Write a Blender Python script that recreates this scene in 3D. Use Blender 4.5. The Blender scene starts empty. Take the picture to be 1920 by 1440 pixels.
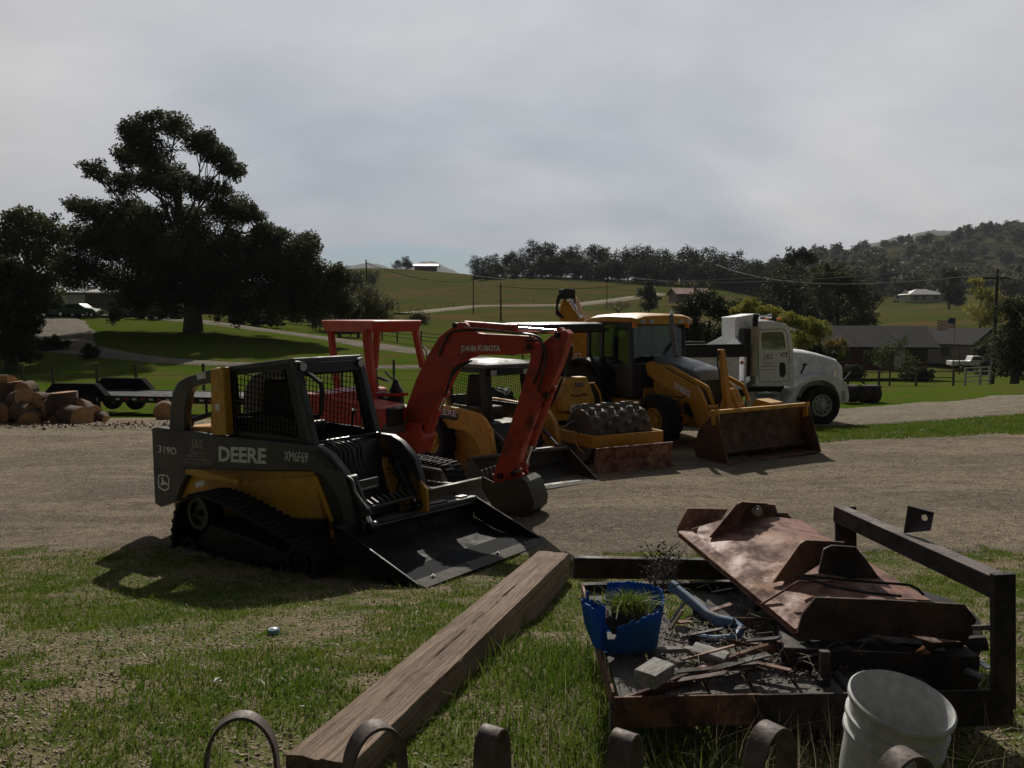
import bpy, math, random
import numpy as np
from mathutils import Vector, Matrix, noise

# ---------------------------------------------------------------- camera, sky, sun, exposure
W0, H0, FPX, HOR, EYE = 1920, 1440, 1500.0, 595.0, 2.4
TILT = math.atan((720 - HOR) / FPX)
scene = bpy.context.scene
cam_data = bpy.data.cameras.new('camera')
cam_data.sensor_width = 36.0
cam_data.lens = FPX / W0 * 36.0
cam_data.clip_start = 0.05
cam_data.clip_end = 20000
cam = bpy.data.objects.new('camera', cam_data)
scene.collection.objects.link(cam)
cam.location = (0, 0, EYE)
cam.rotation_euler = (math.pi / 2 - TILT, 0, 0)
scene.camera = cam

SUN_AZ, SUN_EL = math.radians(-2), math.radians(37)      # azimuth clockwise from +Y
sun_dir = Vector((math.sin(SUN_AZ) * math.cos(SUN_EL), math.cos(SUN_AZ) * math.cos(SUN_EL), math.sin(SUN_EL)))
sd = bpy.data.lights.new('sun', 'SUN')
sd.energy = 5.0
sd.angle = math.radians(0.6)
sd.color = (1.0, 0.93, 0.82)
so = bpy.data.objects.new('sun', sd)
scene.collection.objects.link(so)
so.rotation_euler = sun_dir.to_track_quat('Z', 'Y').to_euler()

world = bpy.data.worlds.new('World')
scene.world = world
world.use_nodes = True
wn, wl = world.node_tree.nodes, world.node_tree.links
wn.clear()
def wnode(t, **k):
    n = wn.new(t)
    for a, b in k.items(): setattr(n, a, b)
    return n
def wmath(op, a, b=None, clamp=False):
    n = wnode('ShaderNodeMath', operation=op, use_clamp=clamp)
    for i, v in enumerate((a, b)):
        if v is None: continue
        if isinstance(v, (int, float)): n.inputs[i].default_value = v
        else: wl.new(v, n.inputs[i])
    return n.outputs[0]
sky = wnode('ShaderNodeTexSky', sky_type='NISHITA', sun_disc=False)
sky.sun_elevation = SUN_EL
sky.sun_rotation = SUN_AZ
sky.air_density = 1.0; sky.dust_density = 1.5
tc = wnode('ShaderNodeTexCoord')
sx = wnode('ShaderNodeSeparateXYZ'); wl.new(tc.outputs['Generated'], sx.inputs[0])
zz = wmath('ADD', wmath('MAXIMUM', sx.outputs[2], 0.0), 0.34)
cx = wnode('ShaderNodeCombineXYZ')
wl.new(wmath('DIVIDE', sx.outputs[0], zz), cx.inputs[0]); wl.new(wmath('DIVIDE', sx.outputs[1], zz), cx.inputs[1])
mp = wnode('ShaderNodeMapping'); mp.inputs['Rotation'].default_value = (0, 0, 0.5); mp.inputs['Scale'].default_value = (0.8, 1.1, 1)
wl.new(cx.outputs[0], mp.inputs[0])
n1 = wnode('ShaderNodeTexNoise'); n1.inputs['Scale'].default_value = 0.9; n1.inputs['Detail'].default_value = 9; n1.inputs['Roughness'].default_value = 0.5; n1.inputs['Distortion'].default_value = 0.6
wl.new(mp.outputs[0], n1.inputs['Vector'])
n2 = wnode('ShaderNodeTexNoise'); n2.inputs['Scale'].default_value = 3.2; n2.inputs['Detail'].default_value = 8; n2.inputs['Roughness'].default_value = 0.6
wl.new(mp.outputs[0], n2.inputs['Vector'])
# forward scattering: the veil of cloud is brightest towards the sun side, dim behind the camera
dt = wnode('ShaderNodeVectorMath', operation='DOT_PRODUCT'); wl.new(tc.outputs['Generated'], dt.inputs[0]); dt.inputs[1].default_value = Vector((0.10, 0.95, 0.17)).normalized()
gl = wnode('ShaderNodeMapRange', interpolation_type='SMOOTHSTEP'); gl.inputs[1].default_value = 0.15; gl.inputs[2].default_value = 1.0; gl.inputs[3].default_value = 0.55; gl.inputs[4].default_value = 8.0
wl.new(dt.outputs['Value'], gl.inputs[0])
c1 = wnode('ShaderNodeMapRange'); c1.inputs[1].default_value = 0.3; c1.inputs[2].default_value = 0.72; c1.inputs[3].default_value = 0.66; c1.inputs[4].default_value = 1.20
wl.new(n1.outputs[0], c1.inputs[0])
c2 = wnode('ShaderNodeMapRange'); c2.inputs[1].default_value = 0.3; c2.inputs[2].default_value = 0.7; c2.inputs[3].default_value = 0.92; c2.inputs[4].default_value = 1.07
wl.new(n2.outputs[0], c2.inputs[0])
br = wmath('MULTIPLY', wmath('MULTIPLY', gl.outputs[0], c1.outputs[0]), c2.outputs[0])
cc = wnode('ShaderNodeMix', data_type='RGBA', blend_type='MULTIPLY'); cc.inputs[0].default_value = 1.0
ccr = wnode('ShaderNodeMix', data_type='RGBA')
ccm = wnode('ShaderNodeMapRange'); ccm.inputs[1].default_value = 0.35; ccm.inputs[2].default_value = 0.65; wl.new(n1.outputs[0], ccm.inputs[0])
wl.new(ccm.outputs[0], ccr.inputs[0]); ccr.inputs[6].default_value = (0.90, 0.97, 1.09, 1); ccr.inputs[7].default_value = (1.02, 0.985, 0.97, 1)
wl.new(ccr.outputs[2], cc.inputs[6])
cb = wnode('ShaderNodeCombineColor')
for i in range(3): wl.new(br, cb.inputs[i])
wl.new(cb.outputs[0], cc.inputs[7])
# clear blue gap low on the left, over the far ridge
gx = wmath('MULTIPLY', wmath('ADD', sx.outputs[0], 0.150), 1 / 0.13)
gz = wmath('MULTIPLY', wmath('ADD', sx.outputs[2], -0.066), 1 / 0.026)
gd = wmath('ADD', wmath('MULTIPLY', gx, gx), wmath('MULTIPLY', gz, gz))
gd = wmath('ADD', gd, wmath('MULTIPLY', wmath('ADD', n2.outputs[0], -0.5), 1.6))
gap = wnode('ShaderNodeMapRange', interpolation_type='SMOOTHSTEP'); gap.inputs[1].default_value = 0.35; gap.inputs[2].default_value = 1.3; gap.inputs[3].default_value = 0.12; gap.inputs[4].default_value = 0.94
wl.new(gd, gap.inputs[0])
mixs = wnode('ShaderNodeMix', data_type='RGBA'); wl.new(gap.outputs[0], mixs.inputs[0])
skm = wnode('ShaderNodeMix', data_type='RGBA', blend_type='MULTIPLY'); skm.inputs[0].default_value = 1.0; skm.inputs[7].default_value = (0.30, 0.44, 0.62, 1)
wl.new(sky.outputs[0], skm.inputs[6])
wl.new(skm.outputs[2], mixs.inputs[6]); wl.new(cc.outputs[2], mixs.inputs[7])
bg = wnode('ShaderNodeBackground'); bg.inputs[1].default_value = 0.10
wl.new(mixs.outputs[2], bg.inputs[0])
wo = wnode('ShaderNodeOutputWorld'); wl.new(bg.outputs[0], wo.inputs[0])
vs = scene.view_settings
vs.view_transform = 'Standard'; vs.look = 'None'; vs.exposure = -0.22; vs.gamma = 1.0; vs.use_curve_mapping = False
scene.render.resolution_x = 1024; scene.render.resolution_y = 768
scene.cycles.max_bounces = 6; scene.cycles.transparent_max_bounces = 12

rnd = random.Random(7)
R = math.radians
col = scene.collection

# ---------------------------------------------------------------- geometry of the viewpoint (pixels of the 1920 x 1440 photograph -> rays)
def ray(px, py):
    d = Vector(((px - 960) / FPX, 1.0, (720 - py) / FPX))
    c, s = math.cos(TILT), math.sin(TILT)
    return Vector((d.x, d.y * c + d.z * s, -d.y * s + d.z * c))
CAMP = Vector((0, 0, EYE))
def at(px, py, Y):
    d = ray(px, py); return CAMP + d * (Y / d.y)

# ---------------------------------------------------------------- terrain heights
YK = [0, 2.5, 6.3, 8, 10.5, 16, 21, 27, 36, 48, 63, 90, 130, 200, 300, 420, 600, 900, 1200, 2500]
COLS = {
 -700: [.9, .9, .20, .04, 0, 0, -.3, -.8, -1.0, -.5, 1.0, 2.7, 3, 5, 8, 10, 12, 12, 10, 0],
 0:    [.9, .9, .20, .04, 0, 0, -.3, -.9, -1.1, -.6, 1.0, 2.7, 3, 5, 8, 10, 12, 12, 10, 0],
 350:  [.9, .9, .20, .04, 0, 0, -.3, -.9, -1.1, -.65, 0.95, 2.4, 3, 6, 10, 14, 14, 12, 10, 0],
 700:  [.9, .9, .20, .04, 0, 0, -.3, -.7, -.9, -.77, -.1, .9, 2.0, 5.2, 14.4, 27.0, 20, 12, 8, 0],
 1000: [.9, .9, .20, .04, 0, 0, -.3, -.6, -.9, -1.1, -.6, .6, 2.0, 6.0, 16.5, 23.0, 20, 12, 8, 0],
 1300: [.9, .9, .20, .04, 0, 0, -.4, -.5, -.9, -1.3, -1.6, -.8, 1.0, 5.0, 14.0, 21.0, 24, 26, 20, 0],
 1560: [.9, .9, .20, .04, 0, -.05, -.43, -.5, -1.1, -2.0, -2.9, -4.2, -3.0, 1.0, 7.0, 15.0, 34, 70, 64, 20],
 1750: [.9, .9, .20, .04, 0, -.05, -.38, -.4, -.9, -1.8, -2.9, -4.2, -2.0, 3.0, 7.0, 14.0, 32, 82, 116, 60],
 1920: [.9, .9, .20, .04, 0, -.05, -.3, -.25, -.7, -1.6, -2.8, -4.0, -1.8, 3.0, 8.0, 15.0, 37, 96, 128, 70],
 2700: [.9, .9, .20, .04, 0, -.05, -.3, -.25, -.7, -1.6, -2.8, -4.0, -1.8, 4.0, 12.0, 25.0, 50, 110, 130, 90],
}
CK = np.array(sorted(COLS)); CT = np.array([COLS[k] for k in sorted(COLS)], float); YKA = np.array(YK, float)
def zt_np(x, y):
    x = np.asarray(x, float); y = np.asarray(y, float)
    r = np.sqrt(x * x + y * y)
    D = np.where(y > 0, np.maximum(y, r * 0.6), 0.0)
    px = np.clip(960 + FPX * x / np.maximum(D, 0.5), CK[0], CK[-1])
    px = np.where(D < 0.5, 960, px)
    j = np.clip(np.searchsorted(CK, px) - 1, 0, len(CK) - 2)
    v = (px - CK[j]) / (CK[j + 1] - CK[j]); v = v * v * (3 - 2 * v)
    i = np.clip(np.searchsorted(YKA, D) - 1, 0, len(YK) - 2)
    u = np.clip((D - YKA[i]) / (YKA[i + 1] - YKA[i]), 0, 1)
    def col_(jj):   # monotone-ish cubic along Y
        z0, z1 = CT[jj, i], CT[jj, i + 1]
        zp, zn = CT[jj, np.maximum(i - 1, 0)], CT[jj, np.minimum(i + 2, len(YK) - 1)]
        yp, yn = YKA[np.maximum(i - 1, 0)], YKA[np.minimum(i + 2, len(YK) - 1)]
        h = YKA[i + 1] - YKA[i]
        m0 = (z1 - zp) / (YKA[i + 1] - yp) * h; m1 = (zn - z0) / (yn - YKA[i]) * h
        s = (z1 - z0)
        lim = 3 * np.abs(s)
        m0 = np.clip(m0, -lim, lim) * (m0 * s > 0); m1 = np.clip(m1, -lim, lim) * (m1 * s > 0)
        return z0 * (2*u**3 - 3*u**2 + 1) + m0 * (u**3 - 2*u**2 + u) + z1 * (-2*u**3 + 3*u**2) + m1 * (u**3 - u**2)
    z = col_(j) * (1 - v) + col_(j + 1) * v
    a = np.clip(D / 60, 0, 1)
    z = z + 0.018 * np.sin(x * 1.7 + 1.1 * np.sin(y * 1.3)) * np.sin(y * 2.1 + 0.7) * (D < 60)
    z = z + np.clip((D - 60) / 200, 0, 1) * (0.7 * np.sin(x * 0.031 + 1) * np.sin(y * 0.027) )
    z = z + np.clip((D - 480) / 400, 0, 1) * (7.0 * np.sin(x * 0.017 + 0.8 * np.sin(y * .011)) * np.cos(y * 0.013 + x * .004) + 3 * np.sin(x * .05 + y * .03))
    return z
def zt(x, y): return float(zt_np(x, y))
def ground(px, py):
    d = ray(px, py); t = 1.5; 
    while t < 3000:
        p = CAMP + d * t
        if p.z < zt(p.x, p.y):
            a, b = t / 1.03, t
            for _ in range(18):
                m = (a + b) / 2; q = CAMP + d * m
                if q.z < zt(q.x, q.y): b = m
                else: a = m
            q = CAMP + d * b
            return Vector((q.x, q.y, zt(q.x, q.y)))
        t *= 1.03
    return CAMP + d * 3000
def gp(px, Y):
    x = (px - 960) / FPX * Y * 1.0
    return Vector((x, Y, zt(x, Y)))

class Frame:
    """local axes of a machine: x forward, y to its left, z up"""
    def __init__(s, o, yaw=0, pitch=0, roll=0):
        s.M = Matrix.Translation(Vector(o)) @ Matrix.Rotation(R(yaw), 4, 'Z') @ Matrix.Rotation(-R(pitch), 4, 'Y') @ Matrix.Rotation(R(roll), 4, 'X')
        s.I = s.M.inverted()
    def hit(s, px, py, ax, v):
        o = s.I @ CAMP; d = (s.I.to_3x3()) @ ray(px, py)
        t = (v - o[ax]) / d[ax]; return o + d * t
    def S(s, px, py, y):
        p = s.hit(px, py, 1, y); return (p.x, p.z)
    def F(s, px, py, x):
        p = s.hit(px, py, 0, x); return (p.y, p.z)
    def T(s, px, py, z):
        p = s.hit(px, py, 2, z); return (p.x, p.y)
    def SS(s, pts, y): return [s.S(a, b, y) for a, b in pts]
    def place(s, o): o.matrix_world = s.M
    def w(s, p): return s.M @ Vector(p)

# ---------------------------------------------------------------- mesh builder
class MB:
    def __init__(s): s.v = []; s.f = []; s.m = []
    def add(s, vs, fs, mi=0):
        b = len(s.v); s.v += [tuple(v) for v in vs]
        s.f += [tuple(b + i for i in f) for f in fs]; s.m += [mi] * len(fs); return s
    def bx(s, x0, x1, y0, y1, z0, z1, mi=0):
        return s.add([(x0,y0,z0),(x1,y0,z0),(x1,y1,z0),(x0,y1,z0),(x0,y0,z1),(x1,y0,z1),(x1,y1,z1),(x0,y1,z1)],
                     [(0,3,2,1),(4,5,6,7),(0,1,5,4),(1,2,6,5),(2,3,7,6),(3,0,4,7)], mi)
    def obx(s, c, sz, rot=(0,0,0), mi=0):
        from mathutils import Euler
        M = Euler([R(a) for a in rot]).to_matrix(); c = Vector(c); h = [q / 2 for q in sz]
        vs = [c + M @ Vector((a*h[0], b*h[1], d*h[2])) for d in (-1,1) for a, b in ((-1,-1),(1,-1),(1,1),(-1,1))]
        return s.add(vs, [(0,3,2,1),(4,5,6,7),(0,1,5,4),(1,2,6,5),(2,3,7,6),(3,0,4,7)], mi)
    def prism(s, pts, a, b, ax=1, mi=0):
        n = len(pts)
        def mk(p, t):
            if ax == 1: return (p[0], t, p[1])
            if ax == 0: return (t, p[0], p[1])
            return (p[0], p[1], t)
        vs = [mk(p, a) for p in pts] + [mk(p, b) for p in pts]
        fs = [tuple(range(n)), tuple(range(2*n-1, n-1, -1))] + [(i, i + n, (i+1) % n + n, (i+1) % n) for i in range(n)]
        return s.add(vs, fs, mi)
    def loft(s, rings, mi=0, cap=True, closed=True):
        n = len(rings[0]); vs = [p for r_ in rings for p in r_]; fs = []
        for k in range(len(rings) - 1):
            for i in range(n if closed else n - 1):
                j = (i + 1) % n
                fs.append((k*n+i, k*n+j, (k+1)*n+j, (k+1)*n+i))
        if cap and closed: fs += [tuple(range(n-1, -1, -1)), tuple(range((len(rings)-1)*n, len(rings)*n))]
        return s.add(vs, fs, mi)
    def ringprism(s, outer, inner, a, b, ax=1, mi=0):
        """frame: outer and inner outlines with the same number of points"""
        n = len(outer)
        def mk(p, t):
            if ax == 1: return (p[0], t, p[1])
            if ax == 0: return (t, p[0], p[1])
            return (p[0], p[1], t)
        vs = [mk(p, a) for p in outer] + [mk(p, a) for p in inner] + [mk(p, b) for p in outer] + [mk(p, b) for p in inner]
        fs = []
        for i in range(n):
            j = (i + 1) % n
            fs += [(i, j, n+j, n+i), (2*n+i, 3*n+i, 3*n+j, 2*n+j), (i, 2*n+i, 2*n+j, j), (n+i, n+j, 3*n+j, 3*n+i)]
        return s.add(vs, fs, mi)
    def cyl(s, p0, p1, r0, r1=None, n=16, mi=0, cap=True):
        r1 = r0 if r1 is None else r1
        p0, p1 = Vector(p0), Vector(p1); d = (p1 - p0).normalized()
        u = d.orthogonal().normalized(); w = d.cross(u)
        rings = [[p + (u * math.cos(2*math.pi*i/n) + w * math.sin(2*math.pi*i/n)) * r_ for i in range(n)] for p, r_ in ((p0, r0), (p1, r1))]
        return s.loft(rings, mi, cap)
    def tube(s, path, r, n=8, mi=0, close=False):
        P = [Vector(p) for p in path]; m = len(P); rings = []; u = None
        for i, p in enumerate(P):
            if close: t = P[(i+1) % m] - P[i-1]
            else: t = P[min(i+1, m-1)] - P[max(i-1, 0)]
            t = t.normalized() if t.length > 1e-9 else Vector((0,0,1))
            if u is None: u = t.orthogonal().normalized()
            u = (u - t * u.dot(t)); u = u.normalized() if u.length > 1e-6 else t.orthogonal().normalized()
            w = t.cross(u); rr = r[i] if isinstance(r, (list, tuple)) else r
            rings.append([p + (u * math.cos(2*math.pi*k/n) + w * math.sin(2*math.pi*k/n)) * rr for k in range(n)])
        if close: rings.append(rings[0])
        return s.loft(rings, mi, not close)
    def band(s, path, nrm, w, t, mi=0):
        """flat strip: path, side direction nrm (half width w/2), thickness t"""
        P = [Vector(p) for p in path]; nv = Vector(nrm).normalized(); rings = []
        for i, p in enumerate(P):
            d = (P[min(i+1, len(P)-1)] - P[max(i-1, 0)]).normalized(); o = d.cross(nv).normalized()
            rings.append([p - nv*w/2 - o*t/2, p + nv*w/2 - o*t/2, p + nv*w/2 + o*t/2, p - nv*w/2 + o*t/2])
        return s.loft(rings, mi)
    def lathe(s, prof, o=(0,0,0), axis=(0,0,1), n=32, mi=0):
        """prof: (radius, height) along axis"""
        o = Vector(o); d = Vector(axis).normalized(); u = d.orthogonal().normalized(); w = d.cross(u)
        rings = [[o + d*h + (u*math.cos(2*math.pi*i/n) + w*math.sin(2*math.pi*i/n))*max(r_, 1e-4) for i in range(n)] for r_, h in prof]
        return s.loft(rings, mi, False)
    def mirror(s):
        vs = [(x, -y, z) for x, y, z in s.v]; k = len(s.v)
        s.v += vs; nf = [tuple(k + i for i in reversed(f)) for f in s.f]; s.f += nf; s.m += list(s.m); return s
    def flipped(s):
        q = MB(); q.v = [(x, -y, z) for x, y, z in s.v]; q.f = [tuple(reversed(f)) for f in s.f]; q.m = list(s.m); return q
    def build(s, name, mats, parent=None, bevel=0.0, sm=35, fix=True, seg=1):
        me = bpy.data.meshes.new(name); me.from_pydata(s.v, [], s.f)
        if not isinstance(mats, (list, tuple)): mats = [mats]
        for m_ in mats: me.materials.append(m_)
        me.polygons.foreach_set('material_index', s.m)
        if fix:
            import bmesh
            b = bmesh.new(); b.from_mesh(me); bmesh.ops.recalc_face_normals(b, faces=b.faces); b.to_mesh(me); b.free()
        if sm:
            me.shade_smooth(); me.set_sharp_from_angle(angle=R(sm))
        me.update()
        o = bpy.data.objects.new(name, me); col.objects.link(o)
        if parent is not None: o.parent = parent
        if bevel:
            bm_ = o.modifiers.new('bevel', 'BEVEL'); bm_.width = bevel; bm_.segments = seg; bm_.limit_method = 'ANGLE'; bm_.angle_limit = R(50)
        return o

def tag(o, label=None, cat=None, group=None, kind=None):
    if label: o['label'] = label
    if cat: o['category'] = cat
    if group: o['group'] = group
    if kind: o['kind'] = kind
    return o
def empty(name, frame=None, loc=None, rz=0):
    o = bpy.data.objects.new(name, None); col.objects.link(o); o.empty_display_size = 0.3
    if frame is not None: o.matrix_world = frame.M
    if loc is not None: o.location = loc; o.rotation_euler = (0, 0, rz)
    return o
def kids(o): return KID.get(o.name, [])
def copy_tree(o, parent=None):
    c = o.copy(); col.objects.link(c)
    if parent is not None: c.parent = parent
    for ch in list(o.children): copy_tree(ch, c)
    return c

def npmesh(name, V, F, mats, parent=None, mi=None, smooth=False):
    """V (n,3), F (m,k) numpy arrays"""
    me = bpy.data.meshes.new(name); k = F.shape[1]
    me.vertices.add(len(V)); me.vertices.foreach_set('co', np.ascontiguousarray(V, dtype=np.float32).ravel())
    me.loops.add(F.size); me.loops.foreach_set('vertex_index', np.ascontiguousarray(F, dtype=np.int32).ravel())
    me.polygons.add(len(F)); me.polygons.foreach_set('loop_start', np.arange(0, F.size, k, dtype=np.int32))
    try: me.polygons.foreach_set('loop_total', np.full(len(F), k, dtype=np.int32))
    except Exception: pass
    if not isinstance(mats, (list, tuple)): mats = [mats]
    for m_ in mats: me.materials.append(m_)
    if mi is not None: me.polygons.foreach_set('material_index', np.asarray(mi, dtype=np.int32))
    me.update(calc_edges=True); me.validate()
    if smooth: me.shade_smooth()
    o = bpy.data.objects.new(name, me); col.objects.link(o)
    if parent is not None: o.parent = parent
    return o

# ---------------------------------------------------------------- materials
def nodes(name):
    m = bpy.data.materials.new(name); m.use_nodes = True
    nt = m.node_tree; b = nt.nodes['Principled BSDF']; return m, nt, b
def mnoise(nt, scale, detail=6, rough=0.6, vec=None, stretch=None, dist=0.0, coord='Object'):
    t = nt.nodes.new('ShaderNodeTexCoord'); n = nt.nodes.new('ShaderNodeTexNoise')
    n.inputs['Scale'].default_value = scale; n.inputs['Detail'].default_value = detail; n.inputs['Roughness'].default_value = rough; n.inputs['Distortion'].default_value = dist
    src = t.outputs[coord]
    if stretch:
        mp_ = nt.nodes.new('ShaderNodeMapping'); mp_.inputs['Scale'].default_value = stretch; nt.links.new(src, mp_.inputs[0]); src = mp_.outputs[0]
    nt.links.new(src, n.inputs['Vector']); return n.outputs[0]
def mramp(nt, src, lo, hi, a=0.0, b=1.0):
    n = nt.nodes.new('ShaderNodeMapRange'); n.interpolation_type = 'SMOOTHSTEP'
    for i, v in enumerate((lo, hi, a, b)): n.inputs[i+1].default_value = v
    nt.links.new(src, n.inputs[0]); return n.outputs[0]
def mmix(nt, fac, a, b, mode='MIX'):
    n = nt.nodes.new('ShaderNodeMix'); n.data_type = 'RGBA'; n.blend_type = mode
    for i, v in ((0, fac), (6, a), (7, b)):
        if isinstance(v, (int, float)): n.inputs[i].default_value = v
        elif isinstance(v, (tuple, list)): n.inputs[i].default_value = (*v[:3], 1)
        else: nt.links.new(v, n.inputs[i])
    return n.outputs[2]
def mbump(nt, b, h, strength=0.3, dist=0.02):
    n = nt.nodes.new('ShaderNodeBump'); n.inputs['Strength'].default_value = strength; n.inputs['Distance'].default_value = dist
    nt.links.new(h, n.inputs['Height']); nt.links.new(n.outputs[0], b.inputs['Normal'])
def paint(name, c, rough=0.45, dirt=(0.12, 0.095, 0.07), amt=0.35, scale=5, metal=0.0, chips=None, bump=0.0, spec=0.5):
    m, nt, b = nodes(name)
    n = mnoise(nt, scale, 8, 0.65)
    f = mramp(nt, n, 0.5 - 0.05, 0.75, 0, amt)
    c0 = mmix(nt, f, c, dirt)
    n2 = mnoise(nt, scale * 6, 5, 0.6); f2 = mramp(nt, n2, 0.35, 0.7, 0.85, 1.1)
    cc_ = nt.nodes.new('ShaderNodeCombineColor')
    for i in range(3): nt.links.new(f2, cc_.inputs[i])
    c0 = mmix(nt, 1.0, c0, cc_.outputs[0], 'MULTIPLY')
    if chips:
        n3 = mnoise(nt, scale * 3.1, 10, 0.75, dist=0.5); c0 = mmix(nt, mramp(nt, n3, 0.60, 0.66, 0, 1), c0, chips)
    nt.links.new(c0, b.inputs['Base Color'])
    nt.links.new(mramp(nt, n, 0.4, 0.7, rough, min(1, rough + 0.3)), b.inputs['Roughness'])
    b.inputs['Metallic'].default_value = metal
    b.inputs['Specular IOR Level'].default_value = spec
    if bump: mbump(nt, b, n2, bump, 0.004)
    return m
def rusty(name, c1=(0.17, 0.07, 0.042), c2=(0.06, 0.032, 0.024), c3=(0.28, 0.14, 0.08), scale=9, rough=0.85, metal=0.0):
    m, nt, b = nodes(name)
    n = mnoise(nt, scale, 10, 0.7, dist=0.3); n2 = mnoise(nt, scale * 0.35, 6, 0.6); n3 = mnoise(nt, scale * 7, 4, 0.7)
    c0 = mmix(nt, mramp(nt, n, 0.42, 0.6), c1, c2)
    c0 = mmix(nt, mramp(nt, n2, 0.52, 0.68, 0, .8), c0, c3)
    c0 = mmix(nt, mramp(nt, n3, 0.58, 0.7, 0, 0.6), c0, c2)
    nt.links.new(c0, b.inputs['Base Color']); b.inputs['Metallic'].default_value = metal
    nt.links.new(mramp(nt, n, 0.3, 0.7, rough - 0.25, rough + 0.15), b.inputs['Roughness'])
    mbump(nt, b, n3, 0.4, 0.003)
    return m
def flat(name, c, rough=0.6, metal=0.0, spec=0.5):
    m, nt, b = nodes(name); 
    n = mnoise(nt, 30, 4, 0.6); f2 = mramp(nt, n, 0.3, 0.7, 0, 1)
    nt.links.new(mmix(nt, f2, tuple(q * 0.85 for q in c), tuple(min(1, q * 1.12) for q in c)), b.inputs['Base Color'])
    b.inputs['Roughness'].default_value = rough; b.inputs['Metallic'].default_value = metal; b.inputs['Specular IOR Level'].default_value = spec
    return m
def woodmat(name, c1, c2, axis_stretch=(1, 14, 14), scale=3.0, rough=0.85, crack=True, bump=0.6, ck=(0.30, 0.36)):
    m, nt, b = nodes(name)
    n = mnoise(nt, scale, 10, 0.65, stretch=axis_stretch, dist=1.2); n2 = mnoise(nt, scale * 0.4, 5, 0.6); n3 = mnoise(nt, scale * 2.2, 6, 0.7, stretch=axis_stretch, dist=2.0)
    c0 = mmix(nt, mramp(nt, n, 0.35, 0.65), c1, c2)
    c0 = mmix(nt, mramp(nt, n2, 0.45, 0.7, 0, 0.55), c0, tuple(q * 0.5 for q in c1))
    if crack: c0 = mmix(nt, mramp(nt, n3, ck[0], ck[1], 0.9, 0), c0, (0.02, 0.014, 0.01))
    nt.links.new(c0, b.inputs['Base Color']); b.inputs['Roughness'].default_value = rough
    mbump(nt, b, n3, bump, 0.01)
    return m
def leafmat(name, c1, c2, scale=0.5, trans=0.25, rough=0.6):
    m, nt, b = nodes(name)
    n = mnoise(nt, scale, 5, 0.6); c0 = mmix(nt, mramp(nt, n, 0.35, 0.65), c1, c2)
    nt.links.new(c0, b.inputs['Base Color']); b.inputs['Roughness'].default_value = rough; b.inputs['Specular IOR Level'].default_value = 0.05
    tr = nt.nodes.new('ShaderNodeBsdfTranslucent'); nt.links.new(c0, tr.inputs[0])
    ms = nt.nodes.new('ShaderNodeMixShader'); ms.inputs[0].default_value = trans
    nt.links.new(b.outputs[0], ms.inputs[1]); nt.links.new(tr.outputs[0], ms.inputs[2])
    nt.links.new(ms.outputs[0], nt.nodes['Material Output'].inputs[0])
    return m

M = {}
M['black'] = paint('black_paint', (0.009, 0.0095, 0.011), 0.33, (0.04, 0.037, 0.03), 0.35, 4, spec=.35)
M['char'] = paint('charcoal_paint', (0.029, 0.032, 0.036), 0.38, (0.06, 0.057, 0.05), 0.35, 3)
M['yellow'] = paint('yellow_paint', (0.52, 0.255, 0.015), 0.38, (0.20, 0.14, 0.07), 0.45, 4)
M['yellowold'] = paint('worn_yellow_paint', (0.60, 0.33, 0.035), 0.5, (0.25, 0.19, 0.12), 0.75, 3, chips=(0.10, 0.05, 0.03))
M['red'] = paint('orange_red_paint', (0.44, 0.047, 0.020), 0.4, (0.035, 0.018, 0.014), 0.85, 5, chips=(0.03, 0.02, 0.016))
M['red2'] = paint('clean_orange_red_paint', (0.46, 0.045, 0.02), 0.4, (0.2, 0.09, 0.05), 0.35, 3)
M['white'] = paint('white_paint', (0.80, 0.81, 0.82), 0.3, (0.45, 0.42, 0.36), 0.3, 2)
M['chrome'] = flat('chrome', (0.72, 0.73, 0.75), 0.18, 1.0)
M['steel'] = paint('worn_steel', (0.30, 0.30, 0.29), 0.35, (0.14, 0.11, 0.08), 0.7, 5, metal=0.8)
M['bucketsteel'] = paint('dull_steel', (0.055, 0.053, 0.05), 0.5, (0.13, 0.10, 0.075), 0.7, 6, metal=0.4)
M['floorsteel'] = paint('dusty_grey_plate', (0.16, 0.17, 0.18), 0.5, (0.22, 0.20, 0.17), 0.6, 5, metal=0.2, bump=.2)
M['bladedark'] = paint('scuffed_black_plate', (0.034, 0.036, 0.04), 0.9, (0.06, 0.057, 0.05), 0.5, 5, bump=.1, spec=.03)
M['rubber'] = paint('rubber', (0.013, 0.0125, 0.012), 0.75, (0.06, 0.053, 0.042), 0.5, 7, bump=0.2, spec=.3)
M['screen'] = flat('matte_black_wire', (0.007, 0.007, 0.008), 0.9, spec=.05)
M['bucketblack'] = paint('scratched_black_bucket', (0.008, 0.0085, 0.0095), 0.6, (0.03, 0.028, 0.025), 0.4, 5, spec=.15)
M['clearglass'] = None
M['wheelsteel'] = paint('dull_polished_wheel', (0.42, 0.42, 0.42), 0.35, (0.2, 0.18, 0.15), 0.5, 6, metal=0.35)
M['wire'] = flat('wire_grey', (0.30, 0.30, 0.30), 0.5)
M['hose'] = flat('rubber_hose', (0.012, 0.012, 0.012), 0.45)
M['glass'] = None
g, nt, b = nodes('tinted_glass'); b.inputs['Base Color'].default_value = (0.55, 0.62, 0.60, 1); b.inputs['Roughness'].default_value = 0.03
b.inputs['Transmission Weight'].default_value = 1.0; b.inputs['IOR'].default_value = 1.05
tg = nt.nodes.new('ShaderNodeBsdfTransparent'); tg.inputs[0].default_value = (0.50, 0.56, 0.54, 1)
gs = nt.nodes.new('ShaderNodeBsdfGlossy'); gs.inputs['Roughness'].default_value = 0.04; gs.inputs[0].default_value = (.9, .95, .95, 1)
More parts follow.
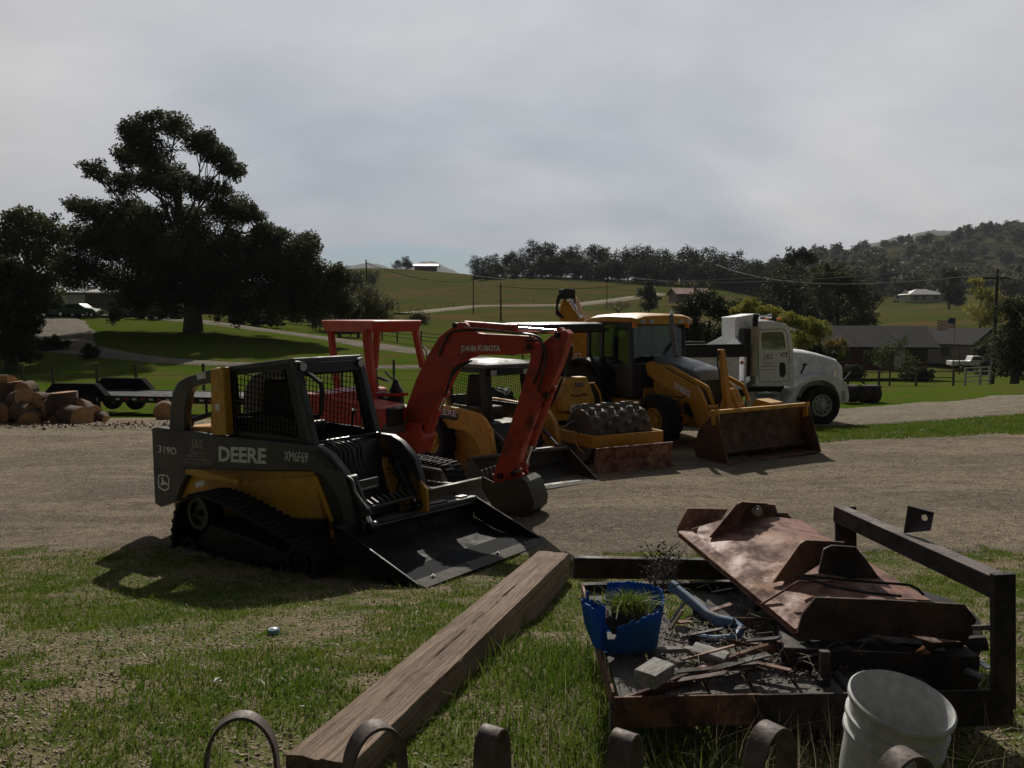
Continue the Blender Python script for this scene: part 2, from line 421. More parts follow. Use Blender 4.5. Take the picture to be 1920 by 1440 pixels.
mx = nt.nodes.new('ShaderNodeMixShader'); mx.inputs[0].default_value = 0.12
nt.links.new(tg.outputs[0], mx.inputs[1]); nt.links.new(gs.outputs[0], mx.inputs[2]); nt.links.new(mx.outputs[0], nt.nodes['Material Output'].inputs[0])
M['glass'] = g
M['text'] = flat('decal_grey_white', (0.66, 0.67, 0.68), 0.5)
M['textdim'] = flat('decal_faded_grey', (0.30, 0.30, 0.30), 0.5)
M['textdark'] = flat('decal_black', (0.015, 0.015, 0.018), 0.5)
M['lens'] = flat('lamp_lens', (0.42, 0.43, 0.44), 0.15)
M['amber'] = flat('amber_lens', (0.8, 0.25, 0.03), 0.2)
M['redlens'] = flat('red_reflector', (0.45, 0.02, 0.015), 0.3)
M['rust'] = rusty('rust')
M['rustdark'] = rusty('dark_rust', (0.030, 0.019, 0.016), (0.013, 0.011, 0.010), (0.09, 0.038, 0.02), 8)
M['rustred'] = rusty('red_primer_rust', (0.24, 0.10, 0.065), (0.085, 0.036, 0.026), (0.40, 0.24, 0.155), 8, 0.8, 0.0)
M['edge'] = paint('worn_cutting_edge', (0.11, 0.105, 0.095), 0.85, (0.08, 0.07, 0.055), 0.7, 8, spec=.15)
M['rustyellow'] = rusty('rust_over_yellow', (0.11, 0.05, 0.025), (0.055, 0.032, 0.022), (0.20, 0.085, 0.02), 5, 0.7)
M['iron'] = rusty('grey_brown_iron', (0.10, 0.075, 0.066), (0.06, 0.046, 0.042), (0.16, 0.125, 0.11), 9, 0.75, 0.15)
M['grey'] = paint('grey_cast_paint', (0.10, 0.098, 0.09), 0.55, (0.16, 0.13, 0.10), 0.7, 5)

def text(body, fr, y, p0, p1, mat, parent, name='lettering', ax=1, ext=0.0012, bold=0.0, pts=None, rot=0):
    """letters fitted between the lower-left pixel p0 and the upper-right pixel p1 on the plane y (or x) of the frame"""
    cu = bpy.data.curves.new('t', 'FONT'); cu.body = body; cu.extrude = 0.5; cu.offset = bold; cu.align_x = 'LEFT'
    cu.resolution_u = 3
    to = bpy.data.objects.new('t', cu); col.objects.link(to)
    dg = bpy.context.evaluated_depsgraph_get(); me = bpy.data.meshes.new_from_object(to.evaluated_get(dg))
    bpy.data.objects.remove(to); bpy.data.curves.remove(cu)
    co = np.empty(len(me.vertices) * 3, np.float32); me.vertices.foreach_get('co', co); co = co.reshape(-1, 3)
    lo, hi = co.min(0), co.max(0); n = (co - lo) / np.maximum(hi - lo, 1e-6)
    if pts is None:
        a = fr.S(*p0, y) if ax == 1 else fr.F(*p0, y); c = fr.S(*p1, y) if ax == 1 else fr.F(*p1, y)
        A = np.array(a); U = np.array([c[0] - a[0], 0.0]); V = np.array([0.0, c[1] - a[1]])
    else:   # three corner pixels: lower left, lower right, upper left (as read)
        q = [np.array(fr.S(*p, y) if ax == 1 else fr.F(*p, y)) for p in pts]
        A, U, V = q[0], q[1] - q[0], q[2] - q[0]
    P = A + n[:, :1] * U + n[:, 1:2] * V
    out = np.zeros_like(co); t = y + (n[:, 2] * 2 - 1) * ext
    if ax == 1: out[:, 0] = P[:, 0]; out[:, 1] = t; out[:, 2] = P[:, 1]
    else: out[:, 1] = P[:, 0]; out[:, 0] = t; out[:, 2] = P[:, 1]
    me.vertices.foreach_set('co', out.ravel()); me.update(); me.materials.clear(); me.materials.append(mat)
    import bmesh
    b_ = bmesh.new(); b_.from_mesh(me); bmesh.ops.recalc_face_normals(b_, faces=b_.faces); b_.to_mesh(me); b_.free()
    o = bpy.data.objects.new(name, me); me.name = name; col.objects.link(o); o.parent = parent
    return o
# ---------------------------------------------------------------- the setting: ground, yard, roads, hills
def vnoise(x, y, s, seed=0):
    """smooth value noise (numpy)"""
    x = np.asarray(x) * s + seed * 17.3; y = np.asarray(y) * s + seed * 9.1
    xi, yi = np.floor(x), np.floor(y); u, v = x - xi, y - yi; u = u*u*(3-2*u); v = v*v*(3-2*v)
    def h(a, b):
        q = np.sin(a * 127.1 + b * 311.7 + seed * 3.7) * 43758.5453; return q - np.floor(q)
    return (h(xi, yi)*(1-u) + h(xi+1, yi)*u)*(1-v) + (h(xi, yi+1)*(1-u) + h(xi+1, yi+1)*u)*v
def fbm(x, y, s, seed=0, o=4):
    t = 0; a = 0.5; tot = 0
    for k in range(o):
        t = t + a * vnoise(x, y, s * 2**k, seed + k); tot += a; a *= 0.5
    return t / tot

def ground_mat():
    m, nt, b = nodes('grass_and_dirt')
    co = nt.nodes.new('ShaderNodeTexCoord'); sp = nt.nodes.new('ShaderNodeSeparateXYZ'); nt.links.new(co.outputs['Object'], sp.inputs[0])
    big = mnoise(nt, 0.5, 6, 0.65); mid = mnoise(nt, 3.0, 8, 0.7); fine = mnoise(nt, 40, 6, 0.7)
    near = mmix(nt, mramp(nt, mid, 0.40, 0.56), (0.060, 0.095, 0.015), (0.22, 0.175, 0.12))
    near = mmix(nt, mramp(nt, big, 0.42, 0.6, 0, .6), near, (0.085, 0.11, 0.03))
    v = nt.nodes.new('ShaderNodeTexVoronoi'); v.inputs['Scale'].default_value = 45; nt.links.new(co.outputs['Object'], v.inputs['Vector'])
    near = mmix(nt, mramp(nt, v.outputs['Distance'], 0.25, 0.0, 0, .35), near, (0.32, 0.27, 0.20))
    bands = mnoise(nt, 0.02, 7, 0.6, stretch=(0.5, 2.4, 1), dist=1.0); b2 = mnoise(nt, 0.11, 7, 0.7)
    far = mmix(nt, mramp(nt, bands, 0.40, 0.60), (0.072, 0.083, 0.024), (0.120, 0.088, 0.040))
    far = mmix(nt, mramp(nt, b2, 0.42, 0.62, 0, 0.75), far, (0.060, 0.078, 0.020))
    far = mmix(nt, mramp(nt, mnoise(nt, .6, 8, .8), 0.5, 0.7, 0, .5), far, (0.085, 0.085, 0.035))
    lawn = mmix(nt, mramp(nt, mnoise(nt, 0.5, 9, 0.8), 0.42, 0.60), (0.060, 0.110, 0.010), (0.105, 0.095, 0.030))
    c0 = mmix(nt, mramp(nt, sp.outputs[1], 14, 24), near, lawn)
    c0 = mmix(nt, mramp(nt, sp.outputs[1], 70, 120), c0, far)
    hill = mmix(nt, mramp(nt, mnoise(nt, 0.03, 9, 0.7), 0.45, 0.62), (0.038, 0.038, 0.022), (0.070, 0.070, 0.036))
    c0 = mmix(nt, mramp(nt, sp.outputs[1], 420, 560), c0, hill)
    f2 = mramp(nt, fine, 0.3, 0.75, 0.65, 1.25); cc_ = nt.nodes.new('ShaderNodeCombineColor')
    for i in range(3): nt.links.new(f2, cc_.inputs[i])
    c0 = mmix(nt, 1.0, c0, cc_.outputs[0], 'MULTIPLY')
    nt.links.new(c0, b.inputs['Base Color']); b.inputs['Roughness'].default_value = 0.95; b.inputs['Specular IOR Level'].default_value = 0.0
    mbump(nt, b, mid, 0.7, 0.06)
    return m
def gravel_mat(name, ca, cb, cstone=(0.42, 0.38, 0.31)):
    m, nt, b = nodes(name)
    co = nt.nodes.new('ShaderNodeTexCoord')
    big = mnoise(nt, 0.55, 7, 0.62, stretch=(0.5, 1.6, 1), dist=.7); mid = mnoise(nt, 5, 8, 0.75); fine = mnoise(nt, 60, 5, 0.8)
    c0 = mmix(nt, mramp(nt, big, 0.40, 0.62), ca, cb)
    c0 = mmix(nt, mramp(nt, mid, 0.48, 0.60, 0, .65), c0, tuple(q * 0.5 for q in ca))
    c0 = mmix(nt, mramp(nt, mnoise(nt, 1.6, 9, 0.8, stretch=(0.6, 1.5, 1)), 0.50, 0.62, 0, .55), c0, tuple(q * 0.62 for q in cb))
    c0 = mmix(nt, mramp(nt, mnoise(nt, 14, 6, 0.8), 0.52, 0.62, 0, .6), c0, tuple(min(1, q * 1.35) for q in ca))
    for sc_, k in ((48, .85), (22, .6)):
        v = nt.nodes.new('ShaderNodeTexVoronoi'); v.inputs['Scale'].default_value = sc_; nt.links.new(co.outputs['Object'], v.inputs['Vector'])
        sel = mramp(nt, mnoise(nt, sc_ * 1.3, 2, 0.5), 0.5, 0.62, 0, k)
        mm = nt.nodes.new('ShaderNodeMath'); mm.operation = 'MULTIPLY'; nt.links.new(sel, mm.inputs[0]); nt.links.new(mramp(nt, v.outputs['Distance'], 0.45, 0.2, 0, 1), mm.inputs[1])
        c0 = mmix(nt, mm.outputs[0], c0, cstone if sc_ == 55 else tuple(q * 0.35 for q in cstone))
    f2 = mramp(nt, fine, 0.35, 0.68, 0.45, 1.45); cc_ = nt.nodes.new('ShaderNodeCombineColor')
    for i in range(3): nt.links.new(f2, cc_.inputs[i])
    c0 = mmix(nt, 1.0, c0, cc_.outputs[0], 'MULTIPLY')
    nt.links.new(c0, b.inputs['Base Color']); b.inputs['Roughness'].default_value = 0.95; b.inputs['Specular IOR Level'].default_value = 0.0
    hn = nt.nodes.new('ShaderNodeMath'); hn.operation = 'ADD'; nt.links.new(fine, hn.inputs[0]); nt.links.new(mid, hn.inputs[1])
    mbump(nt, b, hn.outputs[0], 1.0, 0.05)
    return m
M['ground'] = ground_mat()
M['gravel'] = gravel_mat('yard_gravel', (0.47, 0.39, 0.285), (0.29, 0.255, 0.20))
M['road'] = gravel_mat('road_gravel', (0.36, 0.32, 0.255), (0.44, 0.385, 0.30))
M['drive'] = gravel_mat('pale_driveway', (0.32, 0.29, 0.24), (0.22, 0.20, 0.165))

az = np.radians(np.concatenate([np.arange(-180, -42, 4.0), np.arange(-42, 42, 0.3), np.arange(42, 180, 4.0)]))
rr = [0.0]
r_ = 0.7
while r_ < 6500: rr.append(r_); r_ *= 1.028 if r_ < 1500 else 1.08
rr = np.array(rr[1:])
A_, R_ = np.meshgrid(az, rr); X_ = (np.sin(A_) * R_).ravel(); Y_ = (np.cos(A_) * R_).ravel()
Z_ = zt_np(X_, Y_)
na, nr = len(az), len(rr)
I_ = np.arange(nr - 1)[:, None] * na; J_ = np.arange(na)[None, :]; J2 = (J_ + 1) % na
F_ = np.stack([I_ + J_, I_ + J2, I_ + na + J2, I_ + na + J_], -1).reshape(-1, 4)
V_ = np.stack([X_, Y_, Z_], -1); V_ = np.vstack([V_, [[0, 0, 0.9]]])
F_ = F_[:, ::-1]
gr = npmesh('ground', V_, F_, M['ground'], smooth=True)
tag(gr, 'grassy ground sloping from the bank to the valley and hillside fields', 'ground', kind='structure')

def sheet(name, mask, regions, mat, off, label, cat):
    VV = []; FF = []; base = 0
    for x0, x1, y0, y1, st in regions:
        xs = np.arange(x0, x1 + st/2, st); ys = np.arange(y0, y1 + st/2, st)
        XX, YY = np.meshgrid(xs, ys); n = len(xs)
        jx = (vnoise(XX, YY, 3.0, 5) - .5) * st * .8
        k = mask(((XX[:-1, :-1] + XX[1:, 1:]) / 2), ((YY[:-1, :-1] + YY[1:, 1:]) / 2))
        ii, jj = np.nonzero(k)
        a = ii * n + jj
        FF.append(np.stack([a, a + 1, a + n + 1, a + n], -1) + base)
        VV.append(np.stack([XX.ravel(), YY.ravel(), zt_np(XX, YY).ravel() + off], -1)); base += XX.size
    V = np.vstack(VV); F = np.vstack(FF)
    cnt = np.bincount(F.ravel(), minlength=len(V)); V[(cnt > 0) & (cnt < 4) & (np.abs(V[:, 1] - 9.0) > .3), 2] -= off + 0.012
    used = np.unique(F); mp_ = np.zeros(len(V), int); mp_[used] = np.arange(len(used))
    o = npmesh(name, V[used], mp_[F], mat, smooth=True)
    return tag(o, label, cat, kind='structure')
def yard_mask(x, y):
    e = 7.75 + (fbm(x, y, 0.7, 3) - .5) * 1.6 + np.clip(x - 1, 0, 4) * 0.06 + (fbm(x, y, 4, 8) - .5) * 0.5
    near = y > e
    far = y < 22.3 + (fbm(x, y, .5, 4) - .5) * 2 - np.clip(-x - 8, 0, 10) * 0.22 
    strip = (x > 5.3 + (fbm(x, y, 2, 6) - .5)) & (y > 15.5 + 0.30 * (x - 5.9) + (fbm(x, y, 1.5, 9) - .5) * 0.9)
    return near & far & ~strip
def road_mask(x, y):
    w = (fbm(x, y, 1.2, 12) - .5) * 0.6
    c = 22.2 + (x - 8) * 0.335
    return (y > c - 1.75 - 0.05 * (x - 5) + w) & (y < c + 1.75 + 0.03 * (x - 5) + w) & (x > 2)
yard = sheet('gravel_yard', yard_mask, [(-34, 30, 9.0, 24, 0.2), (-16, 16, 6.4, 9.0, 0.05)], M['gravel'], 0.012, 'open gravel yard the machines are parked on', 'yard')
road = sheet('gravel_road', road_mask, [(2, 60, 18, 46, 0.2)], M['road'], 0.03, 'gravel road curving past the white truck to the right', 'road')

def ribbon(name, pix, w, mat, off, label, cat, wob=0.3):
    P = []
    for q in pix:
        g_ = ground(q[0], q[1]); P.append((g_.x, g_.y, q[2] if len(q) > 2 else w))
    pts = []
    for i in range(len(P) - 1):
        p0 = P[max(i-1, 0)]; p1 = P[i]; p2 = P[i+1]; p3 = P[min(i+2, len(P)-1)]
        L = math.hypot(p2[0]-p1[0], p2[1]-p1[1]); n = max(2, int(L / max(0.6, w * .4)))
        for k in range(n):
            t = k / n
            pts.append(tuple(0.5 * ((2*p1[c]) + (-p0[c]+p2[c])*t + (2*p0[c]-5*p1[c]+4*p2[c]-p3[c])*t*t + (-p0[c]+3*p1[c]-3*p2[c]+p3[c])*t**3) for c in range(3)))
    pts.append(P[-1]); V = []; F = []; nc = 7
    for i, p in enumerate(pts):
        a, b = pts[max(i-1, 0)], pts[min(i+1, len(pts)-1)]; d = Vector((b[0]-a[0], b[1]-a[1], 0)).normalized(); s = Vector((-d.y, d.x, 0))
        ww = p[2] / 2 * (1 + wob * (float(vnoise(p[0], p[1], .35, 2)) - .5))
        for k in range(nc):
            q = Vector((p[0], p[1], 0)) + s * ww * (k / (nc-1) * 2 - 1); V.append((q.x, q.y, zt(q.x, q.y) + (off if 0 < k < nc - 1 else -0.03)))
    for i in range(len(pts) - 1):
        for k in range(nc - 1): a = i*nc + k; F.append((a, a+1, a+nc+1, a+nc))
    o = npmesh(name, np.array(V), np.array(F), mat, smooth=True); return tag(o, label, cat, kind='structure')
ribbon('driveway', [(60, 590), (240, 592), (330, 599), (400, 606), (470, 616), (540, 625), (620, 636), (700, 648), (780, 659), (900, 672), (1000, 680), (1100, 688)], 3.4, M['drive'], 0.09, 'pale driveway running behind the big oak', 'driveway')
ribbon('dirt_track', [(100, 597, 5), (90, 622, 7), (100, 645, 6), (170, 658, 3.2), (250, 670, 2.2), (330, 678, 2.0), (420, 683, 1.8), (560, 687, 1.8), (700, 689, 1.8), (790, 689, 1.8), (900, 690, 1.8)], 2.4, M['drive'], 0.07, 'narrow dirt track below the oak lawn', 'track')
ribbon('field_road', [(760, 590), (800, 585), (850, 580), (890, 576), (960, 575), (1050, 574), (1110, 569), (1180, 560), (1240, 552)], 4.5, M['road'], 0.35, 'thin pale road crossing the far field', 'road')

# distant hill silhouettes
def hillrow(name, pts, Y, depth, mat, label):
    V = []; F = []; n = 0; xs = np.linspace(pts[0][0], pts[-1][0], 160)
    ys = np.interp(xs, [p[0] for p in pts], [p[1] for p in pts]); nd = 14
    for j in range(nd):
        t = j / (nd - 1); sh = math.sin(t * math.pi)
        for i, (px, py) in enumerate(zip(xs, ys)):
            p = at(px, py, Y); z0 = -30
            yy = Y + (t - .5) * depth
            z = z0 + (p.z - z0) * sh + (float(fbm(px * .1, t * 6, 1.0, 3)) - .5) * 0.10 * (p.z - z0) * sh * (1 - sh * .5)
            V.append((p.x * yy / Y, yy, z))
    n = len(xs)
    for j in range(nd - 1):
        for i in range(n - 1): a = j*n + i; F.append((a, a+1, a+n+1, a+n))
    o = npmesh(name, np.array(V), np.array(F), mat, smooth=True); return tag(o, label, 'hills', kind='structure')
hm, nt, b = nodes('wooded_hill'); nt.links.new(mmix(nt, mramp(nt, mnoise(nt, 0.012, 8, 0.75), 0.42, 0.6), (0.030, 0.038, 0.032), (0.055, 0.062, 0.048)), b.inputs['Base Color']); b.inputs['Roughness'].default_value = 1
hillrow('hills', [(500, 560), (560, 530), (620, 505), (650, 498), (690, 493), (720, 499), (735, 505), (760, 502), (778, 496), (792, 491), (806, 489), (816, 492), (835, 500), (860, 512), (900, 520), (1100, 560)], 3600, 1500, hm, 'blue far mountain beyond the ridge')
hillrow('hills', [(1250, 560), (1400, 500), (1480, 486), (1560, 478), (1620, 461), (1680, 446), (1735, 437), (1752, 434), (1800, 437), (1850, 430), (1880, 428), (1930, 424), (2020, 405), (2300, 380), (2600, 420)], 2100, 900, hm, 'dark wooded hill ridge at the right skyline')
# ---------------------------------------------------------------- grass blades, leaf litter and pebbles
def grassmat(name, a, b_, dry):
    m, nt, b = nodes(name)
    n = mnoise(nt, 2.0, 5, 0.6); n2 = mnoise(nt, 90, 2, 0.5)
    c0 = mmix(nt, mramp(nt, n, 0.38, 0.62), a, b_); c0 = mmix(nt, mramp(nt, n2, 0.58, 0.68, 0, .7), c0, dry)
    nt.links.new(c0, b.inputs['Base Color']); b.inputs['Roughness'].default_value = 0.55; b.inputs['Specular IOR Level'].default_value = 0.3
    tr = nt.nodes.new('ShaderNodeBsdfTranslucent'); nt.links.new(c0, tr.inputs[0]); ms = nt.nodes.new('ShaderNodeMixShader'); ms.inputs[0].default_value = 0.35
    nt.links.new(b.outputs[0], ms.inputs[1]); nt.links.new(tr.outputs[0], ms.inputs[2]); nt.links.new(ms.outputs[0], nt.nodes['Material Output'].inputs[0])
    return m
M['grass'] = grassmat('grass_blades', (0.080, 0.150, 0.012), (0.14, 0.19, 0.022), (0.32, 0.27, 0.13))
M['drygrass'] = grassmat('dry_stems', (0.30, 0.25, 0.15), (0.36, 0.32, 0.22), (0.20, 0.16, 0.09))
rg = np.random.default_rng(11)
def blades(name, x, y, h, w, mat, label, lean=0.5, seg=2, z0=None, cat='grass'):
    n = len(x); a = rg.uniform(0, 2*np.pi, n); ld = rg.uniform(0, 2*np.pi, n); ln = np.abs(rg.normal(0, lean, n))
    z = (zt_np(x, y) if z0 is None else z0) - 0.006
    cx_, sx_ = np.cos(a) * w / 2, np.sin(a) * w / 2
    lx, ly = np.cos(ld) * ln * h, np.sin(ld) * ln * h
    rows = []
    for t, ww in ((0, 1.0), (0.55, 0.75), (1.0, 0.0)):
        bx_, by_, bz = x + lx * t**1.8, y + ly * t**1.8, z + h * t * (1 - 0.25 * np.minimum(ln, 1.5) * t)
        if ww > 0: rows += [np.stack([bx_ - cx_*ww, by_ - sx_*ww, bz], -1), np.stack([bx_ + cx_*ww, by_ + sx_*ww, bz], -1)]
        else: rows += [np.stack([bx_, by_, bz], -1)]
    V = np.stack(rows, 1).reshape(-1, 3); b0 = np.arange(n)[:, None] * 5
    T = np.array([[0, 1, 3], [0, 3, 2], [2, 3, 4]])
    F = (b0[:, :, None] + T[None]).reshape(-1, 3)
    o = npmesh(name, V, F, mat); return tag(o, label, cat, kind='stuff')
def bare(x, y):     # 0 = lush, 1 = bare soil
    return np.clip((fbm(x, y, 1.1, 21) - 0.47) * 6 + (fbm(x, y, 5.0, 31) - .48) * 4.5 + np.clip((-x - .3) * .25, -.2, .35), 0, 1)
def scatter(n, y0, y1, hw, pw=1.6):
    y = y0 + (y1 - y0) * rg.uniform(0, 1, n) ** pw; x = rg.uniform(-1, 1, n) * (y * hw + 0.6); return x, y
x, y = scatter(300000, 1.7, 8.9, 0.72, 1.25)
k = rg.uniform(0, 1, len(x)) > bare(x, y) * 0.97
edge = 7.75 + (fbm(x, y, 0.7, 3) - .5) * 1.6 + np.clip(x - 1, 0, 4) * 0.06 + (fbm(x, y, 4, 8) - .5) * 0.5
k &= (y < edge + 0.04 + rg.exponential(0.12, len(x)) * (rg.uniform(0, 1, len(x)) < .5))
k &= ~((x > 0.55) & (x < 1.75) & (y > 2.75) & (y < 3.9) & (rg.uniform(0, 1, len(x)) < .9))
x, y = x[k], y[k]
rich = fbm(x, y, 0.8, 41)
h = np.clip(rg.gamma(3.5, 0.0062, len(x)) * (0.5 + 1.1 * rich), .008, .12) * (1 + 0.45 * np.clip((x - 0.1) / .6, 0, 1) * np.clip((4.6 - y) / 1.6, 0, 1))
blades('grass', x, y, h, rg.uniform(.003, .007, len(x)) * (1 + y * .10), M['grass'], 'short green grass growing in patches on the near bank')
x, y = scatter(60000, 15, 24, 0.75, 1.0); x = np.abs(x) * 1.1 + 4
k = (x > 5.3) & (y > 15.5 + 0.30 * (x - 5.9)) & (y < 22.2 + (x - 8) * 0.335 - 1.6 - .05 * (x - 5))
x, y = x[k], y[k]
blades('grass', x, y, rg.uniform(.03, .08, len(x)), rg.uniform(.012, .03, len(x)), M['grass'], 'bright strip of grass between the yard and the road')
x, y = scatter(5000, 1.8, 7.4, 0.72, 1.2)
blades('dry_grass', x, y, rg.uniform(.03, .10, len(x)), rg.uniform(.0015, .003, len(x)) * (1 + y*.15), M['drygrass'], 'scattered dry stalks all over the near grass', lean=1.0)
x, y = scatter(9000, 1.8, 7.4, 0.72, 1.2); k = fbm(x, y, 1.6, 77) > .52; x, y = x[k], y[k]
blades('clover', x, y, rg.uniform(.015, .035, len(x)), rg.uniform(.012, .022, len(x)), M['grass'], 'low broad leaved weeds in clumps between the grass', lean=1.4, cat='weeds')
# tall dry stems round the junk heap
x = rg.normal(0.95, 0.55, 900); y = rg.uniform(2.0, 3.3, 900); k = ~((x > .62) & (y > 2.75))
x, y = x[k], y[k]
blades('dry_grass', x, y, rg.uniform(.08, .30, len(x)), rg.uniform(.0015, .003, len(x)), M['drygrass'], 'long dry grass stems in front of the junk heap', lean=0.7)
x = rg.normal(0.35, 0.25, 2600); y = rg.uniform(2.2, 4.2, 2600)
blades('weeds', x, y, rg.uniform(.05, .17, len(x)), rg.uniform(.004, .008, len(x)), M['grass'], 'taller weeds between the timber and the junk heap', lean=.6, cat='weeds')
# litter: chips, leaves, pebbles as tiny tilted flakes
def flakes(name, x, y, s, mat, label, cat, up=0.25, off=0.0):
    n = len(x); z = zt_np(x, y) + off + s * 0.25
    k = 5; ang = rg.uniform(0, 2*np.pi, n); nx_, ny_ = rg.normal(0, up, n), rg.normal(0, up, n)
    V = []
    for i in range(k):
        t = ang + 2*np.pi*i/k; rr_ = s * rg.uniform(.5, 1, n) * np.where(i % 2, .8, 1.)
        dx, dy = np.cos(t)*rr_, np.sin(t)*rr_*.8
        V.append(np.stack([x + dx, y + dy, z + dx*nx_ + dy*ny_], -1))
    V.append(np.stack([x, y, z + s*.35], -1))
    V = np.stack(V, 1).reshape(-1, 3); b0 = np.arange(n)[:, None] * 6
    T = np.array([[i, (i+1) % k, 5] for i in range(k)]); F = (b0[:, :, None] + T[None]).reshape(-1, 3)
    o = npmesh(name, V, F, mat); return tag(o, label, cat, kind='stuff')
def chipmat(name, a, b_, sc=60):
    m, nt, b = nodes(name); n = mnoise(nt, sc, 3, .6); n2 = mnoise(nt, sc * .37, 3, .6)
    c0 = mmix(nt, mramp(nt, n, .4, .6), a, b_); c0 = mmix(nt, mramp(nt, n2, .5, .62, 0, .7), c0, tuple(q * .35 for q in a))
    nt.links.new(c0, b.inputs['Base Color']); b.inputs['Roughness'].default_value = .8; return m
M['chips'] = chipmat('leaf_litter_mat', (0.34, 0.26, 0.17), (0.20, 0.14, 0.10)); M['peb'] = chipmat('pebble_mat', (0.34, 0.30, 0.24), (0.20, 0.18, 0.15))
x, y = scatter(130000, 1.8, 8.0, 0.72, 1.2); k = rg.uniform(0, 1, len(x)) < (0.06 + bare(x, y)); x, y = x[k], y[k]
flakes('leaf_litter', x, y, rg.uniform(.003, .011, len(x)) * rg.uniform(.6, 1.5, len(x)), M['chips'], 'wood chips and dead leaves on the bare patches of the bank', 'leaf litter', .5)
x, y = scatter(110000, 7.2, 19.5, 0.75, 1.4); k = yard_mask(x, y); x, y = x[k], y[k]
flakes('pebbles', x, y, rg.uniform(.004, .015, len(x)) * (0.55 + y * .04), M['peb'], 'loose stones strewn over the gravel yard', 'pebbles', .3, .012)
# ---------------------------------------------------------------- machines
def mesh_grid(mb, outline_fn, x0, x1, z0, z1, y, st=0.055, r=0.0028, skew=0.0, ax=1):
    """woven wire screen: crossing rods clipped to a convex quad given by outline_fn(u)->inside"""
    def seg(a, b):
        # clip the segment a-b to the polygon
        n = 60; pts = [(a[0] + (b[0]-a[0])*t/n, a[1] + (b[1]-a[1])*t/n) for t in range(n+1)]
        ins = [p for p in pts if outline_fn(p)]
        if len(ins) > 1:
            p, q = ins[0], ins[-1]
            if ax == 1: mb.cyl((p[0], y, p[1]), (q[0], y, q[1]), r, n=4, cap=False)
            else: mb.cyl((y, p[0], p[1]), (y, q[0], q[1]), r, n=4, cap=False)
    x = x0 - (z1 - z0)
    while x < x1 + (z1 - z0):
        seg((x, z0), (x + skew * (z1 - z0), z1)); x += st
    z = z0 - (x1 - x0)
    while z < z1 + (x1 - x0):
        seg((x0, z), (x1, z - skew * (x1 - x0))); z += st
def inpoly(poly):
    def f(p):
        c = False; n = len(poly); j = n - 1
        for i in range(n):
            if (poly[i][1] > p[1]) != (poly[j][1] > p[1]) and p[0] < (poly[j][0]-poly[i][0])*(p[1]-poly[i][1])/(poly[j][1]-poly[i][1]+1e-12)+poly[i][0]: c = not c
            j = i
        return c
    return f
def bbox(pl): return min(p[0] for p in pl), max(p[0] for p in pl), min(p[1] for p in pl), max(p[1] for p in pl)
def offset_path(pts, d):
    n = len(pts); out = []
    for i in range(n):
        a, b = pts[i-1], pts[(i+1) % n]; t = Vector((b[0]-a[0], b[1]-a[1])); t = t.normalized() if t.length else Vector((1,0))
        out.append((pts[i][0] - t.y*d, pts[i][1] + t.x*d))
    return out
def smooth_closed(ctrl, n=10):
    P = []; m = len(ctrl)
    for i in range(m):
        p0, p1, p2, p3 = ctrl[i-1], ctrl[i], ctrl[(i+1) % m], ctrl[(i+2) % m]
        for k in range(n):
            t = k / n
            P.append(tuple(0.5*((2*p1[c]) + (-p0[c]+p2[c])*t + (2*p0[c]-5*p1[c]+4*p2[c]-p3[c])*t*t + (-p0[c]+3*p1[c]-3*p2[c]+p3[c])*t**3) for c in (0, 1)))
    return P
def resample(P, st):
    P = P + [P[0]]; L = [0]
    for i in range(len(P)-1): L.append(L[-1] + math.hypot(P[i+1][0]-P[i][0], P[i+1][1]-P[i][1]))
    n = int(L[-1] / st); out = []; j = 0
    for k in range(n):
        s_ = L[-1] * k / n
        while L[j+1] < s_: j += 1
        t = (s_ - L[j]) / (L[j+1] - L[j] + 1e-12); out.append((P[j][0] + (P[j+1][0]-P[j][0])*t, P[j][1] + (P[j+1][1]-P[j][1])*t))
    return out
def area(P): return sum(P[i-1][0]*P[i][1] - P[i][0]*P[i-1][1] for i in range(len(P))) / 2
def track_belt(parent, outline, y0, y1, lug=0.10, th=0.035, lh=0.028, name='rubber_track'):
    """outline: outer closed path (x, z); lugs stand out of a belt"""
    P = resample(outline, lug / 4)
    if area(P) < 0: P = P[::-1]
    n = len(P); belt = offset_path(P, lh); inn = offset_path(P, lh + th)
    mb = MB(); vs = []
    for q in (belt, inn):
        for y in (y0, y1): vs += [(p[0], y, p[1]) for p in q]
    fs = []
    for i in range(n):
        j = (i+1) % n
        fs += [(i, j, n+j, n+i), (2*n+i, 3*n+i, 3*n+j, 2*n+j), (i, 2*n+i, 2*n+j, j), (n+i, n+j, 3*n+j, 3*n+i)]
    mb.add(vs, fs)
    w = (y1 - y0)
    for k in range(0, n - n % 4, 4):
        for a, b, sh in ((y0 + .0*w, y0 + .47*w, 0), (y0 + .53*w, y1, 2)):
            i0, i1 = (k + sh) % n, (k + sh + 2) % n
            p, q = P[i0], P[i1]; bp, bq = belt[i0], belt[i1]
            sk = 0.25
            mb.add([(bp[0], a, bp[1]), (bq[0], a, bq[1]), (bq[0], b, bq[1]), (bp[0], b, bp[1]),
                    (p[0]*.85+q[0]*.15, a, p[1]*.85+q[1]*.15), (q[0]*.85+p[0]*.15, a, q[1]*.85+p[1]*.15), (q[0]*.85+p[0]*.15, b, q[1]*.85+p[1]*.15), (p[0]*.85+q[0]*.15, b, p[1]*.85+q[1]*.15)],
                   [(0,3,2,1),(4,5,6,7),(0,1,5,4),(1,2,6,5),(2,3,7,6),(3,0,4,7)])
    return mb.build(name, M['rubber'], parent, sm=25)
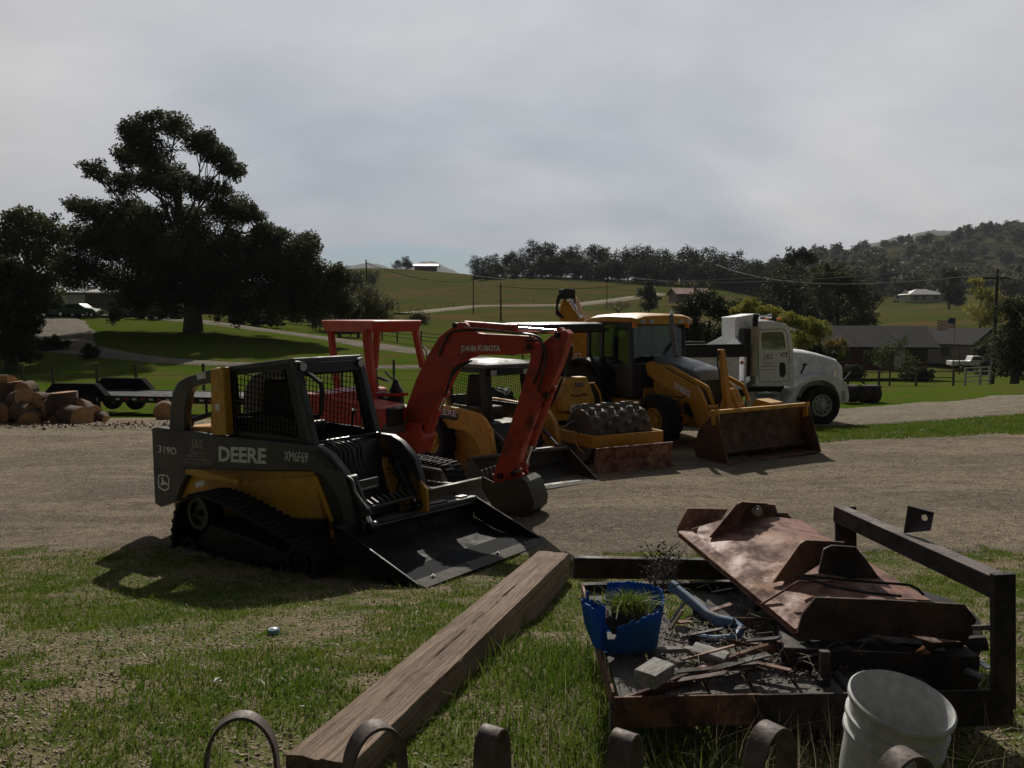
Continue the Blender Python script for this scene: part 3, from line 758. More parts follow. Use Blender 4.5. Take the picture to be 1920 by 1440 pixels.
def wheel(parent, c, r, w, rim_r, tyre_mat, rim_mat, name='wheel', lugs=18, lug_h=0.03, disc='dish', side=-1, hub_mat=None, chevron=True):
    """axle along y; side = -1 when the outer face looks to -y"""
    cx_, cy, cz = c; t = MB(); n = 48; h = w/2
    prof = [(rim_r, -h*.8), (rim_r + (r-rim_r)*.35, -h*.97), (rim_r + (r-rim_r)*.75, -h), (r - lug_h, -h*.86), (r - lug_h, h*.86), (rim_r + (r-rim_r)*.75, h), (rim_r + (r-rim_r)*.35, h*.97), (rim_r, h*.8), (rim_r*.97, 0), (rim_r, -h*.8)]
    t.lathe(prof, c, (0, 1, 0), n)
    if lugs:
        for k in range(lugs):
            for sgn in (-1, 1):
                a0 = 2*math.pi*(k + (.5 if sgn > 0 else 0))/lugs; da = math.pi/lugs*.55; sl = 0.35 if chevron else 0
                ring = []
                for rr_ in (r - lug_h - .004, r):
                    for aa, yy in ((a0 - da, sgn*h*.02), (a0 + da, sgn*h*.02), (a0 + da*.9 + sl, sgn*h*.95), (a0 - da*.9 + sl, sgn*h*.95)):
                        rq = rr_ if abs(yy) < h*.5 or rr_ < r else r - .006
                        ring.append((cx_ + rq*math.cos(aa), cy + yy, cz + rq*math.sin(aa)))
                t.add(ring, [(0,3,2,1),(4,5,6,7),(0,1,5,4),(1,2,6,5),(2,3,7,6),(3,0,4,7)])
    wo_ = empty('w'); bpy.data.objects.remove(wo_)
    ty = t.build(name, tyre_mat, parent, sm=30)
    d = MB(); s = side
    if disc == 'dish':
        d.lathe([(rim_r*1.0, s*h*.80), (rim_r*.93, s*h*.80), (rim_r*.88, s*h*.35), (rim_r*.55, s*h*.25), (rim_r*.5, s*h*.10), (.001, s*h*.10)], c, (0,1,0), 32)
        d.lathe([(rim_r*.32, s*h*.08), (rim_r*.32, s*h*.40), (rim_r*.26, s*h*.45), (.001, s*h*.45)], c, (0,1,0), 20)
        nb, br_ = 8, .40
    else:   # aluminium truck wheel with hand holes
        d.lathe([(rim_r, s*h*.84), (rim_r*.95, s*h*.88), (rim_r*.90, s*h*.80), (rim_r*.84, s*h*.45), (rim_r*.60, s*h*.52), (rim_r*.42, s*h*.70), (rim_r*.30, s*h*.72), (rim_r*.28, s*h*1.0), (rim_r*.2, s*h*1.05), (.001, s*h*1.05)], c, (0,1,0), 40)
        nb, br_ = 10, .50
    for k in range(nb):
        a = 2*math.pi*k/nb; q = Vector((cx_ + rim_r*br_*math.cos(a), cy, cz + rim_r*br_*math.sin(a)))
        y_ = s*h*(.22 if disc == 'dish' else .60)
        d.cyl(q + Vector((0, y_, 0)), q + Vector((0, y_ + s*.03, 0)), rim_r*.05, n=6)
    rim = d.build('rim', rim_mat, ty, sm=40)
    if disc != 'dish':
        hh = MB()
        for k in range(10):
            a = 2*math.pi*(k+.5)/10; q = Vector((cx_ + rim_r*.72*math.cos(a), cy + s*h*.475, cz + rim_r*.72*math.sin(a)))
            hh.cyl(q, q + Vector((0, s*.016, 0)), rim_r*.085, n=12)
        hh.build('hand_hole', M['hose'], ty)
    return ty
def hose(parent, pts, r=0.012, name='hose', mat=None):
    P = []; m = len(pts)
    for i in range(m-1):
        p0, p1, p2, p3 = [Vector(pts[max(0, min(m-1, i+q))]) for q in (-1, 0, 1, 2)]
        for k in range(6):
            t = k/6; P.append(0.5*((2*p1) + (-p0+p2)*t + (2*p0-5*p1+4*p2-p3)*t*t + (-p0+3*p1-3*p2+p3)*t**3))
    P.append(Vector(pts[-1])); return MB().tube(P, r, 6).build(name, mat or M['hose'], parent)
def ram(parent, a, b, r, barrel_mat, split=0.6, name='hydraulic_cylinder', rod_r=.5):
    a, b = Vector(a), Vector(b); m = a.lerp(b, split); d = (b - a).normalized()
    q = MB().cyl(a, m, r, n=16); q.cyl(m - d*r*.8, m + d*r*.3, r*1.12, n=16)
    for e in (a, b):
        q.cyl(e + Vector((0, -r*.9, 0)), e + Vector((0, r*.9, 0)), r*1.0, n=12)
    o = q.build(name, barrel_mat, parent)
    MB().cyl(m, b, r*rod_r, n=12).build('rod', M['chrome'], o)
    return o

# ================= black and yellow compact track loader =================
K = Frame((-1.84, 7.93, 0.02), -35, 7.0)
ctl = empty('compact_track_loader', K)
tag(ctl, 'black and yellow tracked loader with DEERE and 319D on its arm', 'track loader')
P = lambda pts, y: K.SS(pts, y)
# yellow hull
hull = P([(352, 882), (462, 872), (600, 884), (629, 985), (629, 1035), (352, 1040), (330, 1000), (326, 940)], -0.44)
MB().prism(hull, -0.44, -.37).build('chassis', M['yellow'], ctl, .012); MB().prism(hull, .37, .44).build('chassis', M['yellow'], ctl, .012)
hc_ = (sum(p[0] for p in hull)/len(hull), sum(p[1] for p in hull)/len(hull)); MB().prism([(hc_[0] + (a-hc_[0])*.94, hc_[1] + (c-hc_[1])*.94) for a, c in hull], -.37, .37).build('engine_bay', M['hose'], ctl)
pl = P([(455, 902), (592, 892), (626, 972), (627, 1010), (560, 1000), (500, 960)], -.455)
MB().prism(pl, -.465, -.442).build('side_panel', M['yellow'], ctl, .006)
lip = MB().prism(P([(588, 890), (597, 893), (628, 975), (622, 978)], -.46), -.48, -.442); lip.build('panel_lip', M['yellow'], ctl, .004)
MB().prism(P([(352, 880), (372, 880), (452, 900), (450, 908), (352, 888)], -.6), -.63, -.57).build('link_bar', M['yellow'], ctl, .004)
# loader arms, both sides
armp = P([(284, 803), (292, 801), (420, 818), (575, 835), (598, 839), (618, 853), (645, 888), (655, 925), (664, 985), (645, 985), (634, 935), (620, 912), (603, 893), (585, 884), (500, 884), (400, 880), (366, 878), (350, 892), (338, 915), (329, 938), (318, 944), (301, 951), (290, 944)], -.51)
for s in (1, -1):
    q = MB().prism(armp, -.51, -.425); q = q if s > 0 else q.flipped()
    q.build('loader_arm', M['char'], ctl, .012, seg=2)
insp = P([(585, 846), (598, 843), (629, 873), (631, 881), (612, 876)], -.51)
MB().prism(insp, -.522, -.508).build('cover_plate', M['black'], ctl, .003)
tw = P([(318, 808), (320, 765), (324, 735), (334, 716), (352, 706), (372, 700), (405, 689), (412, 704), (408, 716), (380, 720), (362, 725), (354, 738), (349, 765), (347, 808)], -.50)
for s in (1, -1):
    q = MB().prism(tw, -.51, -.425); q = q if s > 0 else q.flipped(); q.build('rear_post', M['char'], ctl, .015, seg=2)
yp = P([(402, 692), (425, 688), (433, 815), (405, 815)], -.48)
for s in (1, -1):
    q = MB().prism(yp, -.53, -.44); q = q if s > 0 else q.flipped(); q.build('upright', M['yellow'], ctl, .008)
MB().prism(P([(368, 700), (385, 698), (386, 709), (370, 712)], -.511), -.513, -.5105).build('warning_sticker', M['text'], ctl)
MB().prism(P([(366, 905), (382, 900), (385, 908), (368, 916)], -.56), -.5625, -.56).build('warning_sticker', M['text'], ctl)
MB().prism(P([(403, 757), (411, 757), (412, 770), (404, 770)], -.531), -.533, -.5305).build('warning_sticker', M['text'], ctl)
# engine hood behind the cab
hood = P([(352, 806), (355, 790), (402, 774), (405, 815), (352, 815)], -.3)
q = MB().ringprism(P([(352, 812), (355, 784), (402, 770), (402, 812)], -.35), P([(360, 803), (362, 792), (397, 781), (397, 800)], -.35), -.36, -.33); q.build('rear_grille', M['black'], ctl, .004)
MB().prism(P([(330, 812), (340, 800), (400, 800), (420, 812), (420, 880), (330, 880)], -.4), -.40, .40).build('engine_hood', M['yellow'], ctl, .01)
# cab
cabo = P([(425, 687), (546, 674), (582, 834), (430, 818)], -.43); cabi = P([(440, 704), (536, 692), (563, 822), (443, 806)], -.43)
YB = .43
for s in (1, -1):
    q = MB().ringprism(cabo, cabi, -.44, -.40); q = q if s > 0 else q.flipped()
    sf = q.build('cab_side_frame', M['black'], ctl, .006)
    g_ = MB(); bb = bbox(cabi); mesh_grid(g_, inpoly(cabi), bb[0], bb[1], bb[2], bb[3], -.42*s, st=.058, r=.005, skew=.2)
    g_.build('wire_screen', M['screen'], sf)
    if s > 0:
        pn = P([(502, 700), (536, 695), (563, 822), (512, 815)], -.41)
        low = P([(442, 782), (520, 780), (556, 790), (562, 822), (443, 806)], -.41)
        MB().prism(low, -.412, -.40).build('lower_panel', M['black'], sf)
    else:
        low = P([(442, 800), (560, 818), (562, 830), (443, 812)], -.41)
        MB().prism(low, .40, .412).build('lower_panel', M['black'], sf)
fx0 = K.S(546, 674, -.43); fx1 = K.S(582, 834, -.43); rx0 = K.S(425, 687, -.43); rx1 = K.S(430, 818, -.43)
# roof slab and header
rf = MB(); zt_ = fx0[1]; zr = rx0[1]
rf.prism([(rx0[0]-.01, zr+.0), (fx0[0]+.04, zt_+.01), (fx0[0]+.05, zt_-.02), (fx0[0]+.05, zt_-.05), (rx0[0]-.01, zr-.05)], -.45, .45); rf.build('roof', M['char'], ctl, .012, seg=2)
for s in (-1, 1):   # front pillars
    q = MB().loft([[(fx0[0]+.00, s*.45, zt_-.02), (fx0[0]+.065, s*.45, zt_-.02), (fx0[0]+.065, s*.37, zt_-.02), (fx0[0]+.0, s*.37, zt_-.02)],
                   [(fx1[0]-.02, s*.45, fx1[1]-.01), (fx1[0]+.07, s*.45, fx1[1]-.01), (fx1[0]+.07, s*.37, fx1[1]-.01), (fx1[0]-.02, s*.37, fx1[1]-.01)]])
    q.build('cab_pillar', M['char'], ctl, .012, seg=2)
hd = MB().prism([(fx0[0]+.0, zt_-.04), (fx0[0]+.068, zt_-.04), (fx0[0]+.09, zt_-.15), (fx0[0]+.06, zt_-.17)], -.372, .372); hd.build('header_panel', M['black'], ctl, .01)
for s in (-1, 1):
    p = Vector((fx0[0]+.05, s*.375, zt_-.075))
    MB().cyl(p, p + Vector((.045, 0, -.005)), .047, n=20).build('work_light', M['black'], ctl)
    MB().cyl(p + Vector((.045, 0, -.005)), p + Vector((.052, 0, -.006)), .040, n=20).build('headlight', M['lens'], ctl)
# rear wall of the cab with opening, seat, lap bar, levers, door sill
MB().bx(rx1[0]-.02, rx1[0]+.03, -.40, .40, fx1[1]-.05, fx1[1]+.35).build('rear_wall', M['black'], ctl)
MB().bx(rx1[0]+.02, rx1[0]+.06, -.40, -.30, fx1[1]+.3, zt_-.05).build('rear_pillar', M['black'], ctl)
MB().bx(rx1[0]+.02, rx1[0]+.06, .30, .40, fx1[1]+.3, zt_-.05).build('rear_pillar', M['black'], ctl)
st_ = MB(); sxx = rx1[0] + .33
st_.obx((sxx, 0, fx1[1]+.42), (.10, .42, .50), (0, 12, 0)); st_.obx((sxx+.22, 0, fx1[1]+.14), (.42, .44, .12)); st_.obx((sxx+.1, 0, fx1[1]-.02), (.5, .5, .25))
st_.build('operator_seat', M['black'], ctl, .03, seg=3)
bar = [K.hit(px, py, 1, -.34) for px, py in ((570, 700), (582, 703), (601, 718), (605, 735), (604, 770), (597, 782), (578, 780))]
MB().tube(bar, .022, 8).build('grab_handle', M['black'], ctl)
for s in (-1, 1):
    MB().tube([(fx1[0]-.25, s*.33, fx1[1]), (fx1[0]-.2, s*.33, fx1[1]+.22), (fx1[0]-.16, s*.32, fx1[1]+.27)], [.012, .012, .025], 8).build('control_lever', M['black'], ctl)
# floor of the cab, front plate and steps
fz = fx1[1] - .02
bdy = MB().prism([(fx1[0]+.05, fz), (fx1[0]+.09, fz-.10), (fx1[0]+.13, fz-.50), (fx1[0]+.30, fz-.74), (fx1[0]-.3, fz-.74), (fx1[0]-.3, fz)], -.40, .40); bdy.build('front_body', M['hose'], ctl, .02)
for s in (-1, 1):
    MB().prism([(fx1[0]+.02, fz+.01), (fx1[0]+.16, fz-.03), (fx1[0]+.62, fz-.55), (fx1[0]+.60, fz-.78), (fx1[0]+.1, fz-.78)], s*.445-.02, s*.445+.02).build('front_fender', M['black'] if s < 0 else M['yellow'], ctl, .01)
stp = MB(); bx0 = fx1[0] + .40
for k in range(9):
    y_ = -.30 + k*.075; stp.obx((bx0+.08, y_, fz-.56), (.10, .025, .03), (0, 30, 0))
stp.bx(bx0+.0, bx0+.14, -.36, .36, fz-.62, fz-.59); stp.build('step', M['hose'], ctl, .004)
for k in range(6):   # hoses and valve fittings seen under the screen
    a = -.33 + k*.055 + .02*rnd.random()
    hose(ctl, [(fx1[0]+.06, a, fz+.02), (fx1[0]+.2+.03*rnd.random(), a+.03, fz-.05+.02*rnd.random()), (fx1[0]+.16, a+.10, fz-.2), (fx1[0]+.2, a+.12, fz-.34)], .010)
MB().tube([(fx1[0]+.02, -.36, fz+.03), (fx1[0]+.10, .36, fz+.03)], .018).build('lap_bar', M['black'], ctl)
# tracks
tr = smooth_closed([(342, 932), (372, 924), (420, 940), (500, 984), (556, 1018), (584, 1038), (592, 1074), (572, 1098), (500, 1097), (400, 1085), (345, 1070), (322, 1035), (320, 990), (328, 950)], 8)
trl = [K.S(a, b, -.86) for a, b in tr]
zmin = min(p[1] for p in trl)
for s in (1, -1):
    y0, y1 = (-.86, -.54) if s > 0 else (.54, .86)
    tb = track_belt(ctl, trl, y0, y1, lug=.10, th=.03, lh=.02)
    cen = lambda px, py: K.S(px, py, -.86)
    wq = MB()
    for (px, py, rr_) in ((362, 965, .17), (346, 1040, .16), (386, 1058, .10), (424, 1062, .10), (465, 1066, .10), (508, 1070, .10), (548, 1058, .15)):
        c_ = cen(px, py); 
        wq.lathe([(rr_, -.09), (rr_, .09), (rr_*.75, .09), (rr_*.7, .05), (.03, .05), (.03, .09), (.001, .09)], (c_[0], s*-.72, c_[1]), (0, -1, 0), 24)
        wq.lathe([(rr_, -.09), (.001, -.09)], (c_[0], s*-.72, c_[1]), (0, -1, 0), 24)
        wq.cyl((c_[0], s*-.80, c_[1]), (c_[0], s*-.845, c_[1]), .016, n=8)
    wq.build('track_rollers', M['hose'], tb)
    c0 = [cen(*p) for p in ((350, 1030), (380, 985), (515, 1040), (540, 1050), (540, 1075), (360, 1068))]
    MB().prism(c0, s*-.78, s*-.60).build('track_frame', M['black'], tb, .01)
MB().bx(K.S(360, 1000, -.6)[0], K.S(600, 1030, -.6)[0], -.55, .55, zmin+.22, zmin+.55).build('undercarriage', M['black'], ctl)
# bucket in its own frame
A = ground(790, 1103); B = ground(1023, 1016); A.z += .015; B.z += .015
ly = (B - A); wB = ly.length; yawB = math.degrees(math.atan2(ly.y, ly.x)) - 90
KB = Frame(((A.x+B.x)/2, (A.y+B.y)/2, (A.z+B.z)/2), yawB, 0, math.degrees(math.asin((B.z-A.z)/wB)))
bk = empty('bucket'); bk.matrix_world = K.I @ KB.M; bk.parent = ctl; bk.matrix_world = KB.M
hw = wB / 2
top = KB.S(640, 990, -hw); xt, zt1 = top
prof = [(0, 0), (-.42, .0), (-.62, .03), (xt-.02, .14), (xt-.08, .34), (xt-.03, zt1-.06), (xt, zt1)]
sh = MB(); th = .012
inner = prof; outer = [(x_-.0, z_-th) if i < 2 else (x_-th, z_-th*.6) for i, (x_, z_) in enumerate(prof)]
sh.prism(inner + outer[::-1], -hw, hw)
bs = sh.build('bucket_shell', M['bucketblack'], bk, .003)
MB().prism([(-.11, .004), (-.44, .004), (-.44, .010), (-.11, .010)], -hw+.02, hw-.02).build('worn_floor', M['bladedark'], bk)
for s in (-1, 1):
    MB().prism([(x_, z_) for x_, z_ in prof] , s*hw - (.012 if s < 0 else 0), s*hw + (.012 if s > 0 else 0)).build('side_plate', M['bucketblack'], bk, .003)
    MB().prism([(0.0, 0.0), (xt, zt1), (xt-.02, zt1-.0), (-.07, -.0)], s*hw-.010, s*hw+.010).build('side_edge', M['black'], bk, .002)
q = MB().prism([(-.02, -.012), (.05, -.008), (.05, -.002), (-.01, .014), (-.12, .014), (-.12, -.012)], -hw-.005, hw+.005); ce = q.build('cutting_edge', M['edge'], bk, .002)
for k in range(4):
    y_ = -hw*.78 + k*(hw*1.56/3)*.93
    MB().cyl((-.055, y_, .01), (-.055, y_, .03), .017, n=6).cyl((-.055, y_, .03), (-.055, y_, .042), .009, n=8).build('bolt', M['steel'], bk)
lp = MB().bx(xt-.06, xt+.015, -hw, hw, zt1-.035, zt1+.01); lp.tube([(xt-.005, -hw, zt1-.055), (xt-.005, hw, zt1-.055)], .018, 8)
lp.build('top_lip', M['char'], bk, .006)
for y_ in (-hw*.35, hw*.35):
    MB().bx(xt-.09, xt-.01, y_-.17, y_+.17, zt1+.011, zt1+.028).build('mounting_pad', M['black'], bk, .004)
MB().bx(xt-.10, xt-.02, hw-.28, hw-.14, zt1+.011, zt1+.03).build('mounting_pad', M['steel'], bk, .004)
MB().prism([(xt-.12, .10), (xt-.14, .12), (xt-.10, zt1-.02), (xt-.03, zt1)], -.45, .45).build('coupler_plate', M['black'], bk, .005)
# tilt cylinders between arm and bucket
for s in (-1, 1):
    a = K.hit(660, 900, 1, -.44) if s < 0 else K.hit(740, 862, 1, .40)
    b = K.hit(697, 988, 1, -.42) if s < 0 else K.hit(781, 948, 1, .38)
    ram(ctl, a, b, .048, M['black'], .75)
hose(ctl, [K.hit(px, py, 1, -.5) for px, py in ((651, 893), (662, 903), (668, 925), (690, 955))], .012, mat=M['steel'])
hose(ctl, [K.hit(px, py, 1, .40) for px, py in ((727, 880), (745, 876), (752, 900), (770, 938))], .010, mat=M['steel'])
hose(ctl, [K.hit(px, py, 1, .42) for px, py in ((735, 885), (748, 900), (745, 925), (762, 950))], .013)
# lettering on the arm
text('DEERE', K, -.5115, (0,0), (0,0), M['text'], ctl, pts=[(410, 865), (499, 870), (410, 837)], bold=.03)
text('319D', K, -.5115, (0,0), (0,0), M['text'], ctl, pts=[(297, 848), (331, 853), (297, 835)], bold=.01)
text('XM6F69', K, -.5115, (0,0), (0,0), M['text'], ctl, pts=[(533, 864), (577, 868), (533, 845)])
text('J&S', K, -.5115, (0,0), (0,0), M['textdim'], ctl, pts=[(358, 844), (380, 846), (358, 823)])
text('General', K, -.5115, (0,0), (0,0), M['textdim'], ctl, pts=[(356, 850), (382, 852), (356, 844)])
text('Engineering', K, -.5115, (0,0), (0,0), M['textdim'], ctl, pts=[(352, 858), (386, 861), (352, 851)])
text('_____________', K, -.5115, (0,0), (0,0), M['textdim'], ctl, pts=[(343, 860.5), (397, 864), (343, 859.5)])
text('(805) 461-3758', K, -.5115, (0,0), (0,0), M['textdim'], ctl, pts=[(345, 870), (396, 874), (345, 863)])
# leaping deer badge: rounded rectangle outline with a simple leaping shape
bo = P([(296, 893), (300, 889), (314, 891), (318, 897), (317, 917), (308, 921), (297, 914)], -.5115); bi = P([(298, 895), (301, 892), (313, 893), (316, 898), (315, 915), (308, 918), (299, 912)], -.5115)
MB().ringprism(bo, bi, -.5135, -.5105).build('badge', M['text'], ctl)
deer = P([(301, 909), (303, 905), (303, 898), (301, 896), (304, 896), (306, 893), (306, 898), (308, 903), (313, 905), (315, 912), (311, 908), (306, 909), (303, 911)], -.5115)
MB().prism(deer, -.5135, -.5105).build('badge', M['text'], ctl)
tn = text('JOHN DEERE', Frame((0, 0, 0)), 0, (0,0), (0,0), M['text'], ctl, ax=0, pts=None) if False else None
z_n0 = K.F(668, 924, fx1[0]+.55)[1]; z_n1 = K.F(668, 903, fx1[0]+.55)[1]; y_n0 = K.F(664, 915, fx1[0]+.55)[0]; y_n1 = K.F(712, 915, fx1[0]+.55)[0]
MB().bx(fx1[0]+.52, fx1[0]+.55, min(y_n0, y_n1), max(y_n0, y_n1), z_n0, z_n1).build('name_panel', M['hose'], ctl, .005)
text('N DEERE', K, fx1[0]+.555, (668, 921), (706, 909), M['text'], ctl, ax=0)
# ================= orange-red mini excavator =================
# undercarriage, cab and boom planes traced in frames of their own
E_ = Frame((-1.47, 10.5, 0.0), -28)                 # boom plane (y = 0) through the swing post
exc = empty('mini_excavator', E_)
tag(exc, 'orange-red mini excavator with KUBOTA on its boom and an open canopy', 'excavator')
P = lambda pts, y: E_.SS(pts, y)
def sub(o, name, fr, parent, PF):
    e = empty(name); e.parent = parent; e.matrix_world = fr.M; return e
boom = P([(748, 790), (762, 760), (778, 715), (793, 682), (808, 655), (822, 632), (840, 618), (866, 620), (900, 626), (960, 629), (1000, 631), (1003, 642), (996, 662), (960, 666), (925, 665), (890, 666), (868, 674), (852, 690), (838, 716), (822, 750), (806, 790), (800, 812), (778, 815), (760, 800)], -.10)
q = MB().prism(boom, -.10, .10); q.build('boom', M['red'], exc, .012, seg=2)
br_ = P([(836, 622), (850, 612), (862, 604), (872, 605), (884, 616), (890, 626), (850, 628)], -.11)
MB().prism(br_, -.115, .115).build('boom_bracket', M['red'], exc, .006)
# arm (dipper)
arm = P([(1058, 618), (1066, 626), (1060, 650), (1047, 690), (1030, 732), (1004, 772), (990, 805), (976, 850), (962, 890), (956, 903), (930, 900), (925, 888), (938, 850), (955, 800), (970, 755), (982, 715), (992, 680), (998, 655), (1020, 640), (1045, 622)], -.085)
MB().prism(arm, -.085, .085).build('arm', M['red'], exc, .012, seg=2)
blk = P([(1058, 700), (1064, 640), (1070, 636), (1066, 665), (1052, 720), (1036, 760), (1030, 765), (1040, 735)], .09)
MB().prism(blk, .088, .10).build('arm_side_plate', M['black'], exc)
J = lambda px, py, y=0: E_.hit(px, py, 1, y)
ram(exc, J(872, 609), J(1052, 622), .05, M['red'], .55)           # arm cylinder above the boom
ram(exc, J(1036, 728), J(984, 872), .045, M['red'], .72)           # bucket cylinder
ram(exc, J(806, 800), J(836, 738), .05, M['red2'], .5)      # boom cylinder rod shows as bright steel
MB().cyl(J(818, 758, -.0), J(846, 690, 0), .026, n=12).build('cylinder_rod', M['chrome'], exc)
for a, b in (((0, 0), (0, 0)),):
    for y_ in (-.12, .125):
        hose(exc, [J(823, 668, y_), J(834, 640, y_), J(850, 622, y_), J(900, 619, y_), J(960, 624, y_), J(1005, 630, y_), J(1018, 650, y_), J(1012, 690, y_), J(1000, 720, y_)], .014)
for o_ in (0, .03, .06):
    hose(exc, [J(985, 640, -.10-o_*.4), J(1012, 640, -.12-o_), J(1024, 660+o_*200, -.13-o_), J(1018, 700, -.13-o_), J(1008, 735, -.11)], .013)
    hose(exc, [J(836, 740, -.12), J(846, 700+o_*150, -.13-o_), J(862, 684+o_*100, -.13), J(885, 676, -.12)], .012)
hose(exc, [J(870, 613, -.11), J(930, 619, -.13), J(985, 626, -.13), J(1000, 635, -.12)], .010, mat=M['steel'])
for px, py in ((862, 610), (1052, 628), (1000, 650), (800, 800), (970, 885), (945, 890), (1030, 740)):
    p = J(px, py, 0); MB().cyl(p - Vector((0, .125, 0)), p + Vector((0, .125, 0)), .035, n=14).build('pivot_pin', M['black'], exc)
# swing post
sw = P([(728, 800), (745, 790), (790, 790), (800, 815), (790, 850), (775, 880), (752, 900), (735, 880), (722, 845)], -.0)
MB().prism(P([(745, 790), (800, 790), (806, 820), (792, 850), (752, 852), (735, 830)], 0), -.17, .17).build('swing_post', M['red2'], exc, .02)
# bucket and linkage
bp = P([(952, 893), (975, 890), (990, 902), (1003, 938), (1001, 955), (988, 968), (965, 972), (948, 968), (925, 950), (905, 915), (903, 890), (915, 885), (930, 900)], -.17)
bkt = empty('bucket'); bkt.parent = exc
o1 = MB().prism(bp[:9] + bp[9:10], -.235, -.222); 
bq = MB(); pr_ = P([(978, 895), (990, 903), (1003, 938), (1001, 955), (988, 968), (965, 972), (945, 968)], -.17)
bi_ = [(x_-.012*0, z_) for x_, z_ in pr_]
cenx = sum(p[0] for p in pr_)/len(pr_); cenz = sum(p[1] for p in pr_)/len(pr_)+.08
bi_ = [(cenx + (x_-cenx)*.95, cenz + (z_-cenz)*.95) for x_, z_ in pr_]
bq.prism(pr_ + bi_[::-1], -.19, .19); bq.build('bucket_shell', M['bucketsteel'], bkt, .003)
for s in (-1, 1): MB().prism(P([(978, 895), (990, 903), (1003, 938), (1001, 955), (988, 968), (965, 972), (945, 968), (925, 950), (905, 915), (905, 892), (930, 905)], -.17), s*.19-.008, s*.19+.008).build('side_plate', M['bucketsteel'], bkt, .003)
for k in range(4):
    x_, z_ = E_.S(907, 900, -.17); y_ = -.16 + k*.107
    MB().obx((x_-.02, y_, z_+.05), (.02, .06, .14), (0, -15, 0)).build('tooth', M['bucketsteel'], bkt, .004)
MB().prism(P([(925, 888), (952, 893), (978, 880), (985, 900), (962, 925), (930, 915)], -.06), -.09, -.06).build('linkage', M['red'], exc, .004)
MB().prism(P([(925, 888), (952, 893), (978, 880), (985, 900), (962, 925), (930, 915)], -.06), .06, .09).build('linkage', M['red'], exc, .004)
MB().prism(P([(955, 930), (972, 885), (982, 890), (970, 932)], -.03), -.03, .03).build('link_arm', M['red'], exc, .004)
# upper body and canopy share the boom frame
U = E_
xa = lambda px, py, y: U.S(px, py, y)
body = P([(566, 745), (600, 738), (690, 742), (700, 760), (705, 795), (560, 790)], -.70)
rb = MB(); zb0 = U.S(600, 800, -.70)[1]; zb1 = U.S(620, 742, -.70)[1]
x0b, x1b = U.S(555, 760, -.7)[0], U.S(712, 760, -.7)[0]
rb.prism([(x0b-.0, zb0), (x0b-.12, zb0+.1), (x0b-.14, zb1-.10), (x0b-.05, zb1), (x0b+.55, zb1+.02), (x0b+.62, zb1-.04), (x1b-.02, zb1-.12), (x1b-.0, zb0)], -.70, -.10)
rb.build('engine_cover', M['red2'], exc, .05, seg=3)
MB().prism([(x0b-.05, zb0), (x0b-.2, zb0+.15), (x0b-.2, zb1-.1), (x0b-.05, zb1), (x0b+.45, zb1), (x0b+.45, zb0)], -.10, .72).build('counterweight', M['red2'], exc, .06, seg=3)
MB().bx(x0b-.1, x1b+.0, -.72, .62, zb0-.07, zb0-.0).build('deck', M['grey'], exc, .01)
MB().bx(x0b-.09, x1b+.0, -.735, -.722, zb0-.012, zb0+.018).build('trim_strip', M['steel'], exc)
MB().bx(x1b-.3, x1b+.0, -.65, .30, zb0, zb0+.08).build('floor_plate', M['grey'], exc, .01)
zf = zb0 + .05
cp = MB(); can = [U.hit(px, py, 1, y) for px, py, y in ((606, 615, -.62),)]
zc = U.hit(690, 606, 1, -.55).z
# canopy roof: fitted to its three visible corners at roof height
TR = lambda px, py: U.T(px, py, zc)
def pT(px, Yd): w_ = Vector(((px - 960) / FPX * Yd, Yd, 2.38)); return U.I @ w_
cA, cB, cC = pT(603, 12.0), pT(700, 10.35), pT(792, 11.5)     # rear-near, front-near, front-far
zc = 2.36; hh_ = .16
cD = cA + (cC - cB)
cor = [cA, cB, cC, cD]
rf = MB(); rings = []
for z_, k_ in ((zc - hh_, .93), (zc - .05, .985), (zc - .02, 1.0), (zc, .98)):
    c_ = sum(cor, Vector((0,0,0))) / 4; rings.append([(c_.x + (p.x-c_.x)*k_, c_.y + (p.y-c_.y)*k_, z_) for p in cor])
rf.loft(rings); can = rf.build('canopy_roof', M['red2'], exc, .015, seg=2)
def post(px0, py0, px1, py1, Yd, w=.085, Y2=None):
    a = U.I @ at(px0, py0, Yd); b_ = U.I @ at(px1, py1, Y2 or Yd)
    d = Vector((w/2, 0, 0)); e = Vector((0, w/2, 0))
    MB().loft([[b_-d-e, b_+d-e, b_+d+e, b_-d+e], [a-d-e, a+d-e, a+d+e, a-d+e]]).build('canopy_post', M['red2'], exc, .01)
post(620, 618, 634, 742, 12.0)
post(687, 618, 706, 795, 10.6, .10)
post(707, 622, 702, 690, 12.2); post(702, 690, 694, 742, 12.2)
post(778, 618, 793, 690, 11.6)
text('KUBOTA', Frame((0,0,0)), 0, (0,0), (0,0), M['textdim'], exc) if False else None
# seat, console, levers
sp_ = U.I @ at(702, 700, 11.4)
MB().bx(x0b+.66, x1b+.02, -.56, -.2, zb0+.02, zb1-.14).build('side_console', M['black'], exc, .03)
qs = MB(); s0 = U.I @ at(722, 752, 11.0)
qs.obx((s0.x-.2, s0.y+.15, s0.z), (.40, .42, .12)); qs.obx((s0.x-.42, s0.y+.15, s0.z+.22), (.10, .42, .42), (0, -8, 0)); qs.build('seat', M['black'], exc, .03, seg=2)
cs = U.I @ at(742, 735, 10.7)
MB().lathe([(.10, -.35), (.11, -.1), (.10, 0), (.05, .10), (.03, .16)], cs, n=16).build('control_column', M['black'], exc)
for (a, b_) in (((740, 715), (722, 697)), ((748, 725), (738, 705)), ((756, 735), (740, 708))):
    p0 = U.I @ at(*a, 10.7); p1 = U.I @ at(*b_, 10.8); MB().tube([p0, p1], [.012, .016], 8).build('control_lever', M['steel'], exc)
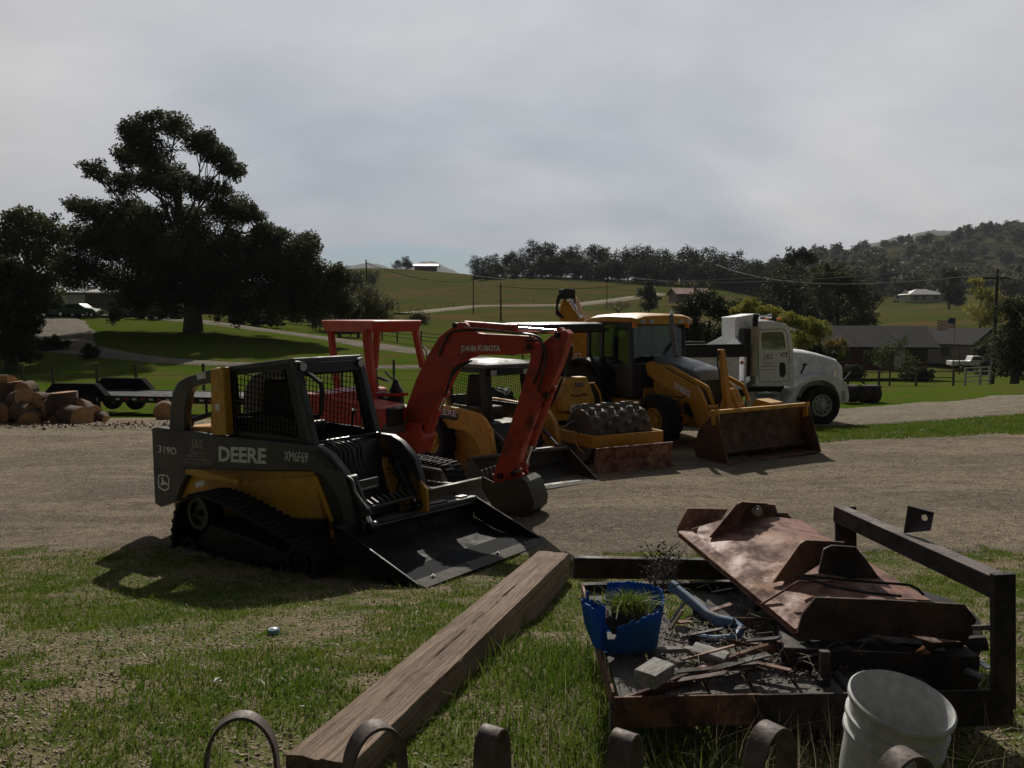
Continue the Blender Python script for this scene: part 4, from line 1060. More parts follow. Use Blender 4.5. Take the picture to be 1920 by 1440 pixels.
MB().lathe([(.001, 0), (.09, .01), (.12, .02), (.09, .035), (.001, .04)], U.I @ at(718, 714, 10.8), (0.3, 0.2, 1), 16).build('seat_pad', M['black'], exc)
MB().tube([U.I @ at(708, 741, 10.6), U.I @ at(740, 741, 10.6), U.I @ at(766, 739, 10.6)], .022).build('front_rail', M['red2'], exc)
MB().tube([U.I @ at(708, 784, 10.5), U.I @ at(748, 781, 10.5)], .018).build('front_rail', M['red2'], exc)
MB().tube([U.I @ at(707, 737, 10.5), U.I @ at(718, 735, 10.5), U.I @ at(732, 738, 10.5)], .016).build('hand_rail', M['chrome'], exc)
hose(exc, [U.I @ at(790, 650, 11.2), U.I @ at(798, 655, 11.1), U.I @ at(800, 672, 11.0), U.I @ at(794, 690, 11.0)], .014, 'handle', M['steel'])
MB().bx(x0b+.62, x1b-.15, -.1, .5, zb0+.02, zb0+.20).build('seat_base', M['black'], exc, .02)
# undercarriage turned a little more towards the camera
C_ = Frame((-2.10, 10.75, 0.0), -41)
ug = empty('undercarriage'); ug.parent = exc; ug.matrix_world = C_.M
tq = smooth_closed([(-1.0, .02), (0, .0), (1.15, .02), (1.32, .12), (1.36, .28), (1.26, .44), (1.05, .50), (0, .50), (-.9, .50), (-1.15, .42), (-1.2, .25), (-1.15, .1)], 6)
for y0, y1 in ((-.75, -.43), (.43, .75)):
    tb = track_belt(ug, tq, y0, y1, lug=.09, th=.025, lh=.025)
    MB().prism([(-.95, .12), (.95, .12), (.95, .36), (-.95, .36)], y0+.06, y1-.06).build('track_frame', M['grey'], tb, .02)
MB().bx(-.5, .6, -.43, .43, .2, .45).build('car_body', M['grey'], ug, .03)
MB().cyl((0, 0, .45), (0, 0, .62), .38, n=28).build('slew_ring', M['black'], ug)
# dozer blade
b0 = C_.I @ at(742, 934, 9.75); 
bl = MB().prism([(1.62, .06), (1.66, .05), (1.60, .20), (1.66, .33), (1.63, .34), (1.58, .33), (1.54, .20)], -.78, .78); bl.build('dozer_blade', M['grey'], ug, .006)
for s in (-1, 1):
    MB().obx((1.15, s*.28, .24), (.95, .09, .12), (0, -2, 0)).build('blade_arm', M['grey'], ug, .01)
ram(ug, (.7, 0, .42), (1.5, 0, .26), .045, M['grey'], .6)
text('KUBOTA', E_, -.1015, (0,0), (0,0), M['text'], exc, pts=[(896, 658), (938, 659), (896, 647)], bold=.03)
text('JD4H86', E_, -.1015, (0,0), (0,0), M['text'], exc, pts=[(864, 662), (893, 662), (864, 648)], bold=.02)

# ================= yellow wheeled skid steer =================
Sk = Frame((-.95, 13.75, 0.0), -50)
sk = empty('skid_steer', Sk)
tag(sk, 'older yellow wheeled loader between the excavator and the roller, mesh screened cab', 'skid steer')
P = lambda pts, y: Sk.SS(pts, y)
for s in (1, -1):
    am = P([(775, 752), (812, 756), (870, 768), (896, 776), (906, 785), (918, 805), (925, 850), (925, 880), (908, 880), (903, 850), (890, 822), (870, 806), (812, 800), (775, 790)], -.70)
    q = MB().prism(am, -.72, -.62); q = q if s > 0 else q.flipped(); q.build('loader_arm', M['yellowold'], sk, .02, seg=2)
MB().prism(P([(790, 800), (880, 806), (905, 830), (915, 885), (790, 885)], -.55), -.52, .52).build('chassis', M['yellowold'], sk, .02)
cabx0, cabz1 = Sk.S(866, 682, -.42); cabx1, _ = Sk.S(905, 682, -.42)
zlo = Sk.S(880, 775, -.42)[1]
x0s, x1s = Sk.S(838, 700, -.42)[0], Sk.S(912, 700, -.42)[0]
zt2 = Sk.S(905, 688, -.42)[1]
for s in (-1, 1):
    fo = [(x0s, zt2-.02), (x1s-.05, zt2), (x1s+.05, zlo-.1), (x0s+.05, zlo-.1)]; fi = [(x0s+.09, zt2-.11), (x1s-.17, zt2-.10), (x1s-.10, zlo+.12), (x0s+.13, zlo+.12)]
    fr_ = MB().ringprism(fo, fi, s*.42-.02, s*.42+.02).build('cab_side_frame', M['black'], sk, .006)
    g_ = MB(); bb = bbox(fi); mesh_grid(g_, inpoly(fi), *bb, s*.42, st=.05, r=.0038, skew=.1); g_.build('wire_screen', M['screen'], fr_)
    MB().prism([(x1s-.06, zt2-.01), (x1s+.0, zt2-.01), (x1s+.12, zlo-.1), (x1s+.04, zlo-.1)], s*.40-.045, s*.40+.045).build('cab_pillar', M['black'], sk, .008)
    MB().prism([(x0s-.02, zt2-.01), (x0s+.06, zt2-.01), (x0s+.10, zlo-.1), (x0s+.02, zlo-.1)], s*.40-.045, s*.40+.045).build('cab_pillar', M['black'], sk, .008)
MB().loft([[(x0s-.03, -.47, zt2-.02), (x1s+.02, -.47, zt2-.02), (x1s+.02, .47, zt2-.02), (x0s-.03, .47, zt2-.02)], [(x0s-.03, -.47, zt2+.03), (x1s+.04, -.47, zt2+.03), (x1s+.04, .47, zt2+.03), (x0s-.03, .47, zt2+.03)], [(x0s+.1, -.36, zt2+.09), (x1s-.08, -.36, zt2+.09), (x1s-.08, .36, zt2+.09), (x0s+.1, .36, zt2+.09)]]).build('roof', M['floorsteel'], sk, .01)
MB().bx(x0s+.0, x0s+.04, -.36, .36, zlo-.1, zlo+.25).build('rear_wall', M['black'], sk)
MB().bx(x1s+.02, x1s+.06, -.36, .36, zt2-.14, zt2-.02).build('header_panel', M['black'], sk, .006)
qs = MB().obx((x0s+.30, 0, zlo+.30), (.10, .44, .6), (0, 10, 0)); qs.obx((x0s+.5, 0, zlo+.02), (.42, .44, .14)); qs.build('seat', M['grey'], sk, .03, seg=2)
for s in (-1, 1): MB().bx(x1s+.05, x1s+.08, s*.33-.05, s*.33+.05, zt2-.13, zt2-.05).build('headlight', M['lens'], sk)
MB().prism([(x1s+.0, zlo-.1), (x1s+.12, zlo-.12), (x1s+.5, zlo-.65), (x1s+.4, zlo-.9), (x1s-.3, zlo-.9), (x1s-.3, zlo-.1)], -.42, .42).build('front_body', M['black'], sk, .02)
for (px, py) in ((850, 868), (785, 865)):
    x_, z_ = Sk.S(px, py, -.86)
for x_ in (-.55, .42):
    for s in (-1, 1): wheel(sk, (x_, s*.72, .40), .40, .26, .21, M['rubber'], M['yellowold'], side=s, lugs=16)
for s in (-1, 1): ram(sk, Vector((x1s+.15, s*.5, zlo-.15)), Vector((x1s+.72, s*.45, .38)), .035, M['grey'], .6)
A = ground(924, 933); B = ground(1122, 903)
d_ = (B - A).normalized(); A = B - d_*1.74; yb_ = math.degrees(math.atan2(d_.y, d_.x)) - 90
KS = Frame(((A.x+B.x)/2, (A.y+B.y)/2, .012), yb_)
bk = empty('bucket'); bk.parent = sk; bk.matrix_world = KS.M; hw = .87
xt, zt1 = KS.S(1065, 838, hw)
prof = [(0, 0), (-.45, .0), (-.62, .04), (xt-.10, .16), (xt-.12, .34), (xt-.03, zt1-.06), (xt, zt1)]
outer = [(x_, z_-.012) if i < 2 else (x_-.012, z_-.007) for i, (x_, z_) in enumerate(prof)]
MB().prism(prof + outer[::-1], -hw, hw).build('bucket_shell', M['bucketsteel'], bk, .003)
for s in (-1, 1):
    MB().prism(prof, s*hw - (.012 if s < 0 else 0), s*hw + (.012 if s > 0 else 0)).build('side_plate', M['bucketsteel'], bk, .003)
MB().prism([(-.12, -.012), (.03, -.010), (.03, .0), (-.12, .012)], -hw-.005, hw+.005).build('cutting_edge', M['edge'], bk)
MB().bx(xt-.05, xt+.012, -hw, hw, zt1-.03, zt1+.008).build('top_lip', M['edge'], bk, .005)
MB().bx(xt-.08, xt-.0, .30, .62, zt1+.009, zt1+.024).build('mounting_pad', M['bucketsteel'], bk, .003)
pn = P([(775, 760), (864, 778), (866, 784), (863, 790), (775, 776)], -.7215)
MB().prism(P([(790, 762), (855, 773), (860, 778), (859, 786), (855, 789), (790, 778)], -.7215), -.7235, -.7205).build('name_plate', M['textdark'], sk)
text('JOHN DEERE', Sk, -.725, (0,0), (0,0), M['text'], sk, pts=[(770, 772), (856, 785), (770, 758)], bold=.02)

# ================= pad-foot roller =================
Ro = Frame((1.15, 14.55, 0.0), -63)
ro = empty('padfoot_roller', Ro)
tag(ro, 'yellow pad-foot roller with black canopy and a small blade, beside the backhoe', 'roller')
P = lambda pts, y: Ro.SS(pts, y)
PF = lambda pts, x: [Ro.F(a, b, x) for a, b in pts]
# blade
A = ground(1122, 889); B = ground(1261, 876); d_ = (B - A).normalized(); yb_ = math.degrees(math.atan2(d_.y, d_.x)) - 90
Fb = Frame(((A.x+B.x)/2, (A.y+B.y)/2, .01), yb_); hb = (B - A).length / 2
bb_ = empty('blade'); bb_.parent = ro; bb_.matrix_world = Fb.M
zt3 = Fb.F(1108, 842, 0.0)[1]
MB().prism([(.0, .02), (.03, .0), (-.05, zt3*.45), (.015, zt3), (-.02, zt3), (-.09, zt3*.45), (-.03, .02)], -hb-.04, hb).build('blade_plate', M['rustred'], bb_, .004)
MB().bx(-.45, -.06, -.5, -.4, .1, .22).bx(-.45, -.06, .4, .5, .1, .22).build('push_arm', M['yellowold'], bb_, .01)
# drum frame tray
tz0, tz1 = Fb.F(1106, 838, -.35)[1], Fb.F(1106, 817, -.35)[1]
fo = [(-.28, -hb+.06), (-.28, hb+.03), (-1.55, hb+.03), (-1.55, -hb+.06)]; fi = [(-.31, -hb+.09), (-.31, hb-.0), (-1.52, hb-.0), (-1.52, -hb+.09)]
MB().ringprism(fo, fi, tz0-.02, tz1-.0, ax=2).build('drum_frame', M['yellow'], bb_, .006)
# drum with pads
dr, dc = .43, Vector((-.88, 0.07, .47)); dl = hb - .14
dm = MB(); dm.lathe([(.30, -dl+.04), (dr-.03, -dl), (dr, -dl), (dr, dl), (dr-.03, dl), (.30, dl-.04)], dc, (0, 1, 0), 40)
dm.lathe([(.30, -dl+.04), (.12, -dl+.08), (.001, -dl+.08)], dc, (0,1,0), 24); dm.lathe([(.30, dl-.04), (.001, dl-.04)], dc, (0,1,0), 24)
M['drum'] = paint('bare_drum_steel', (0.115, 0.10, 0.085), 0.55, (0.07, 0.055, 0.045), 0.8, 4, metal=.0)
dr_o = dm.build('drum', M['drum'], bb_)
pm = MB(); rows = 6
for j in range(rows):
    for i in range(14):
        a = 2*math.pi*(i + (.5 if j % 2 else 0)) / 14; yy = -dl + .10 + j*(2*dl-.2)/(rows-1)
        R_m = Matrix.Rotation(a, 3, 'Y'); c_ = dc + Vector((0, yy, 0))
        V8 = []
        for rr_, hx, hy in ((dr-.01, .048, .052), (dr+.085, .032, .036)):
            for sx_, sy_ in ((-1,-1),(1,-1),(1,1),(-1,1)): V8.append(c_ + R_m @ Vector((sx_*hx, sy_*hy, rr_)))
        q = MB().add(V8, [(0,3,2,1),(4,5,6,7),(0,1,5,4),(1,2,6,5),(2,3,7,6),(3,0,4,7)])
        q.build('pad', M['drum'], dr_o, .006)
# body behind the drum
xb = -1.0
def boxpx(name, px0, px1, pyt, pyb, x, dep, mat, bev=.02):
    y0, z1 = Ro.F(px0, pyt, x); y1, _ = Ro.F(px1, pyt, x); z0 = Ro.F(px0, pyb, x)[1]
    if y1 < y0: y0, y1 = y1, y0
    return MB().bx(x-dep, x, y0, y1, z0, z1).build(name, mat, ro, bev, seg=2)
pod = P
yA, zA = Ro.F(1063, 708, -.35); yB, _ = Ro.F(1101, 708, -.35); yC, zC = Ro.F(1056, 772, -.2); yD, _ = Ro.F(1117, 772, -.2)
pl_ = MB().loft([[(-.20, yC, zC), (-.20, yD, zC), (-.60, yD, zC), (-.60, yC, zC)], [(-.22, yC+.01, zC+.25), (-.22, yD-.02, zC+.25), (-.60, yD-.02, zC+.25), (-.60, yC+.01, zC+.25)], [(-.35, yA, zA), (-.35, yB, zA), (-.60, yB, zA), (-.60, yA, zA)]])
pl_.build('front_console', M['yellowold'], ro, .02, seg=2)
y0, z0 = Ro.F(1078, 725, -.30); y1, z1 = Ro.F(1092, 717, -.30)
MB().bx(-.31, -.262, min(y0,y1), max(y0,y1), z0, z1).build('vent', M['floorsteel'], ro)
y0, z0 = Ro.F(1069, 775, -.19); y1, z1 = Ro.F(1101, 757, -.19)
MB().bx(-.20, -.185, min(y0,y1), max(y0,y1), z0, z1).build('name_plate', M['text'], ro)
text('CSC', Ro, -.183, (1072, 771), (1098, 762), M['textdark'], ro, ax=0, bold=.05)
text('SuperPac', Ro, -.196, (1071, 746), (1104, 737), M['textdark'], ro, ax=0, bold=.02)
boxpx('hood', 1020, 1062, 748, 778, -.45, .9, M['yellowold']); boxpx('operator_floor', 1012, 1125, 778, 792, -.35, 1.3, M['yellowold'])
boxpx('rear_body', 1000, 1118, 790, 850, -.9, 1.4, M['black']); boxpx('battery_box', 1030, 1062, 727, 748, -.55, .5, M['black'])
boxpx('side_tank', 1004, 1035, 790, 812, -.35, .5, M['yellowold'])
for pts in ([(1042, 754), (1040, 744), (1047, 725), (1060, 720), (1064, 722)], [(1104, 719), (1114, 718), (1124, 735), (1128, 752), (1124, 762), (1114, 763)]):
    MB().tube([(-.38, *Ro.F(a, b, -.38)) for a, b in pts], .018, 8).build('hand_rail', M['yellowold'], ro)
# canopy
yl, zl = Ro.F(984, 612, -.9); yr, _ = Ro.F(1132, 612, -.35); 
yl2, zt4 = Ro.F(990, 610, -.7); yr2, zt5 = Ro.F(1131, 606, -.2)
zt5 = Ro.F(1131, 606, -.2)[1]
half = (yr2 - yl2) / 2
MB().loft([[(-1.9, yr2-1.35, zt5-.19), (-.2, yr2-1.35, zt5-.19), (-.2, yr2, zt5-.17), (-1.9, yr2, zt5-.17)], [(-1.9, yr2-1.33, zt5-.03), (-.18, yr2-1.33, zt5-.03), (-.18, yr2, zt5-.01), (-1.9, yr2, zt5-.01)], [(-1.8, yr2-1.20, zt5+.01), (-.3, yr2-1.20, zt5+.01), (-.3, yr2-.1, zt5+.02), (-1.8, yr2-.1, zt5+.02)]]).build('canopy_roof', M['black'], ro, .03, seg=3)
for px, x_ in ((1001, -.42), (1063, -1.72)):
    y0, z0 = Ro.F(px, 625, x_); y1, z1 = Ro.F(px+6, 790, x_)
    MB().bx(x_-.05, x_+.05, y0-.05, y0+.05, zC-.1, zt5-.07).build('canopy_post', M['black'], ro, .01)
MB().bx(-.52, -.42, Ro.F(1068, 640, -.42)[0]-.05, Ro.F(1068, 640, -.42)[0]+.05, zC-.1, zt5-.07).build('canopy_post', M['black'], ro, .01)
for s in (-1, 1): wheel(ro, (-2.0, s*.55, .50), .50, .34, .26, M['rubber'], M['yellowold'], side=s, lugs=14)
for k in range(4):
    p = Ro.I @ at(1008 + k*6, 812 + (k%2)*14, 13.2)
    MB().lathe([(.001, -.07), (.05, -.06), (.075, 0), (.05, .06), (.001, .07)], p, (.2, .1, 1), 16).build('filter_canister', M['floorsteel'], ro)
hose(ro, [Ro.I @ at(1062, 800, 12.9), Ro.I @ at(1080, 790, 12.8), Ro.I @ at(1086, 812, 12.7), Ro.I @ at(1090, 838, 12.7)], .016)
hose(ro, [Ro.I @ at(1076, 808, 12.8), Ro.I @ at(1082, 835, 12.6), Ro.I @ at(1095, 850, 12.5)], .012, mat=M['yellowold'])
# ================= backhoe loader =================
# bucket edge centre at (4.46, 13.55) on the ground; machine axis yaw -60
A = ground(1364, 872); B = ground(1537, 850); d_ = (B - A); hbw = d_.length/2; d_.normalize(); ybh = math.degrees(math.atan2(d_.y, d_.x)) - 90
mid = (A + B) / 2
fwd = Vector((math.cos(R(ybh)), math.sin(R(ybh)), 0))
H = Frame((mid.x - fwd.x*2.0, mid.y - fwd.y*2.0, 0.0), ybh)      # origin at the front axle
bh = empty('backhoe_loader', H)
tag(bh, 'yellow backhoe loader with glazed cab, 310SG on its arm, rusty front bucket lowered', 'backhoe')
P = lambda pts, y: H.SS(pts, y)
hit = lambda px, py, ax, v: H.hit(px, py, ax, v)
Hy = -.98
# front bucket
bk = empty('bucket'); bk.parent = bh; KB2 = Frame((mid.x, mid.y, .012), ybh); bk.matrix_world = KB2.M
xt, zt1 = KB2.S(1341, 771, -hbw)
prof = [(0, 0), (-.48, .0), (xt-.02, .10), (xt-.12, .30), (xt-.12, .60), (xt-.05, zt1-.12), (xt, zt1)]
sidep = KB2.SS([(1341, 771), (1326, 788), (1310, 808), (1301, 840), (1308, 858), (1328, 868), (1364, 872)], -hbw)
outer = [(x_, z_-.014) if i < 2 else (x_-.014, z_-.008) for i, (x_, z_) in enumerate(prof)]
MB().prism(prof + outer[::-1], -hbw, hbw).build('bucket_shell', M['rustyellow'], bk, .003)
for s in (-1, 1):
    MB().prism(sidep, s*hbw - (.014 if s < 0 else 0), s*hbw + (.014 if s > 0 else 0)).build('side_plate', M['rustyellow'], bk, .003)
    MB().prism([(.02, 0), (xt+.02, zt1), (xt-.05, zt1), (-.10, 0)], s*hbw-.02, s*hbw+.02).build('side_cutter', M['rustyellow'], bk, .003)
    MB().prism([(xt+.03, zt1+.03), (xt+.05, zt1-.22), (xt-.05, zt1-.26), (xt-.08, zt1+.0)], s*(hbw-.02)-.05, s*(hbw-.02)+.05).build('corner_plate', M['yellow'], bk, .006)
MB().prism([(-.12, -.012), (.035, -.010), (.035, .002), (-.12, .014)], -hbw-.005, hbw+.005).build('cutting_edge', M['rust'], bk)
MB().bx(xt-.06, xt+.015, -hbw, hbw, zt1-.05, zt1+.012).build('top_lip', M['yellowold'], bk, .006)
for y_ in (-.75, -.25, .3, .8):
    MB().prism([(xt-.14, zt1-.02), (xt-.22, zt1-.05), (xt-.34, .62), (xt-.34, .3), (xt-.16, .3)], y_-.02, y_+.02).build('bucket_rib', M['yellowold'], bk, .004)
# loader arms
ao = P([(1209, 682), (1217, 677), (1232, 682), (1290, 715), (1302, 722), (1312, 736), (1325, 768), (1330, 790), (1322, 800), (1315, 812), (1308, 800), (1300, 778), (1290, 755), (1278, 748), (1262, 738), (1238, 722), (1214, 703)], -.50)
for s in (1, -1):
    q = MB().prism(ao, -.50, -.41); q = q if s > 0 else q.flipped(); q.build('loader_arm', M['yellow'], bh, .015, seg=2)
li = [(1238, 683), (1258, 685), (1325, 722), (1330, 728), (1339, 757), (1336, 758), (1325, 731), (1256, 690), (1240, 688)]
for s in (1, -1):
    q = MB().prism(P(li, -.46), -.49, -.43); q = q if s > 0 else q.flipped(); q.build('upper_link', M['yellow'], bh, .006)
MB().tube([hit(1326, 766, 1, -.46), hit(1326, 766, 1, -.46) + Vector((0, .92, 0))], .06, 12).build('torque_tube', M['yellow'], bh)
for px in (1320, 1368):
    pass
ram(bh, hit(1219, 748, 1, -.48), hit(1282, 752, 1, -.46), .055, M['yellow'], .85)
# tall bucket levers in front of the grille
xl = hit(1340, 760, 1, -.74).x
for (a, b_, y_, w_) in (((1352, 655), (1366, 768), None, .07), ((1364, 730), (1354, 768), None, .05), ((1372, 728), (1386, 768), None, .05)):
    p0 = H.I @ at(*a, 14.45); p1 = H.I @ at(*b_, 14.2)
    d = Vector((w_*.8, 0, 0)); e = Vector((0, w_, 0))
    MB().loft([[p1-d-e, p1+d-e, p1+d+e, p1-d+e], [p0-d*.8-e*.8, p0+d*.8-e*.8, p0+d*.8+e*.8, p0-d*.8+e*.8]]).build('bucket_lever', M['yellow'], bh, .008)
hose(bh, [H.I @ at(1348, 658, 14.4), H.I @ at(1345, 680, 14.4), H.I @ at(1350, 705, 14.35), H.I @ at(1350, 735, 14.3), H.I @ at(1348, 765, 14.2)], .014)
MB().prism([(0, 0), (.5, 0), (.42, .10), (.1, .14)], -.28, .05).build('bucket_bracket', M['yellow'], bk).location = (xt-.5, .55, zt1-.05)
# hood and grille
h1 = [(1268, 676), (1300, 681), (1347, 692), (1352, 700)]
g0 = hit(1308, 700, 1, -.42); g1 = hit(1320, 762, 1, -.42); hr = hit(1225, 672, 1, -.42); hx = g0.x
zt6 = hit(1308, 694, 1, -.36).z; zr6 = hit(1240, 672, 1, -.36).z
hx = hit(1308, 694, 1, -.36).x; hx0 = hit(1226, 676, 1, -.36).x
ht = MB()
def hoodring(x_, zt_, w_): return [(x_, -w_, zt_-.16), (x_, -w_, zt_-.05), (x_, -w_+.12, zt_), (x_, w_-.12, zt_), (x_, w_, zt_-.05), (x_, w_, zt_-.16)]
ht.loft([hoodring(hx0, zr6+.04, .38), hoodring((hx0+hx)/2, (zr6+zt6)/2+.05, .37), hoodring(hx, zt6, .36), [(hx+.05, -.35, zt6-.2), (hx+.05, -.35, zt6-.12), (hx+.04, -.3, zt6-.06), (hx+.04, .3, zt6-.06), (hx+.05, .35, zt6-.12), (hx+.05, .35, zt6-.2)]])
ht.build('hood_top', paint('hood_grey', (0.16, 0.18, 0.20), .3, (.2, .19, .17), .3, 3), bh, .01)
zb6 = .55
MB().bx(hx0, hx-.35, -.36, .36, zb6, zt6-.12).build('hood_side', M['yellow'], bh, .01)
MB().bx(hx-.35, hx+.02, -.345, .345, zb6, zt6-.14).build('grille', M['black'], bh, .01)
gg = MB()
for k in range(14): z_ = zb6 + .08 + k*.045; gg.bx(hx+.02, hx+.032, -.32, .32, z_, z_+.02)
gg.build('grille_slats', M['hose'], bh)
MB().prism([(-.9, .35), (.5, .35), (.75, .55), (.7, .75), (-1.0, .80)], -.30, .30).build('front_frame', M['yellow'], bh, .02)
MB().bx(-.25, .25, -.78, .78, .42, .58).build('front_axle', M['yellow'], bh, .03)
for s in (-1, 1): wheel(bh, (0, s*.86, .49), .49, .34, .24, M['rubber'], M['yellowold'], side=s, lugs=16, lug_h=.035)
# rear: chassis, big wheels behind
for s in (-1, 1): wheel(bh, (-2.14, s*.84, .72), .72, .46, .36, M['rubber'], M['yellow'], side=s, lugs=18, lug_h=.04)
MB().bx(-3.1, -.9, -.42, .42, .45, 1.0).build('rear_frame', M['yellow'], bh, .02)
MB().prism([(-1.55, .62), (-.25, .62), (-.25, .78), (-.55, 1.0), (-1.4, 1.0)], -.84, -.42).prism([(-1.55, .62), (-.25, .62), (-.25, .78), (-.55, 1.0), (-1.4, 1.0)], .42, .84)
MB().bx(-1.45, -.4, -.80, -.42, .55, .78).build('fuel_tank', M['yellow'], bh, .02)
MB().bx(-1.45, -.4, .42, .80, .55, .78).build('tool_box', M['yellow'], bh, .02)
# cab
cy_ = .72
c_rt = hit(1127, 600, 1, -cy_); c_ft = hit(1181, 598, 1, -cy_); c_fb = hit(1192, 740, 1, -cy_); c_rb = hit(1123, 690, 1, -cy_)
xr, xf = hit(1105, 640, 1, -cy_).x, hit(1180, 640, 1, -cy_).x
zt7 = hit(1180, 603, 1, -cy_).z; zsill = hit(1150, 682, 1, -cy_).z; zfl = hit(1170, 745, 1, -cy_).z
M['cabgrey'] = paint('cab_dark_grey', (0.035, 0.037, 0.04), .5, (.08, .075, .07), .4, 5)
for s in (-1, 1):
    y_ = s*cy_; a, b_ = min(y_, y_-s*.06), max(y_, y_-s*.06)
    xm = hit(1127, 640, 1, -cy_).x
    MB().prism([(xf-.05, zt7), (xf+.04, zt7), (xf+.14, zfl), (xf+.02, zfl)], a, b_).build('cab_pillar', M['cabgrey'], bh, .008)
    MB().prism([(xm-.06, zt7), (xm+.05, zt7), (xm+.03, zfl+.1), (xm-.08, zfl+.2)], a, b_).build('cab_pillar', M['cabgrey'], bh, .008)
    MB().prism([(xr-.10, zt7), (xr+.0, zt7), (xr+.0, zfl+.4), (xr-.10, zfl+.4)], a, b_).build('cab_pillar', M['cabgrey'], bh, .008)
    MB().prism([(xm+.05, zt7-.08), (xf-.05, zt7-.08), (xf-.05, zt7), (xm+.05, zt7)], a, b_).build('door_rail', M['cabgrey'], bh)
    MB().prism([(xm+.05, zt7-.08), (xf-.05, zt7-.08), (xf+.01, zsill), (xm+.04, zsill)], (a+b_)/2-.004, (a+b_)/2+.004).build('door_glass', M['glass'], bh)
    MB().prism([(xm+.04, zsill-.035), (xf+.02, zsill-.035), (xf+.02, zsill), (xm+.04, zsill)], a, b_).build('door_rail', M['cabgrey'], bh)
    dg_ = MB().prism([(xm+.04, zsill-.04), (xf+.02, zsill-.04), (xf+.07, zfl+.02), (xm+.5, zfl+.02), (xm+.28, zfl+.38)], (a+b_)/2-.006, (a+b_)/2+.006); dg_.build('lower_door_glass', flat('dusty_dark_glass', (.07, .072, .072), .15), bh)
    MB().prism([(xr, zt7-.06), (xm-.06, zt7-.06), (xm-.07, zsill), (xr, zsill)], (a+b_)/2-.004, (a+b_)/2+.004).build('quarter_glass', M['glass'], bh)
    MB().prism([(xr, zsill), (xm+.04, zsill), (xm+.28, zfl+.38), (xm+.5, zfl), (xr+.1, zfl+.35), (xr-.05, zfl+.35)], a+.01, b_-.01).build('cab_lower_panel', M['cabgrey'], bh, .01)
    # rear fender
    fd = MB(); fp = [(-2.14 + .86*math.cos(t), .72 + .86*math.sin(t)) for t in np.linspace(R(35), R(150), 12)]; fq = [(-2.14 + .82*math.cos(t), .72 + .82*math.sin(t)) for t in np.linspace(R(35), R(150), 12)]
    fd.prism(fp + fq[::-1], s*.84-.26, s*.84+.26).build('fender', M['black'], bh, .01)
MB().bx(xf+.02, xf+.06, -cy_+.06, cy_-.06, zt7-.08, zt7).build('windscreen_rail', M['cabgrey'], bh)
zws = zt6 + .02
MB().loft([[(xf+.06, -cy_+.05, zws+.05), (xf+.07, -cy_+.05, zws+.05), (xf+.07, cy_-.05, zws+.05), (xf+.06, cy_-.05, zws+.05)], [(xf+.01, -cy_+.05, zt7-.06), (xf+.02, -cy_+.05, zt7-.06), (xf+.02, cy_-.05, zt7-.06), (xf+.01, cy_-.05, zt7-.06)]]).build('windscreen', M['glass'], bh)
MB().tube([(xf+.09, .05, zws+.10), (xf+.07, .42, zt7-.35)], .012, 6).tube([(xf+.085, .18, zws+.3), (xf+.075, .5, zt7-.38)], .008, 6).build('wiper', M['black'], bh)
MB().bx(xf-.6, xf+.08, -cy_+.07, cy_-.07, zfl, zws+.02).build('dashboard', M['cabgrey'], bh, .02)
for s in (-1, 1):
    MB().bx(xr-.10, xr-.06, s*.40-.03, s*.40+.03, zsill, zt7).build('rear_pillar', M['cabgrey'], bh)
MB().bx(xr-.09, xr-.07, -cy_+.06, cy_-.06, zsill, zt7-.04).build('rear_glass', M['glass'], bh)
MB().bx(xr-.1, xr-.04, -cy_+.06, cy_-.06, zfl+.3, zsill).build('cab_rear_panel', M['cabgrey'], bh)
qs = MB(); qs.obx((xr+.55, 0, zsill-.12), (.5, .5, .14)); qs.obx((xr+.30, 0, zsill+.22), (.12, .5, .62), (0, -8, 0)); qs.build('seat', M['cabgrey'], bh, .04, seg=3)
cw = Vector((xf-.32, 0, zws+.12)); MB().tube([cw + Vector((.16*math.cos(t)*.6, .19*math.sin(t), .16*math.cos(t)*.7)) for t in np.linspace(0, 2*math.pi, 20)[:-1]], .014, 6, close=True).build('steering_wheel', M['black'], bh)
MB().tube([cw, (xf-.1, 0, zfl+.2)], .03).build('steering_column', M['black'], bh)
# roof, domed
def rr(x_, w_, z_): return [(x_, -w_, z_-.13), (x_, -w_, z_-.03), (x_, -w_+.22, z_+.03), (x_, 0, z_+.05), (x_, w_-.22, z_+.03), (x_, w_, z_-.03), (x_, w_, z_-.13)]
zr_ = zt7 + .10
MB().loft([rr(xr-.25, .70, zr_-.07), rr(xr+.1, .78, zr_), rr((xr+xf)/2, .80, zr_+.03), rr(xf+.1, .79, zr_+.01), rr(xf+.24, .74, zr_-.03)]).build('roof', M['yellow'], bh, .02, seg=2)
for y_ in (-.60, -.38, .40, .62):
    MB().bx(xf+.22, xf+.27, y_-.06, y_+.06, zt7-.04, zt7+.04).build('work_light', M['lens'], bh, .008)
for s in (-1, 1): MB().lathe([(.001, .0), (.045, .0), (.05, .03), (.04, .09), (.001, .10)], (xf+.12, s*.70, zt7-.12), (0, 0, 1), 12).build('turn_signal', M['amber'], bh)
MB().tube([H.I @ at(1258, 590, 15.4), H.I @ at(1263, 640, 15.4), H.I @ at(1268, 668, 15.2)], .05, 10).build('exhaust_pipe', M['floorsteel'], bh)
MB().cyl(H.I @ at(1258, 590, 15.4), H.I @ at(1262, 582, 15.4), .03).build('exhaust_tip', M['chrome'], bh)
# mirrors, hinges
for (px, py) in ((1132, 618), (1132, 673)): MB().lathe([(.001, -.03), (.035, -.03), (.035, .03), (.001, .03)], hit(px, py, 1, -cy_-.02), (0, 1, 0), 12).build('door_hinge', M['black'], bh)
